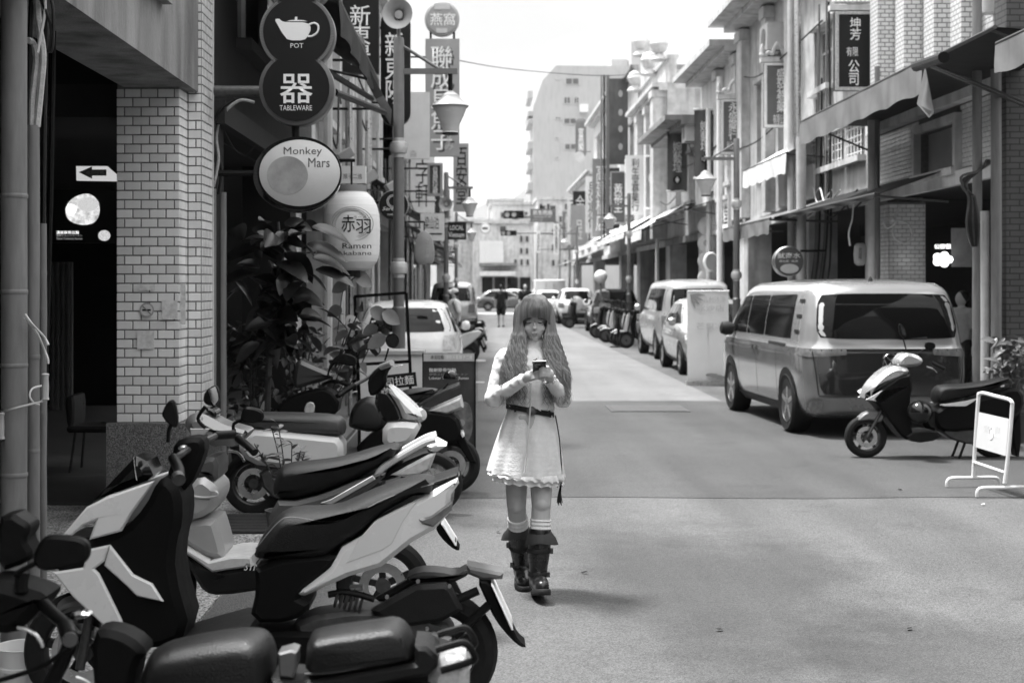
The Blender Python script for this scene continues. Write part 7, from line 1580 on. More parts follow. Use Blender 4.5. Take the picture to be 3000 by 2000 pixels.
for name, lab, x, y0, y1, d, rx, n, mat_, L in (('dark_shrub', 'dense dark potted shrub between the tiled pillar pipes and the fig plant', 735, 940, 1200, 12.4, 75, 150, SHRL, .1), ('leafy_shrub', 'low bushy potted shrub with mid-toned leaves behind the dark scooter', 880, 960, 1170, 13.2, 70, 150, M('shrub_leaf_mid', .09, .45, nv=.3, rand=.4), .1), ('kerb_shrub', 'leafy shrub in a pot beside the black scooter at the right kerb', 2960, 985, 1130, 15.4, 60, 140, M('shrub_leaf_right', .12, .45, nv=.3, rand=.4), .14)):
    t = thing(name, lab, 'plant', W(x, y1, d)); xs = W(x, 0, d).x; pot(t, xs, d, .18, .35, M('pot_dark', .06)); lm = [leaf_mesh(L, L * .28, mat_, .2, .3), leaf_mesh(L * 1.2, L * .22, mat_, .3, .4)]
    for k in range(8): e = W(x + random.uniform(-rx, rx) * .7, random.uniform(y0, y1), d + random.uniform(-.2, .2)); MB().tube(spline([(xs, d, .33), (Vector((xs, d, .5)) + e) / 2, e], 4), .006, 5).build('stem', STEM, t)
    for k in range(n): put_leaf(t, lm[k % 2], W(random.gauss(x, rx * .5), random.uniform(y0, y1 + 20), d + random.uniform(-.25, .25)), random.uniform(0, 6.28), random.uniform(-.6, .8), random.uniform(-1, 1), random.uniform(.7, 1.2))
tw_ = thing('twig_plant', 'small leafy potted seedling between the silver and the white-shielded scooter', 'plant', W(860, 1480, 9.6)); pot(tw_, W(830, 0, 9.6).x, 9.6, .12, .22, M('pot_dark', .06)); tl = leaf_mesh(.075, .014, M('twig_leaf', .14, .4, nv=.2, rand=.3), .25, .3)
for ex, ey in ((795, 1250), (815, 1245), (855, 1300), (880, 1320), (745, 1300), (760, 1330), (830, 1370), (890, 1335)):
    p0 = Vector((W(830, 0, 9.6).x, 9.6, .22)); e = W(ex, ey, 9.5); pth = spline([p0, (p0 + e) / 2 + Vector((.02, 0, .03)), e], 8); MB().tube(pth, .004, 5).build('stem', STEM, tw_)
    for j in range(7, 17): put_leaf(tw_, tl, pth[j], random.uniform(0, 6.28), random.uniform(-.9, .1), random.uniform(-.8, .8), random.uniform(.8, 1.3))
rf = thing('roof_shrub', 'small shrub growing on the parapet above the deep eaves', 'plant', FR.p(31.6, 8.8, -.3)); rl = leaf_mesh(.16, .05, M('roof_leaf', .14, .5, rand=.4), .2, .3); MB().tube([FR.p(31.6, 8.75, -.3), FR.p(31.7, 9.6, -.25)], .03, 5).build('stem', STEM, rf)
for k in range(110): put_leaf(rf, rl, FR.p(31.7 + random.gauss(0, .5), 9.3 + random.gauss(0, .3), -.3 + random.gauss(0, .2)), random.uniform(0, 6.28), random.uniform(-.6, .6), random.uniform(-1, 1))
# ---------------------------------------------------------------- people
def seg(mb, p0, p1, r0, r1, n=12):
    p0, p1 = Vector(p0), Vector(p1); t = (p1 - p0); L = t.length; t = t / L
    mb.tube([p0 - t * r0 * .95, p0 - t * r0 * .7, p0 - t * r0 * .3, p0, p1, p1 + t * r1 * .3, p1 + t * r1 * .7, p1 + t * r1 * .95], [r0 * .2, r0 * .7, r0 * .95, r0, r1, r1 * .95, r1 * .7, r1 * .2], n)
def ball(mb, c, rx, ry, rz, n=20, m=12):
    c = Vector(c); mb.add(*rings_mesh([[c + Vector((rx * math.cos(2 * math.pi * k / n) * math.cos(a), ry * math.sin(2 * math.pi * k / n) * math.cos(a), rz * math.sin(a))) for k in range(n)] for a in [-math.pi / 2 * .97 + math.pi * .97 * i / m for i in range(m + 1)]]))
SKIN = M('skin', .42, .5, nv=.06, ns=10); SKIN2 = M('skin_far', .4, .55, nv=.05)
def person(label, loc, rz, top, bottom, hair, pose='walk', h=1.7, shorts=False, cap=None, bag=None, group='people down the street'):
    t = thing('person', label, 'person', (0, 0, 0), group); k = h / 1.7
    st = .16 if pose == 'walk' else .02
    J = lambda x, y, z: Vector((x * k, y * k, z * k))
    hipL, hipR = J(.09, 0, .92), J(-.09, 0, .92); kL, kR = J(.09, -st * .8, .5), J(-.09, st * .5, .5); aL, aR = J(.09, -st, .09), J(-.09, st * 1.4, .12)
    shL, shR = J(.19, 0, 1.4), J(-.19, 0, 1.4); eL, eR = J(.24, .08, 1.13), J(-.24, -.06, 1.13); hL, hR = J(.24, .02, .88), J(-.24, -.16, .9)
    body = MB(); seg(body, J(0, 0, .95), J(0, 0, 1.35), .13 * k, .15 * k); seg(body, J(0, 0, 1.4), J(0, -.01, 1.52), .055 * k, .05 * k); ball(body, J(0, -.015, 1.6), .075 * k, .09 * k, .11 * k); ball(body, J(0, -.1, 1.585), .015, .02, .025)
    for a, b_, c_ in ((hipL, kL, aL), (hipR, kR, aR)):
        seg(body, a, b_, .085 * k, .058 * k); seg(body, b_, c_, .056 * k, .038 * k); seg(body, c_ + J(0, .04, -.05), c_ + J(0, -.15, -.06), .04 * k, .032 * k)
    for a, b_, c_ in ((shL, eL, hL), (shR, eR, hR)): seg(body, a, b_, .05 * k, .042 * k); seg(body, b_, c_, .04 * k, .028 * k); seg(body, c_, c_ + J(0, -.02, -.12), .035 * k, .02 * k)
    skin('body', body, SKIN2, t, .014, 3)
    ts = MB(); seg(ts, J(0, 0, .95), J(0, 0, 1.33), .155 * k, .17 * k); seg(ts, shL, shR, .075 * k, .075 * k)
    for a, b_ in ((shL, eL), (shR, eR)): seg(ts, a, a + (b_ - a) * .8, .072 * k, .068 * k)
    skin('shirt', ts, top, t, .016, 4)
    tr = MB(); seg(tr, J(0, 0, .9), J(0, 0, .98), .155 * k, .15 * k)
    for a, b_, c_ in ((hipL, kL, aL), (hipR, kR, aR)):
        seg(tr, a, a + (b_ - a) * .85, .105 * k, .095 * k)
        if not shorts: seg(tr, b_, c_, .08 * k, .06 * k)
    skin('shorts' if shorts else 'trousers', tr, bottom, t, .016, 4)
    for c_ in (aL, aR): sh_ = MB(); seg(sh_, c_ + J(0, .05, -.055), c_ + J(0, -.16, -.062), .05 * k, .042 * k); skin('shoe', sh_, BLACK, t, .014, 2)
    hm = MB(); ball(hm, J(0, .02, 1.63), .086 * k, .098 * k, .1 * k); skin('hair', hm, hair, t, .014, 2)
    if cap:
        cm = MB(); ball(cm, J(0, .0, 1.665), .1 * k, .11 * k, .075 * k); seg(cm, J(-.04, -.12, 1.65), J(.04, -.12, 1.65), .05 * k, .05 * k); skin('cap', cm, cap, t, .012, 2)
    if bag: bm_ = MB(); ball(bm_, J(-.25, .05, .95), .09, .16, .14); skin('shoulder_bag', bm_, bag, t, .014, 2)
    t.location = loc; t.rotation_euler = (0, 0, rz); return t
TEEK = M('tee_black', .012, .8, nv=.2, ns=10); TEEW = M('tee_white', .72, .8, nv=.08, ns=10); TEEG = M('tee_grey', .3, .8, nv=.1, ns=10); HAIRK = M('hair_dark', .015, .45, nv=.3, ns=40)
person('person in a black tee and shorts walking away down the middle of the street', (W(1468, 0, 60).x, 60, 0), R(180), TEEK, TEEK, HAIRK, shorts=True, h=1.76)
person('person in a black tee walking behind the woman with the phone', (W(1538, 0, 58).x, 58, 0), R(10), TEEK, M('trousers_grey', .1, .8), HAIRK, h=1.8)
person('person in a white tee and pale cap beside the old silver van', (W(1331, 0, 33.5).x, 33.4, 0), R(-80), TEEW, TEEK, HAIRK, pose='stand', h=1.66, cap=TEEW, bag=TEEK)
person('person in a pale tee standing in the arcade behind the two-tone van', (W(2818, 0, 20).x, 20, .06), R(-70), TEEG, TEEK, HAIRK, pose='stand', h=1.6)
# ---------------------------------------------------------------- the woman with the phone
DG = 8.1
G = lambda x, y, dy=0.0: W(x, y, DG + dy)
gt = thing('person', 'woman with long wavy hair in a pale knit dress walking and reading her phone', 'person', (G(1546, 0).x, DG, 0))
body = MB()
hc = G(1566, 926)
ball(body, hc + Vector((0, .01, .005)), .076, .09, .108); ball(body, G(1566, 962, -.035), .056, .055, .066)            # skull, jaw
ball(body, G(1566, 990, -.06), .022, .02, .016); ball(body, G(1566, 953, -.088), .009, .013, .02); ball(body, G(1566, 961, -.1), .013, .012, .009)   # chin, nose
for s in (-1, 1): ball(body, G(1566 + s * 20, 962, -.055), .024, .025, .022); ball(body, G(1566 + s * 18, 944, -.066), .016, .014, .01); ball(body, G(1566 + s * 38, 945, .02), .012, .02, .03)
ball(body, G(1566, 976, -.082), .02, .013, .009)
seg(body, G(1565, 985, .01), G(1562, 1035, .03), .048, .052)
seg(body, G(1556, 1070, .03), G(1552, 1170, .02), .13, .105); seg(body, G(1550, 1235, .02), G(1550, 1275, .02), .125, .13); seg(body, G(1482, 1050, .03), G(1632, 1050, .03), .055, .055)
LH, LK, LA = G(1513, 1300, .03), G(1513, 1478, .03), G(1528, 1650, .24)
RH, RK, RA = G(1584, 1300, .02), G(1586, 1476, -.06), G(1576, 1680, -.09)
for a, b_, c_ in ((LH, LK, LA), (RH, RK, RA)):
    seg(body, a, b_, .078, .056, 16); seg(body, b_ + Vector((0, .008, 0)), b_ + (c_ - b_) * .45, .054, .055, 16); seg(body, b_ + (c_ - b_) * .4, c_, .052, .036, 16); ball(body, b_ + Vector((0, -.025, 0)), .04, .035, .045)
EL, ER = G(1447, 1166, .0), G(1650, 1166, -.01); WL, WR = G(1532, 1112, -.2), G(1611, 1112, -.2)
for a, b_, c_ in ((G(1476, 1052, .03), EL, WL), (G(1634, 1052, .03), ER, WR)): seg(body, a, b_, .042, .036); seg(body, b_, c_, .034, .025)
# hands: palms and five bent fingers each, closed round the phone
def finger(pts, r): 
    for i in range(len(pts) - 1): seg(body, pts[i], pts[i + 1], r * (1 - .08 * i), r * (.95 - .08 * i), 8)
PL, PR = G(1551, 1102, -.24), G(1608, 1097, -.25)
ball(body, PL, .034, .022, .03); seg(body, WL, PL, .024, .026); ball(body, PR, .03, .024, .034); seg(body, WR, PR, .024, .026)
for i, (dy, L) in enumerate(((-11, 30), (-3, 33), (5, 31), (12, 26))):
    finger([G(1556, 1100 + dy, -.255), G(1556 + L * .5, 1095 + dy * 1.1, -.285), G(1556 + L, 1096 + dy * 1.1, -.29), G(1556 + L + 7, 1100 + dy, -.275)], .0092)
    finger([G(1606, 1092 + dy, -.265), G(1600, 1088 + dy * 1.1, -.3), G(1590 - 2 * (i == 1), 1088 + dy * 1.1, -.315), G(1581, 1092 + dy, -.31)], .0092)
finger([G(1556, 1092, -.235), G(1566, 1082, -.255), G(1578, 1078, -.265)], .0105); finger([G(1610, 1086, -.25), G(1606, 1075, -.27), G(1595, 1072, -.28)], .0105)
skin('body', body, SKIN, gt, .005, 3)
LIP = M('lips', .2, .4, nv=.1); LASH = M('lashes', .02, .6, nv=0)
lp = MB(); ball(lp, G(1566, 977, -.094), .019, .008, .0055); ball(lp, G(1566, 981, -.092), .016, .008, .006); lp.build('lips', LIP, gt, 60)
for s in (-1, 1):
    MB().tube([G(1566 + s * 9, 944, -.0805), G(1566 + s * 17, 946.5, -.0835), G(1566 + s * 26, 944, -.074)], [.0012, .0028, .0015], 6).build('eyelash', LASH, gt)
    MB().tube([G(1566 + s * 9, 935, -.083), G(1566 + s * 18, 933, -.08), G(1566 + s * 27, 935, -.07)], [.0015, .0022, .001], 5).build('eyebrow', M('brow', .08, .7, nv=0), gt)
# clothes
SLV = M('sleeve_knit', .75, .85, nv=.06, ns=14, bump=.5, bs=16); 
sl = MB(); seg(sl, G(1482, 1052, .03), G(1630, 1052, .03), .064, .064)
for a, b_, c_ in ((G(1476, 1052, .03), EL, WL), (G(1634, 1052, .03), ER, WR)): seg(sl, a, b_, .055, .052); seg(sl, b_, c_, .05, .032); ball(sl, b_, .054, .052, .056)
seg(sl, G(1564, 1003, .015), G(1561, 1040, .03), .056, .064); seg(sl, G(1556, 1065, .02), G(1556, 1100, .02), .125, .12)
slo = skin('long_sleeve_top', sl, SLV, gt, .007, 3, wrinkle=.004)
def knit(name, v):
    m = M(name, v, .9, nv=.1, ns=30); n = m.node_tree.nodes; l = m.node_tree.links; b_ = n['Principled BSDF']; t = n.new('ShaderNodeTexCoord')
    w = n.new('ShaderNodeTexWave'); w.wave_type = 'BANDS'; w.bands_direction = 'Z'; w.inputs['Scale'].default_value = 12; w.inputs['Distortion'].default_value = 6; w.inputs['Detail'].default_value = 2; w.inputs['Detail Scale'].default_value = 6
    vo = n.new('ShaderNodeTexVoronoi'); vo.inputs['Scale'].default_value = 75; l.new(t.outputs['Object'], w.inputs['Vector']); l.new(t.outputs['Object'], vo.inputs['Vector'])
    ad = n.new('ShaderNodeMath'); ad.operation = 'ADD'; l.new(w.outputs[0], ad.inputs[0]); l.new(vo.outputs['Distance'], ad.inputs[1])
    bp = n.new('ShaderNodeBump'); bp.inputs['Strength'].default_value = .28; bp.inputs['Distance'].default_value = .004; l.new(ad.outputs[0], bp.inputs['Height']); l.new(bp.outputs[0], b_.inputs['Normal'])
    tr = n.new('ShaderNodeBsdfTranslucent'); tr.inputs[0].default_value = (v, v, v, 1); mx = n.new('ShaderNodeMixShader'); mx.inputs[0].default_value = .4; l.new(b_.outputs[0], mx.inputs[1]); l.new(tr.outputs[0], mx.inputs[2]); l.new(mx.outputs[0], n['Material Output'].inputs[0]); return m
KNIT = knit('dress_knit', .9)
def loft(rows, nfold, amp, N=96, seed=0, tilt=0.0):
    rg = []; n = len(rows)
    for i, (py, hw, dep, cx) in enumerate(rows):
        c = G(cx, py, .02); a_ = hw * DG / F; t = i / (n - 1); ring = []
        for k in range(N):
            th = 2 * math.pi * k / N; f_ = 1 + amp * t * (math.sin(nfold * th + seed) + .5 * math.sin((nfold * 1.7) * th + 1 + seed))
            ring.append(Vector((c.x + a_ * math.cos(th) * f_, c.y + dep * math.sin(th) * f_, c.z - tilt * t * (a_ * math.cos(th)) + .006 * t * math.sin(nfold * th + 2))))
        rg.append(ring)
    return rg
def cloth(name, rows, nfold, amp, mat, **k):
    rg = loft(rows, nfold, amp, **k); v, f = rings_mesh(rg, caps=False); inn = [[p + (Vector((sum(q.x for q in r) / len(r), sum(q.y for q in r) / len(r), p.z)) - p) * .02 for p in r] for r in rg]; v2, f2 = rings_mesh(inn, caps=False)
    return MB().add(v, f).add(v2, [tuple(reversed(q)) for q in f2]).build(name, mat, gt, 80)
cloth('knit_vest', [(1048, 58, .10, 1556), (1070, 69, .118, 1556), (1110, 71, .122, 1556), (1150, 68, .112, 1555), (1178, 68, .11, 1554), (1193, 71, .115, 1554)], 14, .03, KNIT, tilt=.12)
cloth('knit_skirt', [(1190, 66, .102, 1553), (1210, 69, .108, 1553), (1250, 81, .13, 1550), (1300, 94, .15, 1547), (1350, 104, .17, 1543), (1388, 110, .185, 1541)], 9, .055, KNIT, tilt=.1)
cloth('lace_ruffle', [(1370, 88, .15, 1548), (1392, 97, .16, 1547), (1412, 101, .17, 1546)], 19, .055, M('ruffle_white', .8, .8, nv=.05, ns=20), tilt=.08, seed=1)
cloth('hem_frill', [(1384, 109, .184, 1541), (1392, 112, .19, 1541), (1396, 112, .19, 1541)], 26, .02, M('frill', .75, .9, nv=.15, ns=60), tilt=.1)
MB().tube(spline([G(1556, 1120, -.115), G(1555, 1165, -.105), G(1553, 1200, -.11), G(1548, 1270, -.145), G(1543, 1330, -.165), G(1536, 1385, -.185)], 4), .005, 6).build('button_placket', M('placket', .5, .8), gt)
bl = MB(); rg = [[G(1553 + 71 * math.cos(2 * math.pi * k / 48), yy, .02 + .119 * math.sin(2 * math.pi * k / 48)) - Vector((0, 0, .02 * math.cos(2 * math.pi * k / 48) * 1.3)) for k in range(48)] for yy in (1194, 1202, 1210)]
v, f = rings_mesh(rg, caps=False); bl.add(v, f).build('belt', M('belt_leather', .012, .5), gt, 60)
MB().lathe([(.002, .012), (.012, .011), (.02, .006), (.026, .008), (.028, 0)], G(1557, 1204, -.1), (0, -1, 0), 20).build('belt_buckle', M('buckle', .1, .4, .5, nv=.3, ns=60), gt)
for x, y in ((1508, 1196), (1611, 1212)):
    for a in (0, 90): MB().obox(G(x, y, -.088), (math.cos(R(a + 10)), 0, math.sin(R(a + 10))), (-math.sin(R(a + 10)), 0, math.cos(R(a + 10))), -EY, .02, .006, .004).build('belt_cross', M('belt_leather', .012), gt)
MB().tube(spline([G(1627, 1216, -.02), G(1638, 1280, -.04), G(1644, 1350, -.05), G(1646, 1415, -.05)], 5), .008, 6, flat=.5).build('belt_tail', M('belt_leather', .012), gt)
for k in range(7): MB().tube(spline([G(1645, 1410, -.05), G(1641 + k * 1.2 - 5, 1445, -.05), G(1632 + k * 2.6, 1472 + 4 * (k % 3), -.05)], 3), .0025, 5).build('belt_fringe', M('belt_leather', .012), gt)
cloth('collar_frill', [(1010, 27, .052, 1564), (1005, 29, .056, 1564), (1001, 31, .06, 1564)], 16, .06, SLV)
# necklaces, bracelet, ring
nk = [G(1538 + 2.2 * i, 1020 + 14 * math.sin(math.pi * i / 22), -.03 - .035 * math.sin(math.pi * i / 22)) for i in range(23)]; MB().tube(nk, .003, 6).build('necklace', LASH, gt)
for i in range(9): MB().lathe([(.001, -.005), (.005, 0), (.001, .005)], G(1548 + 4 * i, 1043 + 12 * math.sin(math.pi * i / 8), -.075 - .02 * math.sin(math.pi * i / 8)), n=8).build('necklace_bead', LASH, gt)
MB().lathe([(.001, -.01), (.008, 0), (.001, .008)], G(1562, 1062, -.1), n=8).build('pendant', LASH, gt)
wr = (PR - WR).normalized()
for k in range(14):
    a = 2 * math.pi * k / 14; u_ = wr.orthogonal().normalized(); q_ = wr.cross(u_); ball_ = MB(); ball(ball_, WR + wr * .012 + (u_ * math.cos(a) + q_ * math.sin(a)) * .031, .007, .007, .007, 8, 5); ball_.build('bracelet_bead', CHROME if k % 2 else PAPER, gt)
wl_ = (PL - WL).normalized(); MB().lathe([(.031, -.014), (.036, 0), (.031, .012)], WL, wl_, 18).build('cuff_frill', M('frill', .75), gt); MB().lathe([(.031, -.02), (.037, -.006), (.032, .006)], WR - wr * .01, wr, 18).build('cuff_frill', M('frill', .75), gt)
# socks and boots
SOCK = M('sock_cotton', .72, .9, nv=.08, ns=40, bump=.3, bs=60); BOOT = M('boot_leather', .012, .28, nv=.3, ns=12, spec=.5, bump=.1, bs=30); SOLE = M('boot_sole', .02, .7, nv=.2); CUFF = M('boot_cuff', .04, .55, nv=.2, ns=10)
def boot(K, A, flare, toe):
    ax = (A - K).normalized(); P = lambda t: K + (A - K) * t
    sk = MB(); pts = []; rr = []
    for i in range(9): pts.append(P(.2 + .018 * i)); rr.append(.0585 + .0035 * math.sin(i * 2.1))
    for i in range(4): pts.append(P(.36 + .03 * i)); rr.append(.057)
    sk.tube(pts, rr, 20).build('sock', SOCK, gt, 60)
    sh = MB(); seg(sh, P(.38), P(.6), .066, .064, 18); seg(sh, P(.6), P(.85), .064, .052, 18); seg(sh, P(.85), A + ax * .02, .052, .05, 18)
    seg(sh, A + ax * .02 + Vector((0, .02, 0)), A + toe * .1 + ax * .03, .05, .048, 16); seg(sh, A + toe * .08 + ax * .035, A + toe * .165 + ax * .045, .047, .04, 16)
    bo = skin('boot', sh, BOOT, gt, .008, 3)
    cf = MB(); e1 = ax.orthogonal().normalized(); rg = []
    for t_, r_ in ((.36, .062), (.4, .068), (.45, .076), (.49, .081)):
        q = ax.cross(EX); rg.append([P(t_) + (EX * math.cos(2 * math.pi * k / 28) * r_ * (1 + .28 * max(0, flare * math.cos(2 * math.pi * k / 28)) * (t_ - .36) / .12) + EY * math.sin(2 * math.pi * k / 28) * r_) - EZ * (.02 * abs(math.cos(2 * math.pi * k / 28))) * (t_ > .45) for k in range(28)])
    v, f = rings_mesh(rg, caps=False); cf.add(v, f).build('cuff', CUFF, bo, 70)
    for t_, r_ in ((.62, .068), (.93, .056)): MB().lathe([(r_ * .98, -.012), (r_ * 1.01, -.008), (r_ * 1.01, .008), (r_ * .98, .012)], P(t_), ax, 20).build('strap', SOLE, bo); MB().obox(P(t_) + EX * r_ * flare * 1.02 + Vector((0, -.01, 0)), EX, EY, EZ, .008, .016, .014).build('strap_buckle', DKSTEEL, bo, 0)
    so = MB(); side = toe.cross(EZ).normalized(); upv = side.cross(toe).normalized(); c0 = A - upv * .058
    if upv.z < 0: upv = -upv; c0 = A - upv * .058
    ol = [(-.06, .034), (-.065, 0), (-.06, -.034), (0, -.042), (.08, -.05), (.15, -.048), (.205, -.03), (.22, 0), (.205, .03), (.15, .048), (.08, .05), (0, .042)]
    base = c0 - upv * .0; so.prism(chaikin(ol, 1), lambda u, v, d: base + toe * u + side * v + upv * d, -.032, .002, .004).build('sole', SOLE, bo, 50)
    return bo
LA2 = Vector((LA.x, LA.y, .094)); RA2 = Vector((RA.x, RA.y, .1))
boot(LK, LA2, -1, Vector((.06, -1, -.05)).normalized()); boot(RK, RA2, 1, Vector((.12, -1, .22)).normalized())
# hair
random.seed(3)
HAIR = M('hair_brown', .23, .45, nv=.45, ns=30, stretch=(3, 3, .25), spec=.6)
cap_ = MB(); ball(cap_, hc + Vector((0, .02, .016)), .092, .1, .115, 28, 16)
hm_ = MB(); top = hc + Vector((.004, -.01, .128))
def strand(mb, pts, r):
    p = spline(pts, 4); n = len(p); mb.tube(p, [r * (.7 + .5 * math.sin(math.pi * min(1, .15 + i / n))) * (1 if i < n - 2 else .45) for i in range(n)], 4, flat=.5)
for i in range(2900):
    s = -1 if i % 2 else 1; dep = random.uniform(-.08, .1); cl_n = random.randrange(40); rc = random.Random(cl_n * 7 + 3); ph = rc.uniform(0, 6.28) + random.uniform(-.7, .7); fq = rc.uniform(50, 75) + random.uniform(-3, 3); lat = random.uniform(0, 1) ** .8
    root = top + Vector((s * .003, dep * .8 + .01, -.012 - (dep / .1) ** 2 * .03))
    w0 = .07 + .036 * lat; L = rc.uniform(.33, .47) + random.uniform(-.05, .04); amp = rc.uniform(.007, .014)
    fr = max(0, -dep) / .08
    pts = [root, root + Vector((s * .04, dep * .15, -.008)), hc + Vector((s * (w0 - .014 + .008 * (1 - fr)), dep * 1.0, .06)), hc + Vector((s * (w0 + .012 - .012 * fr), dep * 1.02, -.02)), hc + Vector((s * (w0 - .012 + .024 * lat), dep, -.08))]
    z = -.08
    while z > -L:
        z -= .03; pr = min(1, (-z - .08) / .25)
        pts.append(hc + Vector((s * (w0 - .016 + .03 * lat + pr * (-.012 + .085 * lat)) + amp * math.sin(z * fq + ph) * (.3 + pr), dep * (1 - .3 * pr) - .055 * pr + .5 * amp * math.cos(z * fq + ph), z)))
    strand(hm_, pts, random.uniform(.0011, .0026))
for i in range(420):
    x = random.uniform(-1, 1); root = top + Vector((x * .02, -.005 + random.uniform(-.02, .02), -.004)); ln_ = .012 * x * x + random.uniform(-.004, .008)
    strand(hm_, [root, hc + Vector((x * .06, -.072 + .012 * x * x, .108)), hc + Vector((x * .084, -.112 + .036 * x * x, .052)), hc + Vector((x * .088 + random.uniform(-.004, .004), -.114 + .034 * x * x, .0 + ln_ * -.2 - .004 - .045 * abs(x) ** 4))], random.uniform(.0014, .0028))
for i in range(120):
    s = random.choice((-1, 1)); ph = random.uniform(0, 6); z0 = random.uniform(.02, -.12)
    strand(hm_, [hc + Vector((s * (.09 + .012 * math.sin(j + ph) + j * random.uniform(.008, .018)), random.uniform(-.02, .06), z0 - j * .05)) for j in range(6)], .0011)
tag(hm_.build('hair', HAIR, gt, 80), kind='stuff'); cap_.build('hair_cap', HAIR, gt, 80)
# phone, held: a thing of its own
ph_ = thing('phone', 'dark phone with a pale edge held in both hands by the woman', 'phone', G(1580, 1080, -.29)); n_ = Vector((0, .62, .78)).normalized(); a_ = Vector((1, 0, .03)).normalized(); b2 = n_.cross(a_).normalized(); pc = G(1580, 1080, -.295)
MB().obox(pc, a_, b2, n_, .037, .075, .0042, .002).build('case', M('phone_pale', .5, .3, .4), ph_, 30); MB().obox(pc - n_ * .0045, a_, b2, n_, .035, .073, .0006).build('back', GLOSSB, ph_, 0)
for k in range(3): MB().lathe([(.0085, 0), (.0085, .004), (.004, .0045)], pc - n_ * .005 - a_ * (.018 - .018 * (k % 2)) - b2 * (.055 - .02 * (k // 2)) * (1 if b2.y > 0 else -1), -n_, 14).build('lens', M('lens_ring', .2, .2, .8), ph_)
# ---------------------------------------------------------------- small clutter on the facades
random.seed(33)
def ac_unit(fc, u, z, label, grp):
    t = thing('air_conditioner', label, 'air conditioner', fc.p(u, z, .1), grp)
    mb = MB(); fc.box(mb, u - .4, u + .4, z, z + .55, .05, .38); mb.build('case', M('ac_case', .55, .5, nv=.1, dirt=.3), t, 0)
    MB().lathe([(.2, 0), (.2, .01), (.02, .012)], fc.p(u, z + .28, .381), (fc.sg, 0, 0), 18).build('fan_grille', M('ac_grille', .12, .5), t)
    for a in (-.3, .3): MB().tube([fc.p(u + a, z - .01, .02), fc.p(u + a, z - .01, .4)], .015, 5).build('bracket', DKSTEEL, t)
for u, z in ((23.2, 6.6), (29.0, 6.5), (40.2, 5.8), (42.6, 5.0), (47.9, 6.6), (56.0, 6.2), (63.2, 6.6), (67, 6.6), (77.3, 5.4), (86.5, 5.4)): ac_unit(FR, u, z, 'boxy air conditioner bracketed to the shophouse walls on the van side', 'air conditioners on the van side')
for u, z in ((18.9, 5.7), (24.8, 6.0), (31.1, 5.7), (35.2, 5.9), (39.4, 5.7), (50.4, 5.3), (68.5, 4.4)): ac_unit(FL, u, z, 'boxy air conditioner bracketed to the shophouse walls on the scooter side', 'air conditioners on the scooter side')
for i in range(16):
    fc = FR if i % 3 else FL; u = 22 + i * 3.1; z = random.uniform(3.4, 6.8); L = random.uniform(3, 8)
    tag(MB().tube(spline([fc.p(u, z, .12), fc.p(u + L * .3, z - random.uniform(.1, .4), .2), fc.p(u + L * .7, z - random.uniform(0, .3), .2), fc.p(u + L, z + random.uniform(-.5, .5), .12)], 5), .016, 5).build('facade_cable', CABLE), 'black cable strung from house to house along the ' + ('van' if fc is FR else 'scooter') + ' side', 'cable', 'facade cables')
def blade(fc, u, z0, z1, w, mat, s, tm, label):
    t = thing('blade_sign', label, 'sign', fc.p(u, z0, .1)); a, b = sorted((fc.p(0, 0, .12).x, fc.p(0, 0, .12 + w).x))
    MB().box(a, b, u, u + .12, z0, z1).build('board', mat, t, 0)
    for z in (z0 + .2, z1 - .2): MB().tube([fc.p(u + .06, z, 0), fc.p(u + .06, z, .13)], .02, 5).build('bracket', BLACK, t)
    text(s, tm, t, ((a + b) / 2, u - .006, (z0 + z1) / 2), w * .62, (z1 - z0) * .85, vertical=True)
PW, PM, PD = M('blade_white', .7, .5), M('blade_mid', .2, .5), M('blade_dark', .03, .5)
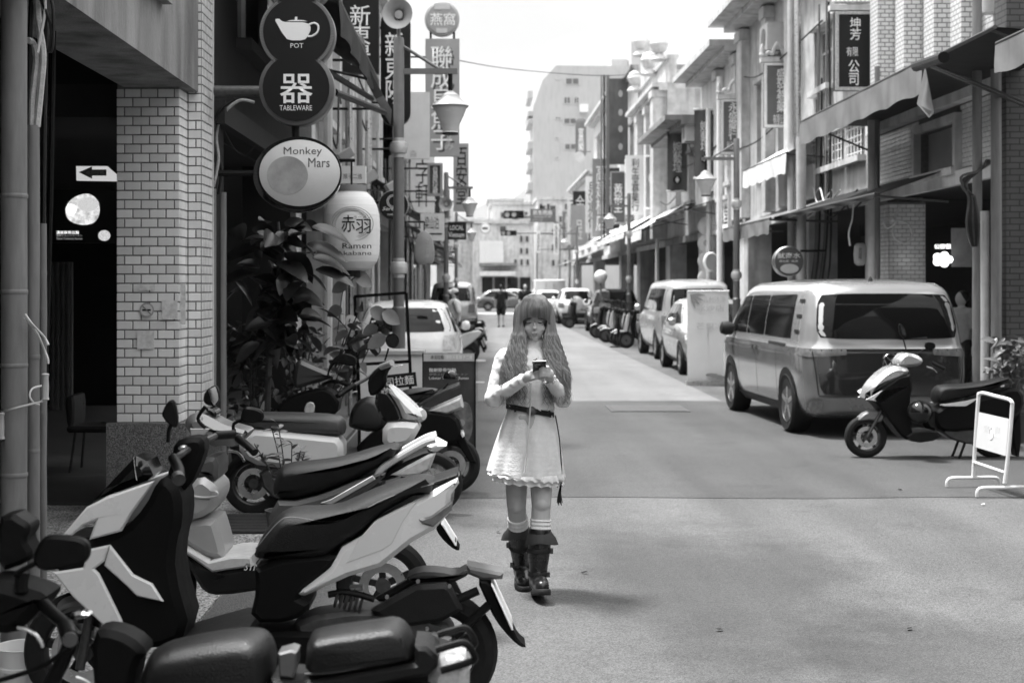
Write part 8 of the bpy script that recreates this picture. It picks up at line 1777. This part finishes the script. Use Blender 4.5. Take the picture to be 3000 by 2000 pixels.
for fc, u, z0, z1, w, mat, s, tm, lab in (
    
    (FR, 61, 4.2, 6.8, .6, PD, '大稻埕', SGW, 'dark blade sign past the tall cloth wrap'), (FR, 65.5, 4.0, 7.6, .8, PM, '高建桶店', SGW, 'tall grey blade sign on the pale arched-window house'), (FR, 71, 4.4, 7.2, .7, PW, '泉通行', INK, 'white blade sign on the pale arched-window house'), (FR, 79, 4.0, 7.0, .8, PD, '金德春', SGW, 'far dark blade sign near the crossing'), (FR, 84, 4.2, 7.0, .8, PW, '百勝堂', INK, 'far white blade sign near the crossing'), (FR, 89, 4.0, 6.4, .8, PM, '恆安', SGW, 'last grey blade sign on the van side'),
    (FL, 42, 3.9, 6.3, .7, PW, '十字軒', INK, 'white blade sign on the tiled row house'), (FL, 48, 3.8, 5.8, .7, PD, '和成', SGW, 'dark blade sign past the three-character grey sign'), (FL, 60, 3.8, 5.8, .8, PM, '良記', SGW, 'grey blade sign beyond the old van'), (FL, 70, 3.7, 5.6, .8, PW, '新發', INK, 'far white blade sign on the scooter side'), (FL, 81, 3.6, 5.4, .8, PD, '茂豐', SGW, 'farthest dark blade sign on the scooter side')):
    blade(fc, u, z0, z1, w, mat, s, tm, lab)
# crates and jars of goods under the right-hand arcades
for i, (u, n, z, w) in enumerate(((24.2, .5, .06, .5), (24.9, .45, .06, .45), (24.5, .5, .52, .45), (30, .4, .06, .5), (31, .45, .06, .55), (36.5, .5, .06, .5))):
    t = thing('goods_crate', ['pale crate of dried goods under the low black awning', 'second crate beside the dried-goods crates', 'crate stacked on the dried-goods crates', 'crate in the eaved shop front', 'larger crate in the eaved shop front', 'crate under the dark sagging awning'][i], 'crate', FR.p(u, z, -n))
    mb = MB(); FR.box(mb, u - w / 2, u + w / 2, z, z + .42, -n - .4, -n); mb.build('box', M('crate_card', .3, .8, nv=.2), t, 0); mb = MB(); FR.box(mb, u - w / 2 - .02, u + w / 2 + .02, z + .421, z + .45, -n - .42, -n + .02); mb.build('lid', M('crate_lid', .45, .8, nv=.2), t, 0)
